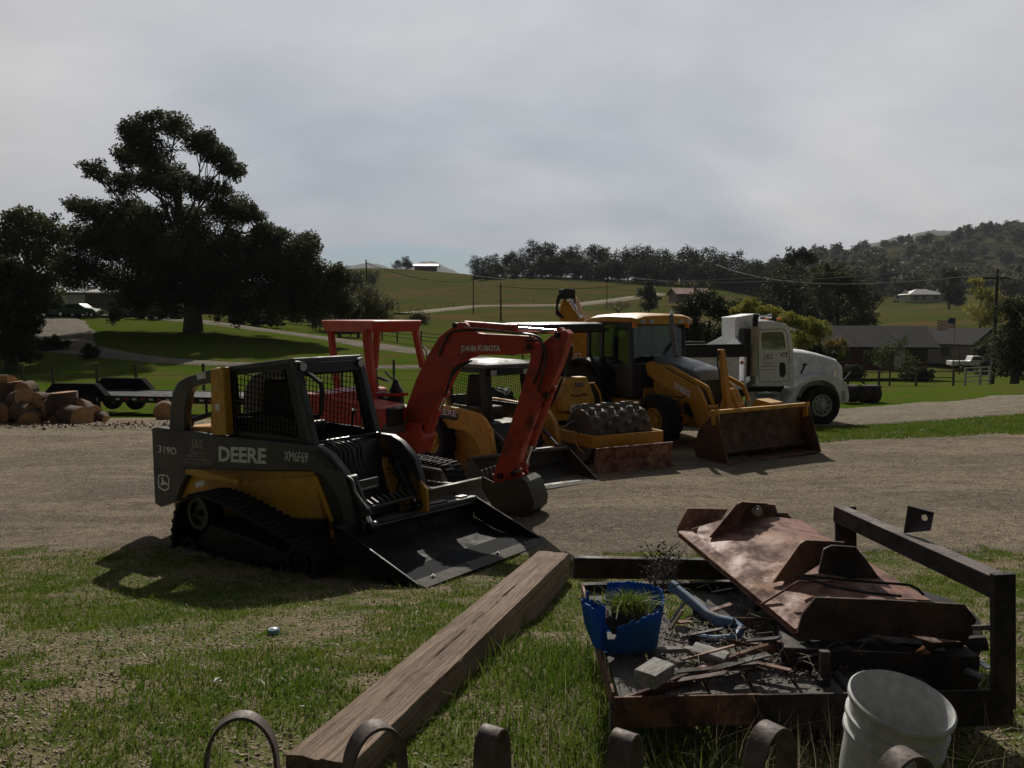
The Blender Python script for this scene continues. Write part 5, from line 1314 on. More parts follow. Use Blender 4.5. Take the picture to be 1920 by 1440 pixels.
# backhoe boom folded up behind the cab
G = lambda px, py, Y: H.I @ at(px, py, Y)
bp_ = [(1048, 640), (1049, 600), (1052, 575), (1060, 560), (1078, 560), (1082, 580), (1098, 600), (1104, 640), (1104, 700), (1100, 735), (1078, 735), (1072, 700), (1071, 660), (1060, 650)]
Yb = 17.8
nrm = Vector((0, 0.30, 0))
ring0 = [H.I @ at(px, py, Yb) for px, py in [(1073, 735), (1073, 660), (1078, 626), (1092, 600), (1080, 575), (1070, 556), (1056, 556), (1048, 580), (1050, 600), (1060, 622), (1104, 628), (1104, 735)]]
ring0 = [H.I @ at(px, py, Yb) for px, py in [(1072, 735), (1074, 650), (1062, 610), (1048, 600), (1050, 572), (1058, 556), (1072, 556), (1082, 580), (1100, 606), (1105, 640), (1102, 735)]]
off_ = H.I.to_3x3() @ Vector((0.15, .26, 0))
MB().loft([ring0, [p + off_ for p in ring0]]).build('backhoe_boom', M['yellow'], bh, .02)
text('DEERE', H, 0, (0,0), (0,0), M['text'], bh) if False else None
bf = Frame((0, Yb-.012, 0), 0)
tx = MB()
def vtext(body, fr_, y, quad, mat, parent):
    """quad: pixels of start-left, end-left (reading direction) and start-top"""
    o = text(body, fr_, y, (0,0), (0,0), mat, parent, pts=quad, bold=.02); return o
o = vtext('DEERE', bf, 0.0, [(1078, 662), (1078, 704), (1090, 662)], M['text'], bh); o.matrix_world = bf.M
ram(bh, G(1068, 562, 17.7), G(1088, 596, 17.7), .05, M['chrome'], .5)
MB().bx(-.14, .14, -.14, .14, -.10, .12).build('boom_head', M['black'], bh, .02).location = G(1063, 552, 17.8)
for k in range(5):
    hose(bh, [G(1056+k*2, 548, 17.7), G(1046+k*1.5, 556, 17.7), G(1044-k*.3, 575+k*3, 17.7), G(1050+k*2, 588+k*2, 17.7)], .016)
hose(bh, [G(1068, 548, 17.7), G(1078, 556, 17.7), G(1076, 578, 17.7)], .016)
MB().bx(-3.5, -3.0, -.5, .5, .4, 1.3).build('swing_frame', M['yellow'], bh, .03)
for s in (-1, 1): MB().bx(-3.25, -3.1, s*.85-.08, s*.85+.08, .15, 1.35).build('stabilizer_leg', M['yellow'], bh, .02)
text('310SG', H, -.5015, (0,0), (0,0), M['text'], bh, pts=[(1264, 728), (1294, 746), (1264, 715)], bold=.05)
text('TURBO', H, -.745, (0,0), (0,0), M['text'], bh, pts=[(1257, 703), (1276, 712), (1257, 695)]) if False else None
hose(bh, [hit(1225, 735, 1, -.6), hit(1236, 742, 1, -.62), hit(1262, 745, 1, -.62), hit(1285, 744, 1, -.6)], .014)

# ================= white dump truck =================
T_ = Frame((7.88, 21.8, -.43), 12)
tk = empty('dump_truck', T_)
tag(tk, 'white dump truck with a rounded hood, chrome front wheel and tall exhaust stack', 'truck')
P = lambda pts, y: T_.SS(pts, y)
ty = -1.02
for s in (-1, 1): wheel(tk, (0, s*.93, .53), .53, .29, .29, M['rubber'], M['wheelsteel'], side=s, lugs=0, lug_h=.01, disc='truck')
hdp = P([(1485, 655), (1492, 659), (1540, 664), (1565, 670), (1581, 678), (1585, 690), (1586, 702), (1586, 730), (1500, 730), (1482, 700)], -.62)
hw_ = .62
rings = []
tp = P([(1484, 657), (1505, 659), (1530, 662), (1555, 668), (1574, 674), (1583, 682), (1586, 695)], -.62)
zb_ = .75
for i, (x_, z_) in enumerate(tp):
    w_ = .66 - .06*i/6 - (.05 if i >= 5 else 0) - (.06 if i == 6 else 0)
    rings.append([(x_, -w_, zb_), (x_, -w_, z_-.22), (x_, -w_+.05, z_-.08), (x_, -w_+.18, z_+.0), (x_, 0, z_+.06), (x_, w_-.18, z_+.0), (x_, w_-.05, z_-.08), (x_, w_, z_-.22), (x_, w_, zb_)])
MB().loft(rings).build('hood', M['white'], tk, .02, sm=60)
# fenders
for s in (-1, 1):
    fo = P([(1468, 757), (1474, 752), (1483, 738), (1492, 725), (1505, 715), (1520, 707), (1540, 704), (1562, 707), (1578, 713), (1586, 722), (1590, 740), (1589, 752), (1575, 754)], -1.0)
    fi = P([(1474, 757), (1490, 757), (1491, 745), (1498, 730), (1510, 718), (1525, 713), (1540, 712), (1553, 716), (1563, 724), (1569, 735), (1572, 745), (1572, 752), (1574, 754)], -1.0)
    q = MB().ringprism(fo, fi, -1.05, -.50); q = q if s < 0 else q.flipped(); q.build('fender', M['white'], tk, .04, seg=3, sm=50)
xbf = T_.S(1589, 740, -1.0)[0]; z0 = T_.S(1585, 754, -1.0)[1]; z1 = T_.S(1585, 731, -1.0)[1]
MB().bx(xbf-.08, xbf+.04, -1.0, 1.0, z0, z1).bx(xbf-.22, xbf-.08, -1.06, -1.0, z0+.02, z1-.01).build('bumper', M['wheelsteel'], tk, .02, seg=2)
MB().bx(rings[-1][0][0]-.02, rings[-1][0][0]+.03, -.40, .40, .8, 1.45).build('radiator_grille', M['chrome'], tk, .01)
for s in (-1, 1): MB().bx(xbf-.28, xbf-.10, s*.86-.1, s*.86+.1, 1.0, 1.18).build('headlight', M['chrome'], tk, .02)
# cab
co_ = P([(1420, 602), (1455, 603), (1472, 607), (1479, 614), (1487, 652), (1489, 690), (1489, 724), (1420, 724), (1416, 640)], -.92)
ci_ = P([(1426, 628), (1466, 623), (1470, 626), (1473, 636), (1475, 655), (1470, 656), (1450, 656), (1426, 656), (1425, 640)], -.92)
# shell of the cab: sides with window holes, roof, firewall, back
order_o = P([(1416, 602), (1455, 603), (1472, 607), (1480, 614), (1487, 652), (1489, 724), (1452, 724), (1416, 724), (1416, 660)], -.92)
order_i = P([(1425, 622), (1450, 621), (1466, 621), (1470, 626), (1475, 655), (1473, 657), (1450, 657), (1426, 657), (1425, 645)], -.92)
for s in (-1, 1):
    q = MB().ringprism(order_o, order_i, -.93, -.88); q = q if s < 0 else q.flipped(); q.build('cab_side', M['white'], tk, .012)
    wi = MB().prism(order_i, -.905, -.90); wi = wi if s < 0 else wi.flipped(); wi.build('side_window', M['glass'], tk)
    ch = MB().ringprism(order_i, [(sum(p[0] for p in order_i)/9 + (x_-sum(p[0] for p in order_i)/9)*.94, sum(p[1] for p in order_i)/9 + (z_-sum(p[1] for p in order_i)/9)*.93) for x_, z_ in order_i], -.936, -.93)
    ch = ch if s < 0 else ch.flipped(); ch.build('window_frame', M['chrome'], tk)
zrf = order_o[1][1]; xrr, xrf = order_o[0][0], order_o[3][0]
MB().loft([[(xrr, -.90, zrf-.12), (xrr, -.80, zrf+.0), (xrr, 0, zrf+.06), (xrr, .80, zrf), (xrr, .90, zrf-.12)], [((xrr+xrf)/2, -.90, zrf-.12), ((xrr+xrf)/2, -.80, zrf+.03), ((xrr+xrf)/2, 0, zrf+.09), ((xrr+xrf)/2, .80, zrf+.03), ((xrr+xrf)/2, .90, zrf-.12)],
          [(xrf, -.88, zrf-.16), (xrf, -.78, zrf-.06), (xrf, 0, zrf+.0), (xrf, .78, zrf-.06), (xrf, .88, zrf-.16)]]).build('cab_roof', M['white'], tk, .02, sm=60)
MB().prism([(xrf-.05, zrf-.10), (xrf+.28, zrf-.20), (xrf+.27, zrf-.23), (xrf-.03, zrf-.17)], -.86, .86).build('sun_visor', M['white'], tk, .004)
MB().bx(xrr, xrr+.05, -.88, .88, order_o[7][1], zrf-.1).build('cab_back', M['white'], tk)
MB().bx(order_o[4][0]-.35, order_o[4][0]-.02, -.88, .88, order_o[5][1], order_i[4][1]-.02).build('firewall', M['white'], tk)
MB().loft([[(order_o[4][0]-.03, -.86, order_i[4][1]-.02), (order_o[4][0]-.02, -.86, order_i[4][1]-.02), (order_o[4][0]-.02, .86, order_i[4][1]-.02), (order_o[4][0]-.03, .86, order_i[4][1]-.02)], [(xrf-.05, -.80, zrf-.16), (xrf-.04, -.80, zrf-.16), (xrf-.04, .80, zrf-.16), (xrf-.05, .80, zrf-.16)]]).build('windscreen', M['glass'], tk)
qs = MB()
for s in (-1, 1):
    qs = MB(); qs.obx((xrr+.35, s*.42, order_i[6][1]-.25), (.5, .5, .15)); qs.obx((xrr+.15, s*.42, order_i[6][1]+.12), (.14, .48, .62), (0, -6, 0)); qs.build('seat', M['cabgrey'], tk, .04, seg=2)
# door outline, step window
do = P([(1421, 618), (1470, 616), (1476, 626), (1480, 660), (1480, 716), (1423, 716)], -.93); di = P([(1421.8, 619), (1469.3, 617), (1475.2, 626.5), (1479.2, 660), (1479.2, 715.2), (1423.8, 715.2)], -.93)
MB().ringprism(do, di, -.9325, -.9305).build('door_seam', M['textdark'], tk)
ov = [(1461, 684), (1462, 680), (1467, 679), (1472, 681), (1473, 686), (1473, 700), (1471, 706), (1466, 708), (1462, 705), (1461, 698)]
MB().prism(P(ov, -.93), -.934, -.9305).build('peep_window', M['textdark'], tk)
text('J&S', T_, -.932, (1431, 676), (1449, 664), M['textdark'], tk)
text('General', T_, -.932, (1430, 683), (1451, 679), M['textdark'], tk)
text('Engineering', T_, -.932, (1426, 689), (1455, 684.5), M['textdark'], tk)
text('(805) 461-3758', T_, -.932, (1424, 695), (1454, 692), M['textdark'], tk)
text('CT', T_, -.932, (1464, 669), (1478, 661), M['textdark'], tk, bold=.05)
MB().lathe([(.001, 0), (.035, .0), (.03, .10), (.001, .11)], T_.hit(1506, 684, 1, -.70), (.4, -1, .2), 12).build('hood_latch', M['black'], tk)
MB().tube([T_.hit(1502, 700, 1, -.72), T_.hit(1509, 684, 1, -.80)], .025, 8).build('hood_latch', M['black'], tk)
MB().tube([T_.hit(1564, 710, 1, -.95), T_.hit(1564, 700, 1, -.95)], .02).bx(0, .001, 0, .001, 0, .001).build('marker_stalk', M['chrome'], tk) if False else MB().cyl(T_.hit(1564, 706, 1, -.95), T_.hit(1564, 696, 1, -.95), .055, n=12).build('marker_lamp', M['chrome'], tk)
# exhaust stack with shield, cab lights, horns
px_ = 1411
sx0, sz0 = T_.S(1411, 705, -1.0); _, sz1 = T_.S(1411, 612, -1.0)
MB().cyl((sx0, -1.02, sz0), (sx0, -1.02, sz1), .12, n=20).build('exhaust_shield', paint('dull_stack_steel', (.34, .31, .25), .35, (.2, .16, .1), .6, 3, metal=.7), tk)
MB().tube([(sx0+.02, -1.02, sz1-.1), (sx0+.03, -1.02, sz1+.2), (sx0+.06, -1.02, sz1+.3)], .075, 12).build('exhaust_pipe', M['black'], tk)
MB().tube([(sx0, -1.02, sz0+.02), (sx0, -1.0, sz0-.15), (sx0-.15, -.95, sz0-.28), (sx0-.5, -.7, sz0-.34)], .07, 12).build('exhaust_elbow', M['floorsteel'], tk)
MB().bx(sx0-.28, sx0-.14, -1.06, -.75, sz0-.02, sz1-.05).build('air_intake', M['black'], tk, .02)
for s in (-.6, 0, .6): MB().lathe([(.001, 0), (.06, 0), (.05, .06), (.001, .08)], (xrf-.12, s, zrf+.03), (0,0,1), 12).build('roof_lamp', M['amber'], tk)
for s in (-.3, .3): MB().lathe([(.02, 0), (.025, .3), (.06, .42), (.02, .42)], (xrf-.6, s, zrf+.14), (1, 0, 0), 12).build('air_horn', M['chrome'], tk)
# fuel tank, steps
xt0, zt0_ = T_.S(1415, 758, -.95); xt1, _ = T_.S(1462, 758, -.95); _, ztk = T_.S(1440, 737, -.95)
MB().cyl((xt0, -.72, ztk-.28), (xt1, -.72, ztk-.28), .30, n=28).build('fuel_tank', M['wheelsteel'], tk)
MB().bx(xt0+.05, xt1-.05, -1.04, -.9, ztk-.02, ztk+.02).build('step', M['wheelsteel'], tk)
# frame and dump body
MB().bx(-7.2, 1.0, -.45, -.35, .75, 1.0).bx(-7.2, 1.0, .35, .45, .75, 1.0).build('frame_rail', M['black'], tk)
bxr = -7.0; xh = T_.S(1385, 690, -1.15)[0]; _, zbt = T_.S(1320, 671, -1.15); zbt = 1.84
M['bed'] = M['white']
MB().bx(bxr, xh, -1.20, -1.12, 1.05, zbt+.0).build('bed_side', M['white'], tk, .01)
MB().bx(bxr, xh, 1.12, 1.20, 1.05, zbt).build('bed_side', M['white'], tk, .01)
MB().bx(bxr, xh, -1.16, 1.16, 1.0, 1.1).build('bed_floor', M['white'], tk)
xh = T_.S(1400, 690, -1.16)[0]
Fz = lambda py: T_.F(1385, py, xh)[1]
zA_, zB_, zC_ = Fz(652), Fz(632), Fz(597)
MB().prism([(-1.16, 1.0), (-1.16, zA_), (-.62, zB_), (-.62, zC_), (.12, zC_), (.12, zB_), (1.16, zA_), (1.16, 1.0)], xh-.06, xh, ax=0).build('headboard', M['white'], tk, .008)
x2, z2 = T_.S(1418, 588, -.62)
MB().prism([(xh-.07, zC_-.02), (x2, z2-.04), (x2, z2), (xh-.07, zC_+.03)], -.66, .16).build('cab_shield', M['white'], tk, .006)
for s in (-.62, .12): MB().prism([(xh, zC_), (x2, z2-.03), (x2-.1, z2-.18), (xh, zB_-.1)], s-.02, s+.02).build('shield_gusset', M['white'], tk, .004)
MB().bx(bxr, xh-.02, -1.24, -1.14, zbt-.0, zbt+.32).build('side_board', M['black'], tk, .01)
MB().bx(bxr, xh-.02, 1.14, 1.24, zbt, zbt+.32).build('side_board', M['black'], tk, .01)
MB().lathe([(.001, 0), (.05, 0), (.04, .03), (.001, .04)], T_.hit(1391, 680, 1, -1.2), (0,-1,0), 12).build('side_marker', M['amber'], tk)
MB().lathe([(.001, 0), (.05, 0), (.04, .03), (.001, .04)], T_.hit(1391, 717, 1, -1.2), (0,-1,0), 12).build('side_marker', M['redlens'], tk)
for x_ in (-4.9, -6.2):
    for s in (-1, 1): wheel(tk, (x_, s*.85, .53), .53, .55, .29, M['rubber'], M['wheelsteel'], side=s, lugs=0, lug_h=.01, disc='truck')
# ---------------------------------------------------------------- foreground: timber, steel hoops, scrap heap
def W(px, py, Y): return at(px, py, Y)
# old squared timber
M['timber'] = woodmat('weathered_timber', (0.145, 0.095, 0.066), (0.31, 0.225, 0.165), (22, 0.4, 22), 2.4, .95, True, 1.0, (0.36, 0.43))
a0, a1 = W(549, 1405, 2.41), W(645, 1442, 2.30)
b0, b1 = W(1010, 1027, 6.75), W(1067, 1043, 6.55)
def timber():
    me_n = 90; V = []; F = []; k = 20; L_ = []
    dirn = ((b0 + b1)/2 - (a0 + a1)/2); ln = dirn.length; dirn.normalize()
    side = Vector((dirn.y, -dirn.x, 0)).normalized()
    st = (a0 + a1)/2
    rings = []
    for i in range(me_n + 1):
        t = i / me_n; w = (.215*(1-t) + .26*t)/2; z = None
        c = st + dirn * (ln * t); hgt = .24 if t < .97 else .22
        sink = 0
        chk = .03*max(0, noise.noise(Vector((t*5, 0, 9)))) + .004
        sec = [(-w, 0), (-w*.5, .004), (-w*.08, .0), (0, -chk), (w*.07, -.001), (w*.5, -.003), (w, -.004), (w+.004, -.03), (w, -hgt*.5), (w, -hgt), (0, -hgt-.01), (-w, -hgt), (-w, -hgt*.5), (-w-.003, -.03)]
        ring = []
        for j, (u, v_) in enumerate(sec):
            nz = noise.noise(Vector((t*9, j*1.7, 3)))*.014 + noise.noise(Vector((t*40, j*2.3, 8)))*.007
            ring.append(c + side*(u + nz) + Vector((0, 0, v_ + nz*.8)))
        rings.append(ring)
    q = MB(); q.loft(rings)
    o = q.build('timber_beam', M['timber'], None, .004, sm=50)
    return o
tb_ = timber(); tag(tb_, 'long weathered squared timber lying across the grass towards the yard', 'timber')
# orient the grain: object coordinates along the beam
dv = ((b0 + b1)/2 - (a0 + a1)/2).normalized(); Mr = dv.to_track_quat('Y', 'Z').to_matrix().to_4x4(); Mw = Matrix.Translation((a0 + a1)/2) @ Mr
tb_.data.transform(Mw.inverted()); tb_.matrix_world = Mw

# six curved steel bands (spring teeth) standing along the bottom
def hoop(px0, px1, pytop, Y, width, yaw, label, i):
    pl, pr = W(px0, pytop, Y), W(px1, pytop, Y); r_ = (pr - pl).length / 2
    o = Vector(((pl.x + pr.x)/2, Y, pl.z - 0))
    pts = []
    for t in np.linspace(0, R(180), 24):
        pts.append((r_*math.cos(t), 0, -r_*1.45 + (r_*1.45)*math.sin(t)))
    pts = [(r_*1.10, 0, -.42), (r_*1.06, 0, -r_*2.4)] + pts + [(-r_*1.10, 0, -r_*2.4), (-r_*1.2, 0, -.42)]
    me = MB().band(pts, (0, 1, 0), width, .009).build('steel_hoop', M['iron'], None, .0015)
    me.location = o; me.rotation_euler = (0, 0, R(yaw))
    tag(me, label, 'steel band', 'rusty curved steel bands along the bottom edge'); return me
hoop(388, 514, 1341, 2.05, .045, 8, 'leftmost curved rusty steel band, standing clear in the grass', 0)
hoop(648, 757, 1360, 2.02, .06, 34, 'curved rusty steel band in front of the near end of the timber', 1)
hoop(893, 953, 1366, 2.02, .06, 60, 'curved rusty steel band right of the timber, nearly edge on', 2)
hoop(1143, 1201, 1375, 2.02, .065, 55, 'curved rusty steel band below the deck corner of the scrap frame', 3)
hoop(1392, 1500, 1362, 1.98, .06, 38, 'curved rusty steel band just left of the white bucket', 4)
hoop(1636, 1762, 1412, 1.88, .06, 20, 'lowest curved rusty steel band, in front of the white bucket', 5)

# blue and white cap in the grass
p = ground(513, 1190)
cp_ = empty('spray_can_cap', loc=(p.x, p.y, p.z)); tag(cp_, 'small round blue and white cap lying in the grass near the timber', 'cap')
MB().lathe([(.001, .012), (.034, .012), (.034, .030), (.030, .036), (.022, .036)], n=24).build('cap_rim', flat('cap_blue', (.10, .22, .30), .4), cp_)
MB().lathe([(.001, .033), (.021, .033), (.018, .040), (.006, .044), (.001, .044)], n=20).build('cap_centre', flat('cap_white', (.62, .66, .68), .4), cp_)
for (px, py, s_, n_) in ((412, 1283, .03, 'crumpled white scrap'), (568, 1337, .022, 'small torn white scrap')):
    p = ground(px, py) ; q = MB(); 
    vs = [p + Vector((rnd.uniform(-1, 1)*s_, rnd.uniform(-1, 1)*s_, rnd.uniform(.015, .035))) for _ in range(6)]
    q.add(vs, [(0, 1, 2), (1, 2, 3), (2, 3, 4), (3, 4, 5), (0, 2, 4)])
    o = q.build('paper_scrap', flat('paper', (.55, .54, .5), .8), None, fix=False)
    tag(o, n_ + (' of paper on bare soil left of the timber' if s_ > .025 else ' of paper right by the timber end'), 'litter')

# ---- scrap frame: rusted rails and a plank deck
def bar(name, a, b, w, h, mat, parent, up=(0, 0, 1), bev=.002):
    a, b = Vector(a), Vector(b); d = (b - a).normalized(); u = Vector(up); s_ = d.cross(u).normalized(); u2 = s_.cross(d).normalized()
    r_ = [[p - s_*w/2 - u2*h/2, p + s_*w/2 - u2*h/2, p + s_*w/2 + u2*h/2, p - s_*w/2 + u2*h/2] for p in (a, b)]
    return MB().loft(r_).build(name, mat, parent, bev)
fr0 = empty('plank_trailer'); tag(fr0, 'rusted steel trailer bed with a grey plank deck, piled with scrap', 'trailer bed')
DZ = 1.10
def onz(px, py, z): d = ray(px, py); t = (z - EYE)/d.z; return CAMP + d*t
f_l = onz(1150, 1316, DZ-.03); f_r = onz(1890, 1300, DZ-.03)
r_l = onz(1092, 1108, DZ+.0); r_r = onz(1500, 1100, DZ)
M['deckwood'] = woodmat('grey_deck_planks', (0.085, 0.078, 0.070), (0.16, 0.148, 0.13), (9, 0.8, 9), 3.5, .9, True, .5)
ex = (f_r - f_l).normalized(); ey = (r_l - f_l); ly_ = ey.length; ey.normalize()
for k in range(7):
    c0 = f_l + ex*(.03 + k*.165); c1 = c0 + ey*(ly_ - .02)
    if k == 2: c1 = c0 + ey*(ly_*.6)
    bar('deck_plank', c0 + ey*.03 + ex*.07 + Vector((0, 0, -.01 + .004*(k % 2))), c1 + ex*.07 + Vector((0, 0, -.01)), .152, .02, M['deckwood'], fr0)
bar('side_rail', f_l + Vector((0, 0, .0)), r_l + Vector((-.0, 0, .0)), .012, .07, M['rust'], fr0)
bar('front_rail', f_l + Vector((-.0, -.015, -.03)), f_l + ex*.52 + Vector((0, -.015, -.03)), .012, .11, M['rust'], fr0)
bar('front_rail', f_l + ex*.50 + Vector((0, -.03, -.035)), f_r + Vector((0, -.03, -.035)), .012, .13, M['rustdark'], fr0)
bar('rear_rail', r_l + Vector((0, 0, .01)), r_l + (r_r - r_l)*1.2 + Vector((0, 0, .01)), .04, .05, M['rustdark'], fr0)
p = onz(1548, 1300, DZ-.05); bar('frame_post', p + Vector((0, .0, -.3)), p + Vector((0, .02, .15)), .035, .03, M['rustdark'], fr0, up=(0, 1, 0))
bar('frame_leg', f_l + Vector((.03, .05, -.05)), f_l + Vector((.03, .05, -.40)), .07, .05, M['deckwood'], fr0, up=(0, 1, 0))
# black channel lying behind
o = bar('steel_channel', W(1075, 1063, 4.05), W(1430, 1068, 4.15), .05, .108, M['rustdark'], None, bev=.004); tag(o, 'dark rusted steel channel at the back of the scrap frame', 'steel channel')
o = bar('rusty_rod', W(1165, 1107, 3.95), W(1232, 1083, 3.98), .012, .012, M['rust'], None); tag(o, 'thin rusty rod behind the blue tub, under the channel', 'rod')
# long diagonal pipe
q = MB().tube([W(1152, 1318, 2.66), W(1215, 1300, 2.72), W(1330, 1253, 2.85), W(1420, 1222, 2.95), W(1520, 1196, 3.05)], [.012, .018, .021, .022, .022], 10)
o = q.build('rusty_pipe', M['rust']); tag(o, 'long rusty red pipe slanting across the front of the plank deck', 'pipe')

# ---- broken blue tub with soil and grass
Tc = onz(1172, 1212, DZ+.0) ; Tc = Vector((Tc.x, Tc.y + .03, DZ+.004))
tub = empty('blue_tub', loc=Tc); tag(tub, 'broken blue plastic tub of soil with grass growing out, on the plank deck', 'tub')
M['blue'] = leafmat('sun_faded_blue_plastic', (0.018, 0.115, 0.40), (0.05, 0.14, 0.33), 6, .35, .5)
nn = 180; V = []; F = []
for i in range(nn):
    a = 2*math.pi*i/nn; ca, sa = math.cos(a), math.sin(a)
    sup = (abs(ca)**3 + abs(sa)**3)**(-1/3)
    ad = math.degrees(a) % 360
    hgt = .205 + .022*noise.noise(Vector((ca*3, sa*3, 4))) + .010*noise.noise(Vector((a*28, 0, 0)))
    if 236 < ad < 254: hgt = .05 + .0006*abs(ad-245)**2 + .01*noise.noise(Vector((a*30, 0, 0)))         # the split at the front
    if 254 <= ad < 345: hgt = .115 + (ad-254)*.0009 + .02*noise.noise(Vector((a*7, 1, 0))) + .01*noise.noise(Vector((a*30, 0, 0)))
    if 190 < ad <= 236: hgt = .19 + .016*noise.noise(Vector((a*9, 2, 0))) + .006*noise.noise(Vector((a*40, 0, 0)))
    if 110 < ad < 165: hgt = .13 + .03*noise.noise(Vector((a*7, 5, 0)))
    for (rr_, z_) in ((.118, .0), (.130, hgt*.5), (.142, hgt), (.136, hgt), (.124, hgt*.5), (.112, .01)):
        push = 1.18 if 195 < ad < 232 and z_ > .02 else 1.0
        V.append((ca*sup*rr_*push*1.08, sa*sup*rr_*push*.9, z_))
for i in range(nn):
    j = (i+1) % nn
    for k in range(5): F.append((i*6+k, j*6+k, j*6+k+1, i*6+k+1))
q = MB().add(V, F); q.build('tub_wall', M['blue'], tub, sm=45)
sv = []; sf = []; 
for r_i in range(5):
    for i in range(20):
        a = 2*math.pi*i/20; rr_ = .028*r_i + .001; sv.append((.01 + rr_*math.cos(a)*1.05, rr_*math.sin(a)*.9, .165 - .012*r_i + .012*noise.noise(Vector((r_i, i*.7, 5))) - (.05 if 225 < math.degrees(a) < 265 and r_i > 2 else 0)))
for r_i in range(4):
    for i in range(20): sf.append((r_i*20+i, r_i*20+(i+1)%20, (r_i+1)*20+(i+1)%20, (r_i+1)*20+i))
MB().add(sv, sf).build('soil', flat('dark_soil', (.05, .038, .028), .95), tub)
nb_ = 520; a = rg.uniform(0, 2*np.pi, nb_); r__ = np.abs(rg.normal(0, .05, nb_)); bx_ = Tc.x + .02 + np.cos(a)*r__*1.2; by_ = Tc.y + np.sin(a)*r__
gb = blades('tub_grass', bx_, by_, rg.uniform(.03, .085, nb_), rg.uniform(.003, .006, nb_), M['grass'], 'grass in the blue tub', lean=1.0, z0=Tc.z + .15)
for k_ in ('label', 'category', 'kind'):
    if k_ in gb: del gb[k_]
gb['kind'] = 'stuff'; gb.name = 'grass_tuft'; gb.parent = tub; gb.matrix_parent_inverse = tub.matrix_world.inverted() if False else Matrix.Translation(-Tc)

# ---- blue handle bar
q = MB().tube([W(1262, 1100, 3.45), W(1290, 1122, 3.38), W(1325, 1152, 3.28), W(1345, 1163, 3.24), W(1372, 1170, 3.22)], [.022, .023, .022, .026, .028], 12)
bh_ = empty('blue_handle_bar'); tag(bh_, 'faded blue tubular steel bar leaning over the scrap beside the tub', 'steel bar')
M['bluesteel'] = paint('worn_blue_steel', (0.06, 0.14, 0.26), .45, (.28, .24, .20), .9, 9)
q.build('bar', M['bluesteel'], bh_)
MB().tube([W(1372, 1168, 3.24), W(1388, 1180, 3.2), W(1380, 1196, 3.16), W(1340, 1200, 3.15), W(1290, 1192, 3.18)], [.026, .024, .02, .018, .014], 10).build('bent_end', M['bluesteel'], bh_)
MB().cyl(W(1258, 1098, 3.46), W(1268, 1104, 3.44), .027, n=14).build('collar', M['bluesteel'], bh_)
# wire loop
q = MB().tube([W(1340, 1155, 3.25), W(1375, 1160, 3.22), W(1391, 1180, 3.2), W(1378, 1200, 3.15), W(1330, 1208, 3.12), W(1280, 1205, 3.1), W(1245, 1197, 3.1)], .0035, 6)
o = q.build('wire_loop', M['iron']); tag(o, 'loop of grey wire curling round the blue bar', 'wire')
# wood blocks and slats
M['greywood'] = woodmat('silvery_wood', (0.17, 0.165, 0.155), (0.33, 0.32, 0.30), (2, 12, 12), 4, .85, True, .5)
M['tanwood'] = woodmat('tan_wood', (0.25, 0.17, 0.10), (0.33, 0.24, 0.15), (12, 2, 12), 4, .85, False, .3)
def block(name, c, sz, rot, mat, label, cat='wood block'):
    o = MB().obx((0, 0, 0), sz).build(name, mat, None, .003); o.location = c; o.rotation_euler = [R(q) for q in rot]; return tag(o, label, cat)
block('wood_block', onz(1227, 1262, DZ+.055), (.135, .085, .05), (2, 0, 50), M['greywood'], 'grey sawn wood block lying on the deck in front of the blue tub')
block('wood_block', onz(1330, 1227, DZ+.04), (.13, .08, .03), (4, 6, -28), M['greywood'], 'flat grey wood piece in the middle of the deck debris')
block('loose_lath', W(1264, 1156, 3.35), (.15, .018, .01), (0, -48, 20), M['greywood'], 'narrow grey slat leaning beside the blue bar', 'slat')
block('loose_lath', W(1268, 1163, 3.25), (.10, .016, .012), (0, -50, 24), M['tanwood'], 'short tan slat leaning under the blue bar', 'slat')
block('loose_board', W(1272, 1218, 3.0), (.18, .03, .016), (0, 0, 3), M['greywood'], 'thin grey board right of the blue tub at deck level', 'board')
block('loose_board', W(1150, 1132, 3.6), (.19, .05, .012), (3, 0, -4), M['greywood'], 'short grey board behind the blue tub', 'board')
block('loose_board', W(1390, 1250, 2.9), (.16, .035, .014), (0, 4, 20), M['greywood'], 'grey board end under the slanting rusty pipe', 'board')
M['darkchips'] = chipmat('dark_debris', (0.12, 0.085, 0.06), (0.06, 0.045, 0.035))
# debris on the deck
n_ = 2200; u_ = rg.uniform(.12, 1.05, n_); v_ = rg.uniform(.05, .6, n_); dx = f_l.x + ex.x*u_ + ey.x*v_*ly_; dy = f_l.y + ex.y*u_ + ey.y*v_*ly_
fl = flakes('deck_debris', dx, dy, rg.uniform(.003, .012, n_), M['darkchips'], 'leaves, twigs and soil strewn over the plank deck', 'debris', .6)
co = np.empty(len(fl.data.vertices)*3, np.float32); fl.data.vertices.foreach_get('co', co); co = co.reshape(-1, 3)
co[:, 2] = DZ + .004 + (co[:, 2] - zt_np(co[:, 0], co[:, 1])); fl.data.vertices.foreach_set('co', co.ravel())
k_ = 70; tw_ = MB()
for i in range(k_):
    p = f_l + ex*rnd.uniform(.3, 1.1) + ey*rnd.uniform(.1, .9)*ly_ ; p.z = DZ + .015 + rnd.random()*.05; a_ = rnd.uniform(0, 6.28); L_ = rnd.uniform(.04, .14)
    tw_.tube([p, p + Vector((math.cos(a_)*L_*.5, math.sin(a_)*L_*.5, rnd.uniform(-.01, .05))), p + Vector((math.cos(a_+.3)*L_, math.sin(a_+.3)*L_, rnd.uniform(-.01, .04)))], .0016, 4)
o = tw_.build('dry_twigs', M['drygrass']); tag(o, 'dry twigs and straw tangled among the scrap', 'twigs', kind='stuff')
hb_ = MB()
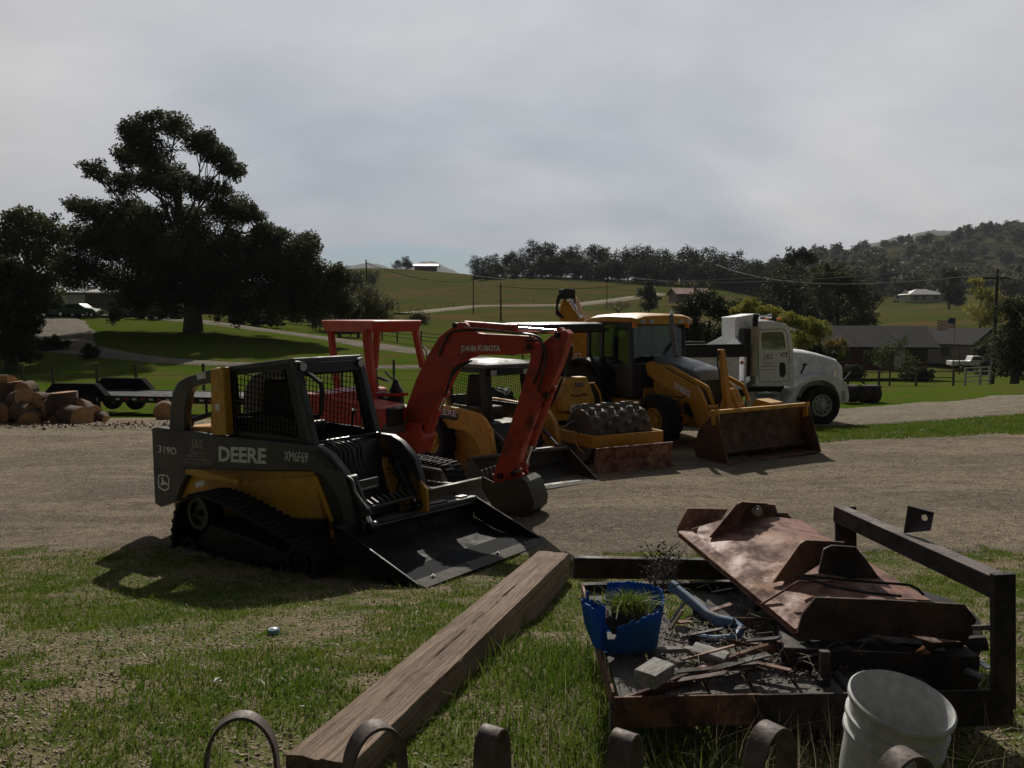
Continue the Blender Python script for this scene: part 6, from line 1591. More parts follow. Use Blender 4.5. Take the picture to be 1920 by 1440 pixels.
for i in range(60):   # brushy dark weeds behind the tub
    p = W(rnd.uniform(1215, 1262), 1150, rnd.uniform(3.5, 3.9)); p.z = 1.12; L_ = rnd.uniform(.08, .2)
    hb_.tube([p, p + Vector((rnd.uniform(-.04, .04), 0, L_*.6)), p + Vector((rnd.uniform(-.08, .08), rnd.uniform(-.03, .03), L_))], .0015, 4)
    for q_ in range(5): c = p + Vector((rnd.uniform(-.05, .05), rnd.uniform(-.02, .02), L_*rnd.uniform(.5, 1))); hb_.obx(c, (.010, .007, .002), (rnd.uniform(0, 180), rnd.uniform(0, 180), 0))
o = hb_.build('dry_weeds', flat('dark_weed', (.06, .05, .035), .9)); tag(o, 'dark dry weeds standing behind the blue tub', 'weeds', kind='stuff')

# ---- big rusted box blade
bl = empty('rusty_box_blade'); tag(bl, 'large rusted steel blade with end plates, lying tilted on the heap', 'scraper blade')
Lf0, Lf1 = W(1490, 1187, 3.02), W(1271, 1002, 3.98)          # near and far ends of the lower edge
Rr1 = W(1362, 956, 4.35); 
# plate plane through lower edge and the far rear corner
Rf0 = W(1745, 1125, 3.25); Rf1 = W(1500, 975, 4.15)
Bq = [Lf0, Lf1, Rf1, Rf0]
nv = (Lf1 - Lf0).cross(Rf0 - Lf0).normalized(); nv = nv if nv.z > 0 else -nv
def quadgrid(A, B_, C__, D, nu, nv_, bulge=0.0, th=.012):
    V = []; F = []
    for i in range(nu+1):
        for j in range(nv_+1):
            u = i/nu; v = j/nv_; p = A.lerp(B_, u).lerp(D.lerp(C__, u), v)
            p = p + nv * (bulge*math.sin(math.pi*min(1, v*1.0))) + nv*.003*noise.noise(Vector((u*6, v*6, 1)))
            V.append(p)
    n0 = len(V); V += [p - nv*th for p in V]
    w_ = nv_+1
    for i in range(nu):
        for j in range(nv_):
            a = i*w_+j; F += [(a, a+1, a+w_+1, a+w_), (n0+a, n0+a+w_, n0+a+w_+1, n0+a+1)]
    for i in range(nu):
        a = i*w_; F += [(a, a+w_, n0+a+w_, n0+a), (a+nv_, n0+a+nv_, n0+a+w_+nv_, a+w_+nv_)]
    for j in range(nv_):
        a = j; b__ = nu*w_+j; F += [(a, n0+a, n0+a+1, a+1), (b__, b__+1, n0+b__+1, n0+b__)]
    return MB().add(V, F)
quadgrid(Lf0, Lf1, Rf1, Rf0, 24, 16, .055).build('curved_plate', M['rustred'], bl, sm=50)
sdir = (Rf0 - Lf0).normalized()
e0 = [Lf0 + nv*.016 + sdir*.0, Lf1 + nv*.016, Lf1 + nv*.020 + sdir*.055 + nv*.012, Lf0 + nv*.020 + sdir*.055 + nv*.012]
MB().loft([[e0[0], e0[3], e0[3]-nv*.012, e0[0]-nv*.012], [e0[1], e0[2], e0[2]-nv*.012, e0[1]-nv*.012]]).build('cutting_edge', M['rustred'], bl, .002)
def plate(pts, th, name, mat, parent, off=None):
    a, b_, c_ = pts[0], pts[1], pts[2]; n_ = (b_-a).cross(pts[-1]-a).normalized(); n_ = off if off else n_
    return MB().loft([pts, [p + n_*th for p in pts]]).build(name, mat, parent, .002)
plate([W(1492, 1187, 3.0), W(1502, 1150, 3.01), W(1527, 1118, 3.02), W(1660, 1123, 3.0), W(1805, 1131, 2.97), W(1828, 1160, 2.96), W(1815, 1190, 2.95), W(1800, 1215, 2.94), W(1650, 1207, 2.97), W(1540, 1200, 2.99)], .014, 'end_plate', M['rustdark2'] if 'rustdark2' in M else rusty('orange_brown_rust', (.07, .035, .022), (.03, .02, .016), (.20, .075, .03), 7), bl, off=Vector((0, -1, 0)))
plate([W(1270, 1000, 3.98), W(1270, 990, 4.0), W(1289, 953, 4.05), W(1366, 955, 4.35), W(1352, 975, 4.3), W(1300, 990, 4.05), W(1284, 1001, 3.98)], .014, 'end_plate', M['rustred'], bl, off=Vector((0, 1, 0)))
plate([W(1330, 1008, 3.85), W(1380, 947, 3.95), W(1392, 941, 3.98), W(1454, 947, 4.15), W(1458, 962, 4.16), W(1476, 962, 4.2), W(1512, 1003, 4.2), W(1498, 1012, 4.2), W(1470, 990, 4.15), W(1400, 990, 4.0), W(1350, 1012, 3.88)], .016, 'mounting_lug', M['rust'], bl, off=Vector((.1, 1, 0)).normalized())
plate([W(1448, 1094, 3.35), W(1500, 1020, 3.42), W(1512, 1013, 3.44), W(1585, 1017, 3.5), W(1560, 1045, 3.46), W(1500, 1082, 3.38), W(1478, 1092, 3.36), W(1465, 1090, 3.35)], .016, 'mounting_lug', M['rust'], bl, off=Vector((.1, 1, 0)).normalized())
plate([W(1535, 1075, 3.30), W(1545, 1030, 3.34), W(1560, 1023, 3.36), W(1605, 1026, 3.4), W(1625, 1050, 3.4), W(1650, 1085, 3.4), W(1600, 1085, 3.36)], .016, 'mounting_lug', M['rustdark'], bl, off=Vector((.1, 1, 0)).normalized())
c = W(1418, 957, 4.02); MB().lathe([(.001, 0), (.028, 0), (.028, .02), (.018, .022), (.018, .04), (.001, .04)], c, (-.1, -1, 0), 16).build('bolt', M['steel'], bl)
MB().bx(0, .001, 0, .001, 0, .001) 
bar('top_tab', W(1400, 942, 4.0), W(1436, 944, 4.08), .03, .006, M['rust'], bl)
# thin bent rods lying on it
for pts, lb in (([(1492, 1077, 3.3), (1560, 1085, 3.28), (1640, 1092, 3.25), (1700, 1096, 3.22)], 'upper bent black rod lying on the rusted blade'), ([(1493, 1078, 3.28), (1560, 1100, 3.2), (1630, 1112, 3.15), (1690, 1118, 3.12)], 'lower bent black rod lying on the rusted blade'), ([(1690, 1096, 3.25), (1705, 1097, 3.24), (1722, 1105, 3.22), (1732, 1116, 3.2)], 'short hooked black rod at the right end of the blade')):
    o = MB().tube([W(*q_) for q_ in pts], .006, 6).build('bent_rod', M['hose']); tag(o, lb, 'rod')
# ---- angle-iron frame at the right
af = empty('angle_iron_frame'); tag(af, 'dark angle-iron frame with a sloping top bar and a square lug with a hole', 'steel frame')
t0, t1 = W(1570, 948, 3.66), W(1878, 1082, 2.62)
dd = (t1 - t0).normalized(); sd_ = Vector((dd.y, -dd.x, 0)).normalized()
if sd_.x < 0: sd_ = -sd_
MB().loft([[t0 - sd_*.02, t0 + sd_*.035, t0 + sd_*.035 - Vector((0,0,.008)), t0 - sd_*.02 - Vector((0,0,.008))], [t1 - sd_*.03, t1 + sd_*.045, t1 + sd_*.045 - Vector((0,0,.008)), t1 - sd_*.03 - Vector((0,0,.008))]]).build('top_flange', M['rust2'] if 'rust2' in M else M['iron'], af, .001)
MB().loft([[t0 - sd_*.018 - Vector((0,0,.01)), t0 - sd_*.010 - Vector((0,0,.01)), t0 - sd_*.010 - Vector((0,0,.075)), t0 - sd_*.018 - Vector((0,0,.075))], [t1 - sd_*.028 - Vector((0,0,.01)), t1 - sd_*.020 - Vector((0,0,.01)), t1 - sd_*.020 - Vector((0,0,.075)), t1 - sd_*.028 - Vector((0,0,.075))]]).build('top_web', M['rustdark'], af, .001)
bar('post', W(1880, 1075, 2.62), W(1881, 1328, 2.62), .072, .03, M['rustdark'], af, up=(0, 1, 0))
bar('post', W(1585, 950, 3.66), W(1586, 1040, 3.66), .095, .02, M['rustdark'], af, up=(0, 1, 0))
lug0 = [W(1694, 1000, 3.16), W(1702, 948, 3.18), W(1751, 961, 3.10), W(1744, 995, 3.06)]
hc = W(1733, 971, 3.125); N = 20
ctr = hc; outr = []
def onquad(k):   # points round the lug outline
    t = k/N*4; i = int(t) % 4; return lug0[i].lerp(lug0[(i+1) % 4], t - int(t))
outr = [onquad(k) for k in range(N)]
e1_ = (lug0[2]-lug0[1]).normalized(); nn_ = (lug0[1]-lug0[0]).cross(e1_).normalized(); e2_ = nn_.cross(e1_)
angs = [math.atan2((p-ctr).dot(e2_), (p-ctr).dot(e1_)) for p in outr]
inr = [ctr + e1_*math.cos(a_)*.013 + e2_*math.sin(a_)*.013 for a_ in angs]
th_ = Vector((.01, .014, 0)); q = MB(); vs = outr + inr + [p + th_ for p in outr] + [p + th_ for p in inr]; fs = []
for i in range(N):
    j = (i+1) % N; fs += [(i, j, N+j, N+i), (2*N+i, 3*N+i, 3*N+j, 2*N+j), (i, 2*N+i, 2*N+j, j), (N+i, N+j, 3*N+j, 3*N+i)]
q.add(vs, fs).build('lug', M['rustdark'], af)
bar('cross_rod', W(1825, 1177, 2.8), W(1893, 1176, 2.66), .018, .018, M['iron'], af)
# old tyre and cable behind the blade
def tyre_lying(name, c, r, w, tilt, label):
    q = MB().lathe([(r*.55, -w/2), (r*.8, -w/2*1.05), (r*.98, -w*.35), (r, 0), (r*.98, w*.35), (r*.8, w/2*1.05), (r*.55, w/2), (r*.52, 0), (r*.55, -w/2)], n=40)
    o = q.build(name, M['rubber'], None, sm=50); o.location = c; o.rotation_euler = tilt; return tag(o, label, 'tyre')
c = W(1700, 1050, 3.75); c.z = zt(c.x, c.y) + .20
tyre_lying('old_tyre', c, .33, .15, (R(6), R(-4), 0), 'old black tyre lying behind the rusted blade, inside the angle-iron frame')
o = MB().prism([(1.02, 2.92), (1.72, 2.84), (1.74, 3.35), (1.15, 3.45)], .92, 1.16, ax=2).build('shade_fill_box', M['rustdark'], None, .006); tag(o, 'long dark box added to fill the black shade under the blade', 'shade fill')  # added dark block standing in for the black shade below the end plate
for (pts, lb) in (([(1790, 1245, 2.9), (1815, 1258, 2.85), (1845, 1272, 2.8)], 'short pale bolt-ended bar by the right post of the frame'),):
    o = MB().tube([W(*q_) for q_ in pts], [.008, .018, .012], 10).build('steel_bar', M['steel']); tag(o, lb, 'steel bar')
o = bar('flat_bar', W(1812, 1222, 2.95), W(1856, 1254, 2.8), .03, .006, M['steel'], None); tag(o, 'short flat steel bar leaning under the end plate, near the right post', 'flat bar')
o = MB().tube([W(1690, 1215, 3.05), W(1760, 1212, 3.0), W(1850, 1205, 2.95)], .03, 10).build('steel_tube', M['rustdark']); tag(o, 'dark steel tube lying under the blade end plate', 'tube')
# dark plate and drum added to fill the shade under the blade
q = MB().lathe([(.001, -.35), (.12, -.35), (.12, .35), (.001, .35)], (0, 0, 0), (1, 0, 0), 28); o = q.build('shade_fill_drum', M['rustdark'], None, .006); o.location = W(1640, 1235, 3.35); o.rotation_euler = (0, R(4), R(-12))
o.location.z = 1.05; tag(o, 'dark drum added to fill the shade beneath the blade', 'drum')
rr_ = random.Random(12)
for k in range(14):
    a = onz(rr_.uniform(1260, 1500), rr_.uniform(1120, 1290), DZ + .03); L_ = rr_.uniform(.12, .34); t_ = rr_.uniform(-1.2, 1.6)
    b_ = a + Vector((math.cos(t_)*L_, math.sin(t_)*L_*.5, rr_.uniform(-.01, .07)))
    o = bar('rusty_flat_bar', a, b_, rr_.uniform(.015, .045), .006, M['rustdark'] if k % 3 else M['rust'], None, bev=.001); tag(o, 'rusty flat bar strewn across the debris on the plank deck', 'flat bar', 'rusty flat bars strewn on the plank deck')
for k in range(16):
    a = W(rr_.uniform(1330, 1560), rr_.uniform(1130, 1200), rr_.uniform(3.0, 3.5)); a.z = rr_.uniform(1.12, 1.22); L_ = rr_.uniform(.15, .45); t_ = rr_.uniform(-.7, .7) + (0 if k % 2 else 1.2)
    b_ = a + Vector((math.cos(t_)*L_, math.sin(t_)*L_*.6, rr_.uniform(-.08, .10))); m_ = a.lerp(b_, .5) + Vector((0, 0, rr_.uniform(-.02, .05)))
    o = MB().tube([a, m_, b_], rr_.choice([.005, .008, .012]), 6).build('scrap_rod', M['rust'] if k % 3 else M['rustdark'])
    tag(o, 'rusty rod among the tangle of rods under the left side of the blade', 'rod', 'rusty rods tangled under the blade')
for k, (px, py, Y, sx_, lb) in enumerate(((1700, 1222, 2.86, .20, 'crushed grey metal piece on the shade-fill box above the white bucket'), (1760, 1226, 2.84, .12, 'small rusted bracket on the shade-fill box right of the crushed metal'))):
    c = W(px, py, Y); c.z = 1.19; q = MB()
    vs = [c + Vector((rr_.uniform(-1, 1)*sx_, rr_.uniform(-.06, .06), rr_.uniform(-.015, .05))) for _ in range(9)]
    q.add(vs, [(0,1,2), (2,3,4), (4,5,6), (6,7,8), (1,3,5), (0,4,8), (2,6,7)]); o = q.build('metal_scrap', M['bucketsteel'] if k == 0 else M['rust'], None, fix=False); tag(o, lb, 'metal scrap')
o = quadgrid(W(1322, 1150, 3.35), W(1330, 1090, 3.9), W(1540, 1090, 3.9), W(1500, 1212, 3.2), 4, 4).build('shade_fill_sheet', M['rustdark'], None); tag(o, 'dark bent sheet added to fill the shade under the left end of the blade', 'sheet metal')  # dark sheet added over the deck in place of deep shade

# ---- white plastic bucket, tilted
bu = empty('white_bucket'); tag(bu, 'white five gallon plastic bucket with blue print, open and tilted', 'bucket')
M['plastic'] = paint('milky_plastic', (0.44, 0.45, 0.44), .5, (.28, .26, .22), .5, 5)
m_ = M['plastic']; m_.node_tree.nodes['Principled BSDF'].inputs['Subsurface Weight'].default_value = .0
m_.node_tree.nodes['Principled BSDF'].inputs['Subsurface Radius'].default_value = (.03, .03, .02)
q = MB(); prof_ = [(.128, .0), (.131, .10), (.137, .235), (.149, .237), (.149, .250), (.139, .252), (.141, .285), (.151, .287), (.151, .300), (.142, .302), (.143, .345), (.152, .347), (.155, .352), (.155, .366), (.149, .371), (.145, .366), (.141, .30), (.134, .10), (.124, .006), (.001, .006)]
q.lathe(prof_, n=72).lathe([(.128, .0), (.001, .0)], n=72); q.build('bucket_body', M['plastic'], bu, sm=50)
M['bluetext'] = flat('print_blue', (.03, .13, .26), .5)
def wrap(body, ang0, ang1, z0_, z1_, mat, name='lettering', rad=.1345):
    cu = bpy.data.curves.new('t', 'FONT'); cu.body = body; cu.extrude = 0; cu.offset = .02; to = bpy.data.objects.new('t', cu); col.objects.link(to)
    dg = bpy.context.evaluated_depsgraph_get(); me = bpy.data.meshes.new_from_object(to.evaluated_get(dg)); bpy.data.objects.remove(to)
    co = np.empty(len(me.vertices)*3, np.float32); me.vertices.foreach_get('co', co); co = co.reshape(-1, 3); lo, hi = co.min(0), co.max(0); n = (co - lo)/np.maximum(hi - lo, 1e-6)
    a = np.radians(ang0 + (ang1-ang0)*n[:, 0]); z = z0_ + (z1_-z0_)*n[:, 1]; r_ = .1285 + z*.038 + .0015
    me.vertices.foreach_set('co', np.stack([np.cos(a)*r_, np.sin(a)*r_, z], -1).astype(np.float32).ravel()); me.materials.clear(); me.materials.append(mat); me.update()
    o = bpy.data.objects.new(name, me); col.objects.link(o); o.parent = bu; return o
def wband(a0_, a1_, z0_, z1_, mat, name):
    q = MB(); V = []; n = 16
    for i in range(n+1):
        a = R(a0_ + (a1_-a0_)*i/n)
        for z in (z0_, z1_): r_ = .1285 + z*.038 + .001; V.append((math.cos(a)*r_, math.sin(a)*r_, z))
    q.add(V, [(2*i, 2*i+2, 2*i+3, 2*i+1) for i in range(n)]); return q.build(name, mat, bu)
wband(-165, -118, .178, .190, M['bluetext'], 'print_band'); wband(-100, -40, .172, .184, M['bluetext'], 'print_band')
wband(-162, -125, .105, .112, M['bluetext'], 'print_band'); wband(-98, -55, .12, .125, M['bluetext'], 'print_band')
for k in range(3): wband(-150+k*2, -122, .14-k*.011, .143-k*.011, M['textdim'], 'print_line')
rc = W(1692, 1306, 2.22)      # rim centre
bu.scale = (.93, .93, .95)
ax_ = Vector((.07, -.20, 1)).normalized()
qz = ax_.to_track_quat('Z', 'Y'); bu.rotation_mode = 'QUATERNION'; bu.rotation_quaternion = qz; bu.location = rc - ax_*.362
# ---------------------------------------------------------------- trees
M['bark'] = woodmat('dark_bark', (0.055, 0.045, 0.036), (0.10, 0.085, 0.07), (10, 10, 1), 1.5, .95, True, .8)
M['oakleaf'] = leafmat('oak_foliage', (0.055, 0.063, 0.033), (0.088, 0.098, 0.052), .3, .36)
M['darkleaf'] = leafmat('dark_foliage', (0.032, 0.041, 0.020), (0.056, 0.066, 0.034), .25, .28)
M['greenleaf'] = leafmat('green_foliage', (0.060, 0.085, 0.028), (0.095, 0.115, 0.045), .3, .3)
M['limeleaf'] = leafmat('yellow_green_foliage', (0.22, 0.23, 0.040), (0.30, 0.27, 0.06), .35, .38)
M['rustleaf'] = leafmat('orange_tinged_foliage', (0.20, 0.13, 0.035), (0.15, 0.14, 0.04), .4, .35)
M['greyleaf'] = leafmat('grey_green_foliage', (0.13, 0.132, 0.062), (0.17, 0.155, 0.08), .3, .3)
M['scrub'] = leafmat('hillside_foliage', (0.075, 0.080, 0.052), (0.15, 0.138, 0.095), .05, .35)

def leaves_np(rng, centers, radii, n, size, flat=.8, squash=.75):
    """n leaf quads in gaussian clumps round the centres"""
    centers = np.asarray(centers, float); radii = np.asarray(radii, float)
    w = radii**2; k = rng.choice(len(centers), n, p=w/w.sum())
    d = rng.normal(0, 1, (n, 3)); d /= np.linalg.norm(d, axis=1)[:, None]; rad = rng.uniform(0, 1, n)**.6 * 1.15
    P_ = centers[k] + d * (rad * radii[k])[:, None] * np.array([1, 1, squash])
    u = rng.normal(0, 1, (n, 3)); u[:, 2] *= flat; u /= np.linalg.norm(u, axis=1)[:, None]
    v = np.cross(u, rng.normal(0, 1, (n, 3))); v /= np.linalg.norm(v, axis=1)[:, None]
    s = size * rng.uniform(.6, 1.35, n)[:, None]; u = u*s*.5; v = v*s*.33
    V = np.stack([P_ - u, P_ + v, P_ + u, P_ - v], 1).reshape(-1, 3)
    return V, np.arange(n*4).reshape(-1, 4)
def clumps(rng, blobs, per, rmul=.3, shell=.55):
    C_ = []; Rr = []
    for (x, y, z, rx, ry, rz) in blobs:
        for _ in range(per):
            d = rng.normal(0, 1, 3); d /= np.linalg.norm(d); q = shell + (1-shell)*rng.uniform(0, 1)**.6
            C_.append((x + d[0]*rx*q, y + d[1]*ry*q, z + d[2]*rz*q)); Rr.append(rmul*min(rx, rz)*rng.uniform(.7, 1.4))
    return np.array(C_), np.array(Rr)
def branch_mesh(rng, trunk, r0, r1, targets, subs, name, parent, mat, nodes_from=.3, lean=.25, thin=.03):
    q = MB(); T = [Vector(p) for p in trunk]; n = len(T)
    q.tube(T, [r0 + (r1-r0)*(i/(n-1))**.7 for i in range(n)], 10)
    def on(t):
        f = t*(n-1); i = min(int(f), n-2); return T[i].lerp(T[i+1], f - i), r0 + (r1-r0)*t**.7
    H_ = T[-1].z - T[0].z
    for k, tg in enumerate(targets):
        tg = Vector(tg); t = min(1, max(nodes_from, (tg.z - T[0].z)/max(H_, .1)*.55 + rng.uniform(-.1, .1))); p, r_ = on(t)
        mid = p.lerp(tg, .5) + Vector((rng.uniform(-1, 1), rng.uniform(-1, 1), rng.uniform(-.3, .8))) * (tg-p).length*.10
        m2 = p.lerp(tg, .75) + Vector((rng.uniform(-1, 1), rng.uniform(-1, 1), rng.uniform(-.8, .8))) * (tg-p).length*.07
        rb = min(r_*.34, r0*.18); q.tube([p, p.lerp(mid, .5) + Vector((0,0,-.02)), mid, m2, tg], [rb, rb*.8, rb*.6, rb*.4, max(thin, rb*.18)], 6)
        for s_ in subs[k]:
            s_ = Vector(s_); a = mid.lerp(tg, rng.uniform(0, .9)); m = a.lerp(s_, .5) + Vector((rng.uniform(-1, 1), rng.uniform(-1, 1), rng.uniform(-1, 1)))*(s_-a).length*.12
            q.tube([a, m, s_], [max(thin, rb*.28), max(thin*.8, rb*.16), thin*.4], 4)
    return q.build(name, mat, parent, sm=60, fix=False)
def tree(name, label, cat, loc, blobs, trunk_r, mat, n, leaf, seed, trunk=None, per=9, group=None, rmul=.48, subs_n=5, nodes_from=.3, squash=.8, bark=None, shell=.5):
    rng = np.random.default_rng(seed); loc = Vector(loc)
    t = empty(name, loc=loc); tag(t, label, cat, group)
    C_, Rr = clumps(rng, blobs, per, rmul, shell)
    V, F = leaves_np(rng, C_, Rr, int(n*.58), leaf, squash=squash)
    bc = [b[:3] for b in blobs]; V2, F2 = leaves_np(rng, bc, [min(b[3], b[5])*1.0 for b in blobs], int(n*.42), leaf, squash=squash)
    V = np.vstack([V, V2]); F = np.vstack([F, F2 + len(V) - len(V2)])
    npmesh('crown', V, F, mat, t)
    H_ = max(b[2] for b in blobs); tr = trunk or [(0, 0, -.4), (trunk_r*.2, 0, H_*.25), (-trunk_r*.3, .1, H_*.5), (0, 0, H_*.75)]
    subs = []; per_ = per
    for i, b in enumerate(blobs):
        cs = C_[i*per_:(i+1)*per_]; subs.append([tuple(c) for c in cs[:subs_n]])
    branch_mesh(rng, tr, trunk_r, trunk_r*.3, [b[:3] for b in blobs], subs, 'trunk', t, bark or M['bark'], nodes_from, thin=leaf*.22)
    return t
def pxblobs(px0, py0, Y, lst, depth=.8, seed=1):
    """blobs given as (px, py, r_px[, rz_px]) relative to a base pixel at distance Y"""
    rng = np.random.default_rng(seed); s = FPX/Y; out = []
    for q in lst:
        rx = q[2]/s; rz = (q[3] if len(q) > 3 else q[2]*.8)/s
        out.append(((q[0]-px0)/s, rng.uniform(-1, 1)*depth*rx, (py0-q[1])/s, rx, rx*1.1, rz))
    return out
# the great oak
g0 = ground(362, 622)
OY = g0.y
oakb = [(290, 258, 40, 30), (352, 250, 50, 28), (385, 275, 30, 26), (250, 300, 34, 24), (310, 300, 48, 26), (425, 300, 30, 24), (445, 325, 24, 18), (200, 330, 34, 16), (230, 345, 44, 22), (330, 350, 56, 28), (400, 360, 44, 26), (150, 388, 20, 14), (185, 400, 44, 28), (260, 405, 56, 30), (350, 415, 64, 34), (430, 400, 48, 30), (470, 400, 30, 22), (495, 440, 22, 22),
        (180, 455, 52, 36), (270, 470, 72, 42), (370, 480, 76, 44), (450, 470, 58, 40), (520, 450, 30, 26), (165, 515, 40, 36), (235, 535, 58, 42), (320, 550, 66, 34), (420, 548, 70, 40), (500, 510, 54, 44), (560, 500, 44, 44), (575, 470, 26, 26), (540, 560, 52, 38), (600, 545, 38, 46), (635, 520, 22, 30), (205, 590, 34, 14), (470, 585, 50, 22), (590, 590, 44, 20), (640, 570, 22, 30), (300, 505, 66, 44), (370, 520, 70, 40), (440, 505, 66, 44), (250, 570, 50, 22), (320, 340, 40, 30), (360, 460, 60, 44), (420, 575, 54, 16), (330, 585, 44, 10), (520, 580, 60, 24), (205, 420, 40, 26), (290, 440, 50, 36)]
tb = pxblobs(362, 622, OY, oakb, .9, 3); s_ = FPX/OY
tree('oak_tree', 'huge dark spreading oak standing on the lawn at mid left', 'oak tree', g0, tb, .9, M['oakleaf'], 240000, .21, 5,
     trunk=[(0, 0, -.5), (.05, 0, 1.6), (-.1, .1, 3.5), (-.5, .1, 6), (-.9, 0, 9), (-.8, 0, 12)], per=12, rmul=.50, subs_n=7, nodes_from=.2)
# oaks at the left edge
g0 = gp(62, 78); tree('oak_tree', 'paler green oak behind the left edge, left of the huge oak', 'oak tree', g0, pxblobs(62, 595, 78, [(15, 420, 30), (50, 410, 34), (95, 420, 32), (125, 440, 24), (20, 460, 40), (70, 460, 44), (115, 480, 34), (30, 510, 44), (90, 520, 44), (60, 555, 50, 20), (-20, 470, 50), (-30, 530, 50)], .8, 5), .6, M['greenleaf'], 22000, .3, 6, per=10)
g0 = gp(20, 47); tree('oak_tree', 'dark low tree filling the left edge above the log pile', 'oak tree', g0, pxblobs(20, 690, 47, [(0, 520, 60, 36), (45, 530, 40, 30), (75, 560, 26, 22), (10, 570, 66, 34), (60, 600, 34, 26), (0, 630, 62, 34), (50, 640, 28, 26), (-60, 560, 60, 60), (20, 665, 50, 16), (-70, 640, 50, 40)], .8, 7), .45, M['darkleaf'], 30000, .2, 8, per=10)
def bush(label, px, pyb, Y, w, h, mat, n, leaf, seed, name='bush', group=None, cat='bush'):
    g_ = gp(px, Y); s = Y/FPX; w_, h_ = w*s/2, h*s
    b = [(-w_*.45, 0, h_*.45, w_*.55, w_*.5, h_*.42), (w_*.45, .1, h_*.42, w_*.55, w_*.5, h_*.40), (0, -.1, h_*.6, w_*.55, w_*.6, h_*.42), (w_*.1, .2, h_*.3, w_*.8, w_*.6, h_*.32)]
    return tree(name, label, cat, g_, b, max(.05, w_*.05), mat, n, leaf, seed, per=8, group=group)
bush('small dark bush by the dirt track below the oak lawn', 98, 660, 55, 60, 26, M['darkleaf'], 2500, .16, 20)
bush('small round shrub on the dirt track bend, left of the oak lawn', 168, 655, 52, 34, 26, M['darkleaf'], 1500, .14, 21)
bush('grey green willowy thicket right of the huge oak', 690, 612, 92, 110, 84, M['greyleaf'], 7000, .26, 22)
bush('dark thicket between the oak and the willowy thicket', 640, 614, 86, 70, 120, M['darkleaf'], 7000, .26, 23)
bush('sparse pale brush beside the field road', 785, 606, 110, 56, 30, M['greyleaf'], 1600, .28, 24)
bush('low hedge of dark shrubs behind the oak trunk', 300, 600, 84, 150, 26, M['darkleaf'], 4000, .28, 25)
bush('low dark hedge right of the oak trunk', 480, 606, 80, 170, 24, M['darkleaf'], 4000, .28, 26)

# ridge trees: prototypes copied
def proto(mat, seed, h=12, w=9, n=2600, leaf=.55, shape='round'):
    rng = np.random.default_rng(seed); b = []
    if shape == 'round':
        for i in range(7):
            a = rng.uniform(0, 6.28); r_ = rng.uniform(.1, .55)*w/2; b.append((math.cos(a)*r_, math.sin(a)*r_, h*rng.uniform(.22, .82), w*.28, w*.28, h*.20))
        b.append((0, 0, h*.45, w*.42, w*.42, h*.36))
    elif shape == 'cone':
        for i in range(7): t = i/6; b.append((rng.uniform(-.2, .2), 0, h*(.18 + .76*t), w*.5*(1-t*.85), w*.5*(1-t*.85), h*.10))
    return b
PRO = []
def mkproto(name, mat, seed, **k):
    sh = k.pop('shape', 'round'); h = k.get('h', 12); w = k.get('w', 9); n = k.pop('n', 2600); leaf = k.pop('leaf', .55)
    b = proto(mat, seed, h=h, w=w, shape=sh)
    return tree(name, None, 'tree', (0, 0, -500), b, .28, mat, n, leaf, seed, per=7, subs_n=3)
protos = [mkproto('ridge_tree', M['darkleaf'], 40 + i, h=12, w=13, n=4800, leaf=.5) for i in range(4)]
USED = set()
def put(proto_, loc, sc, rz, label, cat, group=None, sz=1.0):
    if proto_.name in USED:
        c = copy_tree(proto_)
    else: c = proto_; USED.add(proto_.name)
    c.location = loc; c.scale = (sc, sc, sc*sz); c.rotation_euler = (0, 0, rz); c['label'] = label; c['category'] = cat
    if group: c['group'] = group
    return c
ridge = [(900, 478, 1.0), (925, 472, 1.1), (955, 470, 1.1), (985, 466, 1.1), (1020, 450, 1.35), (1040, 455, 1.3), (1065, 463, 1.1), (1090, 460, 1.15), (1128, 456, 1.25), (1150, 462, 1.1), (1180, 464, 1.1), (1205, 460, 1.2), (1235, 464, 1.1), (1265, 463, 1.15), (1300, 462, 1.2), (1335, 464, 1.15), (1365, 470, 1.1), (1395, 482, 1.0), (1420, 486, .9), (1445, 484, 1.0)]
for i, (px, pyt, w_) in enumerate(ridge):
    for r_i, (YY, dp) in enumerate(((315, 0), (296, 14))):
        g_ = gp(px + r_i*14 - 4, YY); top = at(px, pyt + dp + (6 if r_i else 0), YY).z; hh = max(6, top - g_.z)
        put(protos[(i + r_i) % 4], (g_.x, g_.y, g_.z - .8), hh/12*1.06, i*1.3, 'dark oak in the long row along the centre ridge', 'tree', 'oaks along the centre ridge', 1.0) 
        bpy.context.view_layer.update() if False else None
ridge2 = [(650, 498), (672, 500), (628, 492), (700, 503)]
for i, (px, pyt) in enumerate(ridge2):
    g_ = gp(px, 200 if i < 3 else 300); top = at(px, pyt, g_.y).z; put(protos[i % 4], (g_.x, g_.y, g_.z - .5), max(4, top - g_.z)/12, i, 'small distant tree on the left skyline right of the oak', 'tree', 'small trees on the left skyline')
g_ = gp(763, 395); put(protos[1], (g_.x, g_.y, g_.z - .5), .62, 1, 'round dark tree beside the ridge-top house', 'tree')
g_ = gp(746, 400); put(protos[2], (g_.x, g_.y, g_.z - .5), .42, 2, 'smaller bush left of the round tree by the ridge-top house', 'tree')

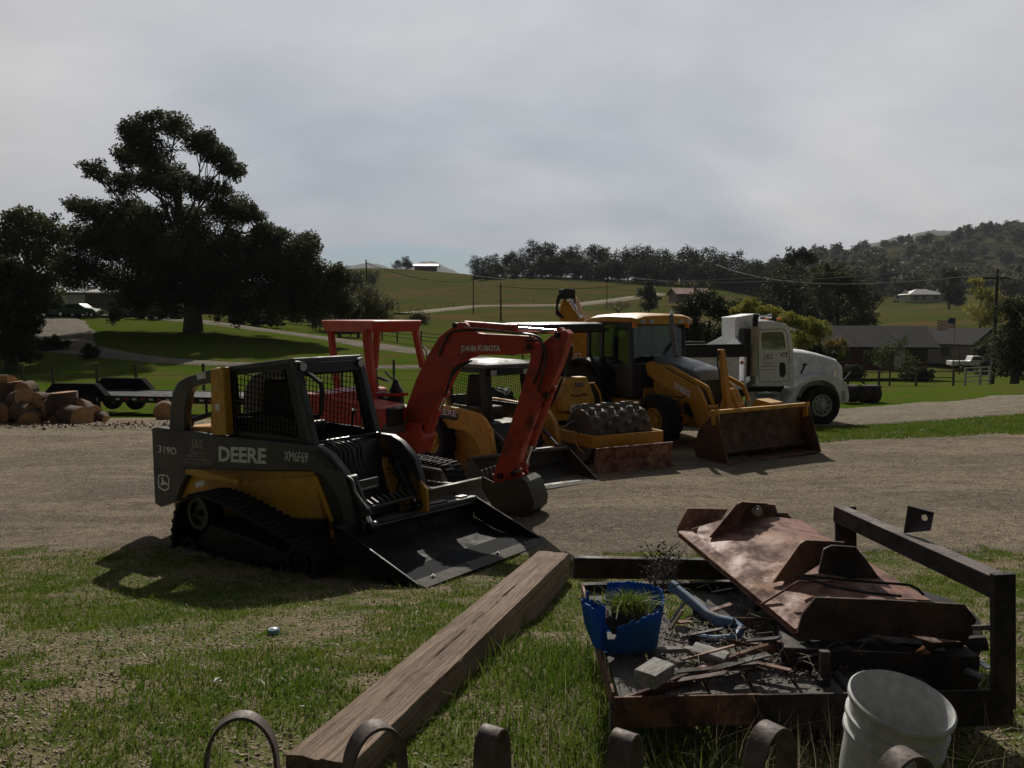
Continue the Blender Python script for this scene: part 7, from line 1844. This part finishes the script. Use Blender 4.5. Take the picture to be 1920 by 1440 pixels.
# right-hand trees
def rtree(label, px, pyb, Y, blobs, mat, n, leaf, seed, tr=.4, name='tree', per=9, cat='tree', group=None, rmul=.48):
    g_ = gp(px, Y); pb = 595 + (EYE - g_.z)/Y*FPX
    return tree(name, label, cat, g_, pxblobs(px, pb, Y, blobs, .8, seed), tr, mat, n, leaf, seed, per=per, group=group, rmul=rmul)
rtree('tall dark pine topped tree above the dark tree mass behind the truck', 1495, 600, 165, [(1488, 478, 22, 12), (1475, 490, 16, 10), (1505, 488, 18, 12), (1490, 505, 26, 16), (1470, 530, 30, 20), (1510, 530, 30, 20), (1490, 560, 44, 30)], M['darkleaf'], 9000, .5, 60, .5, 'pine_tree')
rtree('broad dark tree behind the white truck, left half of the dark mass', 1480, 600, 140, [(1450, 540, 34, 26), (1490, 530, 40, 26), (1440, 580, 40, 30), (1490, 575, 50, 34), (1455, 610, 50, 26), (1520, 600, 50, 30)], M['darkleaf'], 12000, .42, 61, .5)
rtree('broad dark oak with olive top behind the grey roofed house', 1570, 600, 130, [(1550, 515, 36, 20), (1590, 530, 34, 22), (1545, 550, 44, 28), (1600, 560, 36, 28), (1560, 590, 60, 28), (1620, 590, 26, 26), (1590, 610, 50, 18)], M['oakleaf'], 14000, .4, 62, .5)
rtree('olive crowned top of the oak above the truck', 1562, 600, 124, [(1550, 508, 30, 12), (1580, 520, 26, 12), (1525, 525, 20, 12)], M['greenleaf'], 3000, .35, 63, .3)
rtree('dark thicket left of the truck bed, behind the backhoe exhaust', 1330, 640, 62, [(1290, 590, 30, 26), (1320, 570, 34, 24), (1355, 585, 30, 26), (1300, 630, 40, 30), (1350, 630, 40, 30), (1275, 650, 24, 30), (1370, 620, 20, 30)], M['darkleaf'], 13000, .2, 64, .3)
rtree('second dark thicket further right behind the truck bed', 1400, 640, 75, [(1390, 600, 30, 24), (1420, 600, 30, 26), (1400, 640, 40, 30), (1445, 620, 30, 30)], M['darkleaf'], 7000, .24, 65, .3)
rtree('yellow green bush rising behind the truck bed', 1415, 640, 58, [(1410, 568, 22, 12), (1395, 580, 24, 14), (1430, 585, 26, 16), (1400, 600, 26, 16)], M['limeleaf'], 5500, .15, 66, .12, 'bush', cat='bush')
rtree('yellow green bush behind the truck cab roof', 1500, 650, 56, [(1490, 605, 28, 16), (1520, 610, 24, 16), (1470, 600, 26, 14), (1535, 625, 18, 16), (1500, 640, 40, 20)], M['limeleaf'], 7000, .15, 67, .12, 'bush', cat='bush')
rtree('orange tinged shrub between the truck hood and the house', 1565, 670, 62, [(1550, 650, 20, 14), (1575, 655, 20, 14), (1560, 670, 26, 12), (1580, 640, 14, 8)], M['rustleaf'], 2600, .15, 68, .08, 'bush', cat='bush')
rtree('dark shrubs behind the truck hood', 1530, 680, 58, [(1520, 655, 24, 16), (1545, 670, 24, 14), (1500, 670, 26, 16)], M['darkleaf'], 3500, .18, 69, .1, 'bush', cat='bush')
rtree('pale young leafy tree in front of the grey roofed house', 1670, 700, 60, [(1650, 660, 26, 18), (1690, 655, 28, 18), (1670, 680, 36, 18), (1712, 680, 18, 14), (1690, 640, 18, 12)], M['greenleaf'], 1700, .13, 70, .09, per=8, rmul=.5)
rtree('dark upright tree in front of the white house on the right', 1775, 585, 260, [(1772, 512, 16, 12), (1785, 520, 16, 12), (1778, 540, 24, 18), (1790, 560, 20, 16)], M['darkleaf'], 4000, .6, 71, .5)
rtree('yellow green tree between the flag and the utility pole', 1835, 600, 150, [(1835, 530, 18, 12), (1825, 550, 22, 14), (1850, 560, 22, 18), (1830, 590, 28, 24), (1855, 600, 20, 20)], M['limeleaf'], 4500, .38, 72, .25)
rtree('low green bushes around the second house', 1800, 650, 92, [(1860, 640, 24, 12), (1840, 655, 24, 12)], M['greenleaf'], 2500, .25, 73, .1, 'bush', cat='bush')
rtree('dark tall tree at the right edge behind the utility pole', 1905, 700, 60, [(1900, 585, 30, 22), (1935, 580, 40, 30), (1895, 630, 34, 30), (1930, 640, 40, 40), (1890, 670, 30, 26), (1920, 690, 40, 24)], M['oakleaf'], 11000, .2, 74, .35)
rtree('round grey bush right of the white house', 1770, 585, 330, [(1768, 574, 20, 10), (1785, 580, 14, 8)], M['greyleaf'], 1500, .6, 75, .1, 'bush', cat='bush')
rtree('grey bush left of the white house', 1683, 585, 330, [(1680, 572, 14, 9), (1692, 578, 12, 7)], M['greyleaf'], 1200, .6, 76, .1, 'bush', cat='bush')
rtree('narrow dark conifer in the field left of the red roofed house', 1216, 575, 170, [(1216, 525, 6, 8), (1215, 540, 9, 10), (1216, 556, 12, 12), (1216, 572, 14, 12)], M['darkleaf'], 3000, .35, 77, .2, 'conifer')
rtree('dark shrub beside the conifer in the field', 1200, 585, 175, [(1203, 552, 14, 10), (1225, 560, 16, 10)], M['darkleaf'], 1500, .35, 78, .1, 'bush', cat='bush')
# bare tree
def bare_tree(px, pyb, Y, w, h, label, seed):
    rng = random.Random(seed); g_ = gp(px, Y); s = Y/FPX; t = empty('bare_tree', loc=g_); tag(t, label, 'tree'); q = MB(); q2 = MB()
    H_ = h*s; q.tube([(0, 0, -.3), (.05, 0, H_*.2), (0, 0, H_*.35)], [.22, .18, .14], 8)
    def grow(p, d, L, r_, n):
        e = p + d*L; q2.tube([p, p.lerp(e, .5) + Vector((rng.uniform(-.1, .1),)*3)*L*.4, e], [r_, r_*.75, r_*.5], 4)
        if n == 0: return
        for _ in range(3): grow(e if rng.random() < .7 else p.lerp(e, .6), (d + Vector((rng.uniform(-.7, .7), rng.uniform(-.7, .7), rng.uniform(-.25, .35)))).normalized(), L*rng.uniform(.6, .85), r_*.55, n-1)
    for k in range(6):
        a = k*1.05; grow(Vector((0, 0, H_*.3)), Vector((math.cos(a), math.sin(a), .55)).normalized(), H_*.27, .09, 4)
    q.build('trunk', M['bark'], t, fix=False); q2.build('crown', M['bark'], t, fix=False); return t
bare_tree(1158, 580, 150, 70, 42, 'leafless spreading tree in the field beyond the backhoe cab', 4)

# wooded hillside: individual trees on the slope
hp = [mkproto('hillside_tree', M['scrub'], 80 + i, h=9, w=10, n=420, leaf=1.5) for i in range(4)]
rng_ = np.random.default_rng(5); cnt = 0; tries = 0
while cnt < 290 and tries < 6000:
    tries += 1; Y = rng_.uniform(430, 1000) if cnt > 30 else rng_.uniform(360, 430); px = rng_.uniform(1440, 2080)
    x = (px-960)/FPX*Y; 
    if float(fbm(x, Y, .012, 61)) < .30: continue
    if 1780 < px < 1900 and 560 < Y < 640 and rng_.uniform() < .6: continue
    z = zt(x, Y); pyv = 595 - (z - EYE)/Y*FPX
    if pyv > 575: continue
    put(hp[cnt % 4], (x, Y, z - .5), rng_.uniform(.9, 1.9), rng_.uniform(0, 6), 'scrub oak among the trees covering the right hillside', 'tree', 'trees on the right hillside'); cnt += 1
g_ = Vector(); yy = 2100
for (px, py, sc) in ((1606, 466, 2.3),):
    p = at(px, py, 2050); put(hp[0], (p.x, p.y, p.z - 8), sc, 0, 'lone tree standing on the far right skyline', 'tree')
# remove unused prototypes
for p_ in protos + hp:
    if p_.name not in USED:
        for c in list(p_.children): bpy.data.objects.remove(c)
        bpy.data.objects.remove(p_)

# ---------------------------------------------------------------- houses
M['roofgrey'] = paint('grey_shingle_roof', (0.062, 0.061, 0.063), .9, (.045, .043, .04), .5, 2, spec=.05)
M['roofred'] = paint('red_brown_roof', (0.26, 0.14, 0.10), .8, (.18, .11, .08), .5, 1)
M['roofpale'] = paint('pale_metal_roof', (0.42, 0.41, 0.40), .4, (.3, .28, .25), .4, 1)
M['wallred'] = paint('red_brown_siding', (0.14, 0.055, 0.04), .8, (.10, .05, .04), .4, 2)
M['wallcream'] = paint('cream_wall', (0.42, 0.40, 0.36), .8, (.3, .27, .22), .4, 1)
M['walltan'] = paint('tan_wall', (0.20, 0.17, 0.14), .8, (.14, .12, .1), .4, 1)
M['winglass'] = flat('dark_window', (.03, .035, .045), .1)
def house(name, label, px, Y, yaw, L, Wd, hw_, hr, over, wallm, roofm, wins=(), gable=True, doors=(), sink=.2, chim=None, hip=False):
    g_ = gp(px, Y); h = empty(name, loc=(g_.x, g_.y, g_.z - sink), rz=R(yaw)); tag(h, label, 'house')
    MB().bx(-L/2, L/2, -Wd/2, Wd/2, 0, hw_).build('wall', wallm, h)
    if gable:
        for s in (-1, 1): MB().prism([(-Wd/2, hw_), (Wd/2, hw_), (0, hw_ + hr - .12)], s*(L/2-.06) - .06, s*(L/2-.06) + .06, ax=0).build('gable', wallm, h)
    hx_ = L/2 + over; hy_ = Wd/2 + over; zz_ = hw_ - .1; ix = L/2 - Wd/2 if hip else hx_
    q = MB()
    for s in (-1, 1):
        V = [(-hx_, s*hy_, zz_), (hx_, s*hy_, zz_), (ix, 0, hw_ + hr), (-ix, 0, hw_ + hr)]; V2 = [(x_, y_, z_+.16) for x_, y_, z_ in V]
        q.add(V + V2, [(0,1,2,3), (7,6,5,4), (0,4,5,1), (1,5,6,2), (2,6,7,3), (3,7,4,0)])
    if hip:
        for s in (-1, 1): q.add([(s*hx_, -hy_, zz_+.16), (s*hx_, hy_, zz_+.16), (s*ix, 0, hw_+hr+.16)], [(0, 1, 2)])
    q.build('roof', roofm, h)
    for (x_, z0_, w_, h_) in wins:
        f = MB().ringprism([(x_-w_/2-.08, z0_-.08), (x_+w_/2+.08, z0_-.08), (x_+w_/2+.08, z0_+h_+.08), (x_-w_/2-.08, z0_+h_+.08)], [(x_-w_/2, z0_), (x_+w_/2, z0_), (x_+w_/2, z0_+h_), (x_-w_/2, z0_+h_)], -Wd/2-.08, -Wd/2+.02)
        w0 = f.build('window', M['walltan'], h); MB().bx(x_-w_/2, x_+w_/2, -Wd/2-.03, -Wd/2-.01, z0_, z0_+h_).build('pane', M['winglass'], w0)
    for (x_, w_, h_) in doors: MB().bx(x_-w_/2, x_+w_/2, -Wd/2-.06, -Wd/2-.01, .1, h_).build('door', M['white'], h)
    if chim: MB().bx(chim-.4, chim+.4, -.4, .4, hw_ + hr*.5, hw_ + hr + .9).build('chimney', wallm, h)
    return h
house('ranch_house', 'low house with long grey shingle roof and dark red walls, right of the truck', 1630, 82, -12, 8.8, 8, 2.3, 1.9, .9, M['wallred'], M['roofgrey'], [(-3.4, .9, 1.5, 1.1), (-.6, .9, 1.5, 1.1), (3.6, .9, 1.2, 1.1)], doors=((1.9, .9, 2.0),), sink=-1.15, chim=None)
house('farm_house', 'smaller grey gabled house behind the flag at the right', 1775, 104, -62, 10.5, 6.5, 2.5, 1.9, .6, M['walltan'], M['roofgrey'], [(-2.5, 1.0, 1.2, 1.1), (2, 1.0, 1.2, 1.1)], sink=-.2)
house('white_house', 'white house with pale hipped roof far off on the meadow', 1722, 330, 0, 13, 9, 2.6, 2.2, .7, M['wallcream'], M['roofpale'], [(-4, .9, 1.3, 1.2), (-1, .9, 1.3, 1.2), (4, .9, 1.3, 1.2)], hip=True, sink=-.5)
house('hill_house', 'red roofed house in the field above the backhoe', 1290, 205, 10, 8.5, 6, 2.0, 1.5, .6, M['walltan'], M['roofred'], [(-2, .8, 1, 1)], sink=-1.0, chim=1.5)
house('ridge_house', 'small house on the ridge top beside the round tree', 800, 415, 0, 11, 6, 2.4, 1.1, 1.2, M['wallred'], M['roofpale'], [(-2, .8, 1.6, 1)], sink=0)
house('barn', 'long low pale roofed barn at the left behind the parked cars', 150, 92, 6, 14, 7, 2.2, .7, .5, M['walltan'], M['roofpale'], [(-3, .8, 1.2, 1)], doors=((1, 2.4, 2.0),), sink=-.3)
house('shed', 'pale shed roof half hidden behind the oak crown', 306, 98, -4, 4.5, 4, 2.2, .6, .3, M['wallcream'], M['roofpale'], sink=.0)

# flag
fp = gp(1779, 86); fl_ = empty('flag_pole', loc=fp); tag(fl_, 'flag pole flying a stars and stripes flag in front of the right-hand house', 'flag')
ztf = at(1790, 600, 86).z - fp.z
MB().cyl((.55, 0, 0), (.55, 0, ztf+.25), .035, n=8).build('pole', M['floorsteel'], fl_)
fw, fh = 1.9, 1.05
for k in range(13):
    q = MB(); V = []; n = 10
    for i in range(n+1):
        u = i/n; x_ = .55 - fw*u; dz = .10*math.sin(u*7) - .22*u; y_ = .12*math.sin(u*9)
        for z_ in (ztf + .15 - fh*k/13, ztf + .15 - fh*(k+1)/13): V.append((x_, y_, z_ + dz))
    q.add(V, [(2*i, 2*i+1, 2*i+3, 2*i+2) for i in range(n)]); q.build('flag_stripe', M['redlens'] if k % 2 == 0 else M['white'], fl_, fix=False)
q = MB(); V = []
for i in range(5):
    u = i/10; 
    for z_ in (ztf + .17, ztf + .15 - fh*7/13): V.append((.55 - fw*u, .12*math.sin(u*9) - .02, z_ + .10*math.sin(u*7) - .22*u))
q.add(V, [(2*i, 2*i+1, 2*i+3, 2*i+2) for i in range(4)]); q.build('flag_canton', flat('flag_blue', (.03, .05, .16), .7), fl_, fix=False)

# ---------------------------------------------------------------- parked vehicles far off
def car(label, px, Y, yaw, mat, L=4.4, dz=0, name='parked_car', truck=False):
    g_ = gp(px, Y); c = empty(name, loc=(g_.x, g_.y, g_.z + dz), rz=R(yaw)); tag(c, label, 'car' if not truck else 'pickup truck'); w = .88
    if not truck: pr = [(-L/2, .35), (-L/2+.05, .85), (-L*.32, .95), (-L*.2, 1.38), (L*.12, 1.4), (L*.26, .98), (L*.45, .85), (L/2, .6), (L/2, .35)]
    else: pr = [(-L/2, .5), (-L/2, 1.05), (-L*.08, 1.05), (-L*.04, 1.65), (L*.16, 1.65), (L*.24, 1.12), (L*.47, 1.05), (L/2, .8), (L/2, .5)]
    MB().prism(pr, -w, w).build('body', mat, c, .05, seg=2)
    top = 1.30 if not truck else 1.56; x0_, x1_ = (-L*.19, L*.12) if not truck else (-L*.03, L*.16)
    for s in (-1, 1): MB().prism([(x0_-.1, top-.38), (x0_+.05, top), (x1_-.05, top), (x1_+.25, top-.38)], s*w-.01, s*w+.012).build('side_window', M['winglass'], c)
    for x_ in (-L*.31, L*.31):
        for s in (-1, 1): wh = MB().lathe([(.001, -.1), (.3, -.1), (.33, -.06), (.33, .06), (.3, .1), (.001, .1)], (x_, s*(w-.06), .33), (0, 1, 0), 20).build('wheel', M['rubber'], c); MB().lathe([(.001, .105*s), (.18, .105*s), (.2, .09*s)], (x_, s*(w-.06), .33), (0, 1, 0), 16).build('rim', M['chrome'], wh)
    return c
car('silver car parked left beside the barn', 118, 84, 10, M['floorsteel'])
car('dark green car parked behind the silver one', 150, 84, 0, paint('green_car', (.03, .12, .09), .3), dz=.1)
car('pale pickup parked beside the right-hand house', 1822, 96, -8, M['white'], 5.0, name='parked_pickup', truck=True, dz=.1)
for (px_, pb_, Y_, w_, h_, sd_, lb_) in ((1600, 700, 74, 60, 34, 91, 'dark rounded shrub at the left corner of the grey roofed house'), (1725, 700, 72, 70, 30, 92, 'dark shrubs at the right corner of the grey roofed house'), (1850, 672, 90, 50, 26, 93, 'green shrub in front of the pickup at the right')):
    bush(lb_, px_, pb_, Y_, w_, h_, M['darkleaf'] if sd_ < 93 else M['greenleaf'], 2600, .2, sd_)

# ---------------------------------------------------------------- utility poles and wires
M['polewood'] = woodmat('pole_wood', (0.06, 0.05, 0.04), (0.09, 0.075, 0.06), (8, 8, 1), 2, .9, False, .3)
def upole(px, pyt, Y, label, arm=True, r_=.14):
    g_ = gp(px, Y); t = at(px, pyt, Y); p = empty('utility_pole', loc=g_); tag(p, label, 'utility pole', None); h = t.z - g_.z
    MB().cyl((0, 0, -.5), (0, 0, h), r_, r_*.7, n=10).build('pole', M['polewood'], p)
    if arm: MB().bx(-1.1, 1.1, -.06, .06, h-.75, h-.6).build('crossarm', M['polewood'], p); [MB().cyl((x_, 0, h-.6), (x_, 0, h-.42), .05, n=8).build('insulator', M['lens'], p) for x_ in (-1, 0, 1)]
    return Vector((g_.x, g_.y, t.z - .5))
w1 = upole(689, 487, 120, 'utility pole rising over the willowy thicket', False)
w2 = upole(888, 521, 165, 'thin utility pole in the middle of the field', False, .13)
w3 = upole(939, 531, 130, 'utility pole in the field behind the excavator boom', False, .17)
w4 = upole(1863, 505, 62, 'thick dark utility pole at the right, between the houses and the edge tree', True, .17)
w5 = upole(1337, 490, 150, 'utility pole in the dark trees behind the backhoe', False)
w6 = upole(1137, 530, 190, 'faint utility pole near the leafless tree', False, .11)
def wire(a, b, sag, label, r_=.022):
    a, b = Vector(a), Vector(b); pts = [a.lerp(b, i/24) - Vector((0, 0, sag*4*(i/24)*(1-i/24))) for i in range(25)]
    o = MB().tube(pts, r_, 4).build('overhead_wire', M['wire'] if r_ < .045 else M['polewood']); tag(o, label, 'wire')
wire(w3, w5, 2.0, 'wire from the pole behind the excavator to the pole behind the backhoe', .050)
wire(w1, w2, 1.2, 'wire between the two left field poles', .050)
wire(w2, w3, .3, 'wire between the two middle field poles', .050)
wire(w5, at(1863, 512, 62), 2.0, 'lower wire running right to the thick dark pole', .038)
wire(at(1180, 520, 160), at(1863, 494, 62), 1.2, 'second wire running right above the tree mass', .038)
wire(at(880, 516, 160), at(1863, 486, 62), 1.6, 'topmost long wire crossing towards the thick dark pole', .038)
wire(at(1863, 512, 62), at(2100, 520, 55), .6, 'wire leaving the thick dark pole to the right', .032)

# ---------------------------------------------------------------- fences
def fence(label, pix, Y_of=None, h=1.2, st=2.6, rails=(.45, .8, 1.1), mat=None, name='rail_fence', pr=.06, rr_=.045, wire_=False):
    P_ = [ground(*q) if len(q) == 2 else gp(q[0], q[2]) for q in pix]; f = empty(name, loc=P_[0]); tag(f, label, 'fence'); o0 = P_[0]; pts = []
    for i in range(len(P_)-1):
        n = max(1, int((P_[i+1]-P_[i]).length/st))
        for k in range(n): q = P_[i].lerp(P_[i+1], k/n); pts.append(Vector((q.x, q.y, zt(q.x, q.y))))
    pts.append(P_[-1])
    for q in pts: MB().bx(-pr, pr, -pr, pr, -.2, h).build('post', mat, f).location = q - o0
    for z_ in rails:
        MB().tube([q - o0 + Vector((0, 0, z_)) for q in pts], rr_ if not wire_ else .008, 4).build('rail' if not wire_ else 'strand', mat, f)
    return f
fence('dark rail fence along the far side of the driveway', [(440, 607), (520, 613), (600, 621), (690, 634), (745, 641), (790, 648), (860, 656), (960, 664), (1060, 672)], h=1.25, mat=M['polewood'])
fence('pale board fence by the parked cars at the left', [(140, 586), (190, 587), (246, 589)], h=1.3, rails=(.3, .6, .9, 1.2), mat=M['wallcream'])
fence('wire fence of thin posts behind the trailer', [(-30, 750, 37), (40, 750, 37), (97, 750, 37), (180, 750, 37), (253, 750, 37), (380, 750, 37), (520, 750, 37), (640, 750, 37), (738, 750, 37), (900, 750, 38)], h=1.35, st=30, rails=(.4, .8, 1.2), mat=M['polewood'], name='wire_fence', pr=.05, wire_=True)
fence('wire fence along the thin road across the far field', [(600, 600), (700, 592), (770, 586), (850, 577), (940, 571), (1060, 569), (1150, 563)], h=1.3, st=6, rails=(1.1,), mat=M['polewood'], name='wire_fence', wire_=True)
fence('dark rail fence below the grey roofed house', [(1592, 703, 52), (1650, 700, 54), (1720, 700, 56), (1790, 700, 56)], h=1.15, rails=(.6, 1.05), mat=M['polewood'])
fence('pale gate panel fence left of the thick dark pole', [(1812, 700, 52), (1840, 700, 52), (1858, 700, 52)], h=1.2, rails=(.3, .6, .9, 1.15), mat=M['wallcream'], st=3)
fence('dark rail fence beside the track at the lawn edge right of the excavator', [(880, 674, 62), (980, 674, 60), (1100, 674, 58)], h=1.1, rails=(.6, 1.0), mat=M['polewood'])

# ---------------------------------------------------------------- equipment trailer
q0 = at(260, 760, 26.5); TR_ = Frame((q0.x - .4, 27.2, zt(q0.x, 27)), -10)
tl = empty('flatbed_trailer', TR_); tag(tl, 'black tandem flatbed trailer with red and white tape, behind the log pile', 'trailer')
MB().bx(-2.6, 4.6, -1.05, -.98, .52, .74).build('side_rail', M['black'], tl, .01); MB().bx(-2.6, 4.6, .98, 1.05, .52, .74).build('side_rail', M['black'], tl, .01)
MB().bx(-2.6, 4.6, -.98, .98, .66, .72).build('deck', M['black'], tl)
for s in (-1, 1):
    fo = [(-2.5, .80), (-2.1, 1.14), (-.55, 1.14), (-.15, .78), (-.2, .74), (-.58, 1.08), (-2.05, 1.08), (-2.45, .74)]
    MB().prism([(-2.5, .74), (-2.1, 1.14), (-.55, 1.14), (-.15, .74)], s*1.2-.15, s*1.2+.15).build('fender', M['screen'], tl, .02)
    for x_ in (-1.8, -.88):
        w_ = MB().lathe([(.2, -.1), (.36, -.1), (.39, -.06), (.39, .06), (.36, .1), (.2, .1)], (x_, s*1.2, .39), (0, 1, 0), 28).build('wheel', M['rubber'], tl)
        MB().lathe([(.001, s*.08), (.08, s*.08), (.1, s*.05), (.19, s*.04), (.21, s*.1)], (x_, s*1.2, .39), (0, 1, 0), 20).build('rim', M['white'], w_)
for k in range(14):
    for y_, xo in ((-1.053, -.05), (1.053, -.05)):
        MB().bx(-.0+k*.3, .14+k*.3, y_-.003, y_+.003, .60, .66).build('reflective_tape', M['redlens'] if k % 2 else M['white'], tl)
MB().bx(4.4, 4.6, -1.0, 1.0, .5, .72).build('rear_beam', M['black'], tl, .01)
MB().prism([(4.6, .55), (4.6, .7), (5.9, .12), (5.85, .04)], -.9, -.5).prism([(4.6, .55), (4.6, .7), (5.9, .12), (5.85, .04)], .5, .9).build('ramp', M['black'], tl)
MB().cyl((3.2, -1.0, .52), (3.2, -1.0, .0), .04).build('jack_leg', M['black'], tl)

# ---------------------------------------------------------------- log pile
M['cut'] = woodmat('sawn_end_grain', (0.32, 0.17, 0.075), (0.44, 0.27, 0.13), (5, 5, 5), 2.5, .85, True, .3)
M['logbark'] = woodmat('log_bark', (0.07, 0.045, 0.032), (0.14, 0.085, 0.052), (4, 4, 4), 3, .95, True, .9)
def log(x, y, z, r_, L, rot, label, grp='cut logs in the pile at the left'):
    q = MB(); n = 18; rings = []; half = grp and (int(abs(x*37) + abs(z*91)) % 5 < 2) and label.startswith('split')
    for i in range(6):
        t = i/5; rings.append([(L*(t-.5), math.cos(2*math.pi*k/n)*r_*(1+.10*noise.noise(Vector((k*.9, t*2, x*3)))), math.sin(2*math.pi*k/n)*r_*(1+.10*noise.noise(Vector((k*.9, t*2, x*3))))) for k in range(n)])
    if half: rings = [[(p[0], p[1] if p[1] > 0 else p[1]*.12, p[2]) for p in rg_] for rg_ in rings]
    q.loft(rings, 0, False); q.m = [1 if half and (k_ % n) in (5, 6, 7, 8, 9, 10, 11, 12) else 0 for k_ in range(len(q.f))]; b0_ = len(q.f); q.add(rings[0], [tuple(range(n-1, -1, -1))], 1); q.add(rings[-1], [tuple(range(n))], 1)
    o = q.build('log', [M['logbark'], M['cut']], None, sm=50); o.location = (x, y, z); o.rotation_euler = rot
    return tag(o, label, 'log', grp)
logs = [(18, 735, .33, .5), (5, 752, .30, .55), (40, 750, .26, .5), (62, 752, .24, .5), (15, 775, .32, .5), (45, 775, .26, .45), (75, 772, .24, .5), (98, 764, .28, .6), (122, 758, .30, .6), (30, 800, .26, .4), (60, 800, .24, .4), (90, 790, .2, .4), (112, 782, .22, .4), (140, 782, .27, .6), (165, 778, .25, .5), (5, 800, .3, .4), (75, 815 - 8, .18, .35), (182, 783, .20, .4), (0, 722, .26, .6), (50, 730, .2, .4), (-25, 760, .35, .6), (-20, 795, .3, .5), (150, 766, .24, .5), (195, 785, .12, .3), (84, 752, .20, .4), (24, 816 - 8, .16, .3)]
for i, (px, py, r_, L_) in enumerate(logs):
    Y = 19.2 + .35*math.sin(i*2.3) + max(0, (790 - py))*.012
    p = at(px, py, Y); zg = zt(p.x, Y)
    big = i in (13,)
    lab = {0: 'flat sawn round lying on top of the pile at the left edge', 8: 'dark upright round standing at the right of the log pile', 13: 'largest light faced log at the right foot of the pile'}.get(i, 'split or sawn log in the heap at the left edge')
    rot = (rnd.uniform(0, 3), rnd.uniform(-.35, .35), rnd.uniform(-1.6, 1.6))
    if i in (0, 8): rot = (.1, R(86), .2)
    if i == 13: rot = (0, 0, R(-38)); L_ = .8
    log(p.x, Y, max(p.z, zg + r_*.55), r_, L_, rot, lab)
p = at(308, 769, 21.0); log(p.x, 21.0, zt(p.x, 21) + .24, .26, .35, (0, .1, R(-70)), 'single round log lying alone in front of the trailer', None)
chx, chy = rg.normal(-10.2, 1.5, 900), rg.normal(18.4, .5, 900)
flakes('wood_chips', chx, chy, rg.uniform(.02, .06, 900), M['chips'], 'bark and wood chips scattered around the log pile', 'wood chips', .6, .02)
# steel rollers and frame behind the truck
rl = empty('steel_roller', loc=gp(1612, 27)); tag(rl, 'dark old steel roller implement standing past the truck bumper', 'roller')
for x_ in (-.35, .35): MB().lathe([(.001, -.3), (.3, -.3), (.3, .3), (.001, .3)], (x_, 0, .3), (1, .2, 0), 24).build('drum', M['rustdark'], rl)
MB().tube([(-.7, 0, .5), (-.2, .2, 1.0), (.4, .3, .55)], .03).build('drawbar', M['rustdark'], rl)
MB().tube([(-.1, -.2, .55), (.7, -.2, .55)], .035).build('axle_bar', M['rustdark'], rl)
# field cattle are only specks: a feed trough under the fence by the driveway
tr_ = empty('feed_trough', loc=gp(655, 76)); tag(tr_, 'long black trough beside the driveway, seen under the excavator canopy', 'trough')
MB().prism([(-1.1, .35), (1.1, .35), (1.1, 1.0), (-1.1, 1.0)], -.5, .5).build('basin', M['black'], tr_, .05)
MB().bx(-1.0, -.8, -.4, .4, 0, .36).build('leg', M['black'], tr_); MB().bx(.8, 1.0, -.4, .4, 0, .36).build('leg', M['black'], tr_)
# ---------------------------------------------------------------- haze in the valley air
hz = MB().bx(-5200, 5200, -900, 5200, -60, 420).build('haze', [], None, sm=0) if False else None
me = bpy.data.meshes.new('haze'); q = MB().bx(-5200, 5200, -600, 5200, -70, 460); me.from_pydata(q.v, [], q.f); me.update()
hz = bpy.data.objects.new('haze', me); col.objects.link(hz); hz['kind'] = 'stuff'; hz['label'] = 'thin pale haze over the valley and far hills'
hmt = bpy.data.materials.new('haze_air'); hmt.use_nodes = True; nt = hmt.node_tree; nt.nodes.clear()
pv = nt.nodes.new('ShaderNodeVolumePrincipled'); pv.inputs['Color'].default_value = (.80, .86, .95, 1); pv.inputs['Density'].default_value = 0.00012; pv.inputs['Anisotropy'].default_value = 0.0
oo = nt.nodes.new('ShaderNodeOutputMaterial'); nt.links.new(pv.outputs[0], oo.inputs['Volume']); me.materials.append(hmt)
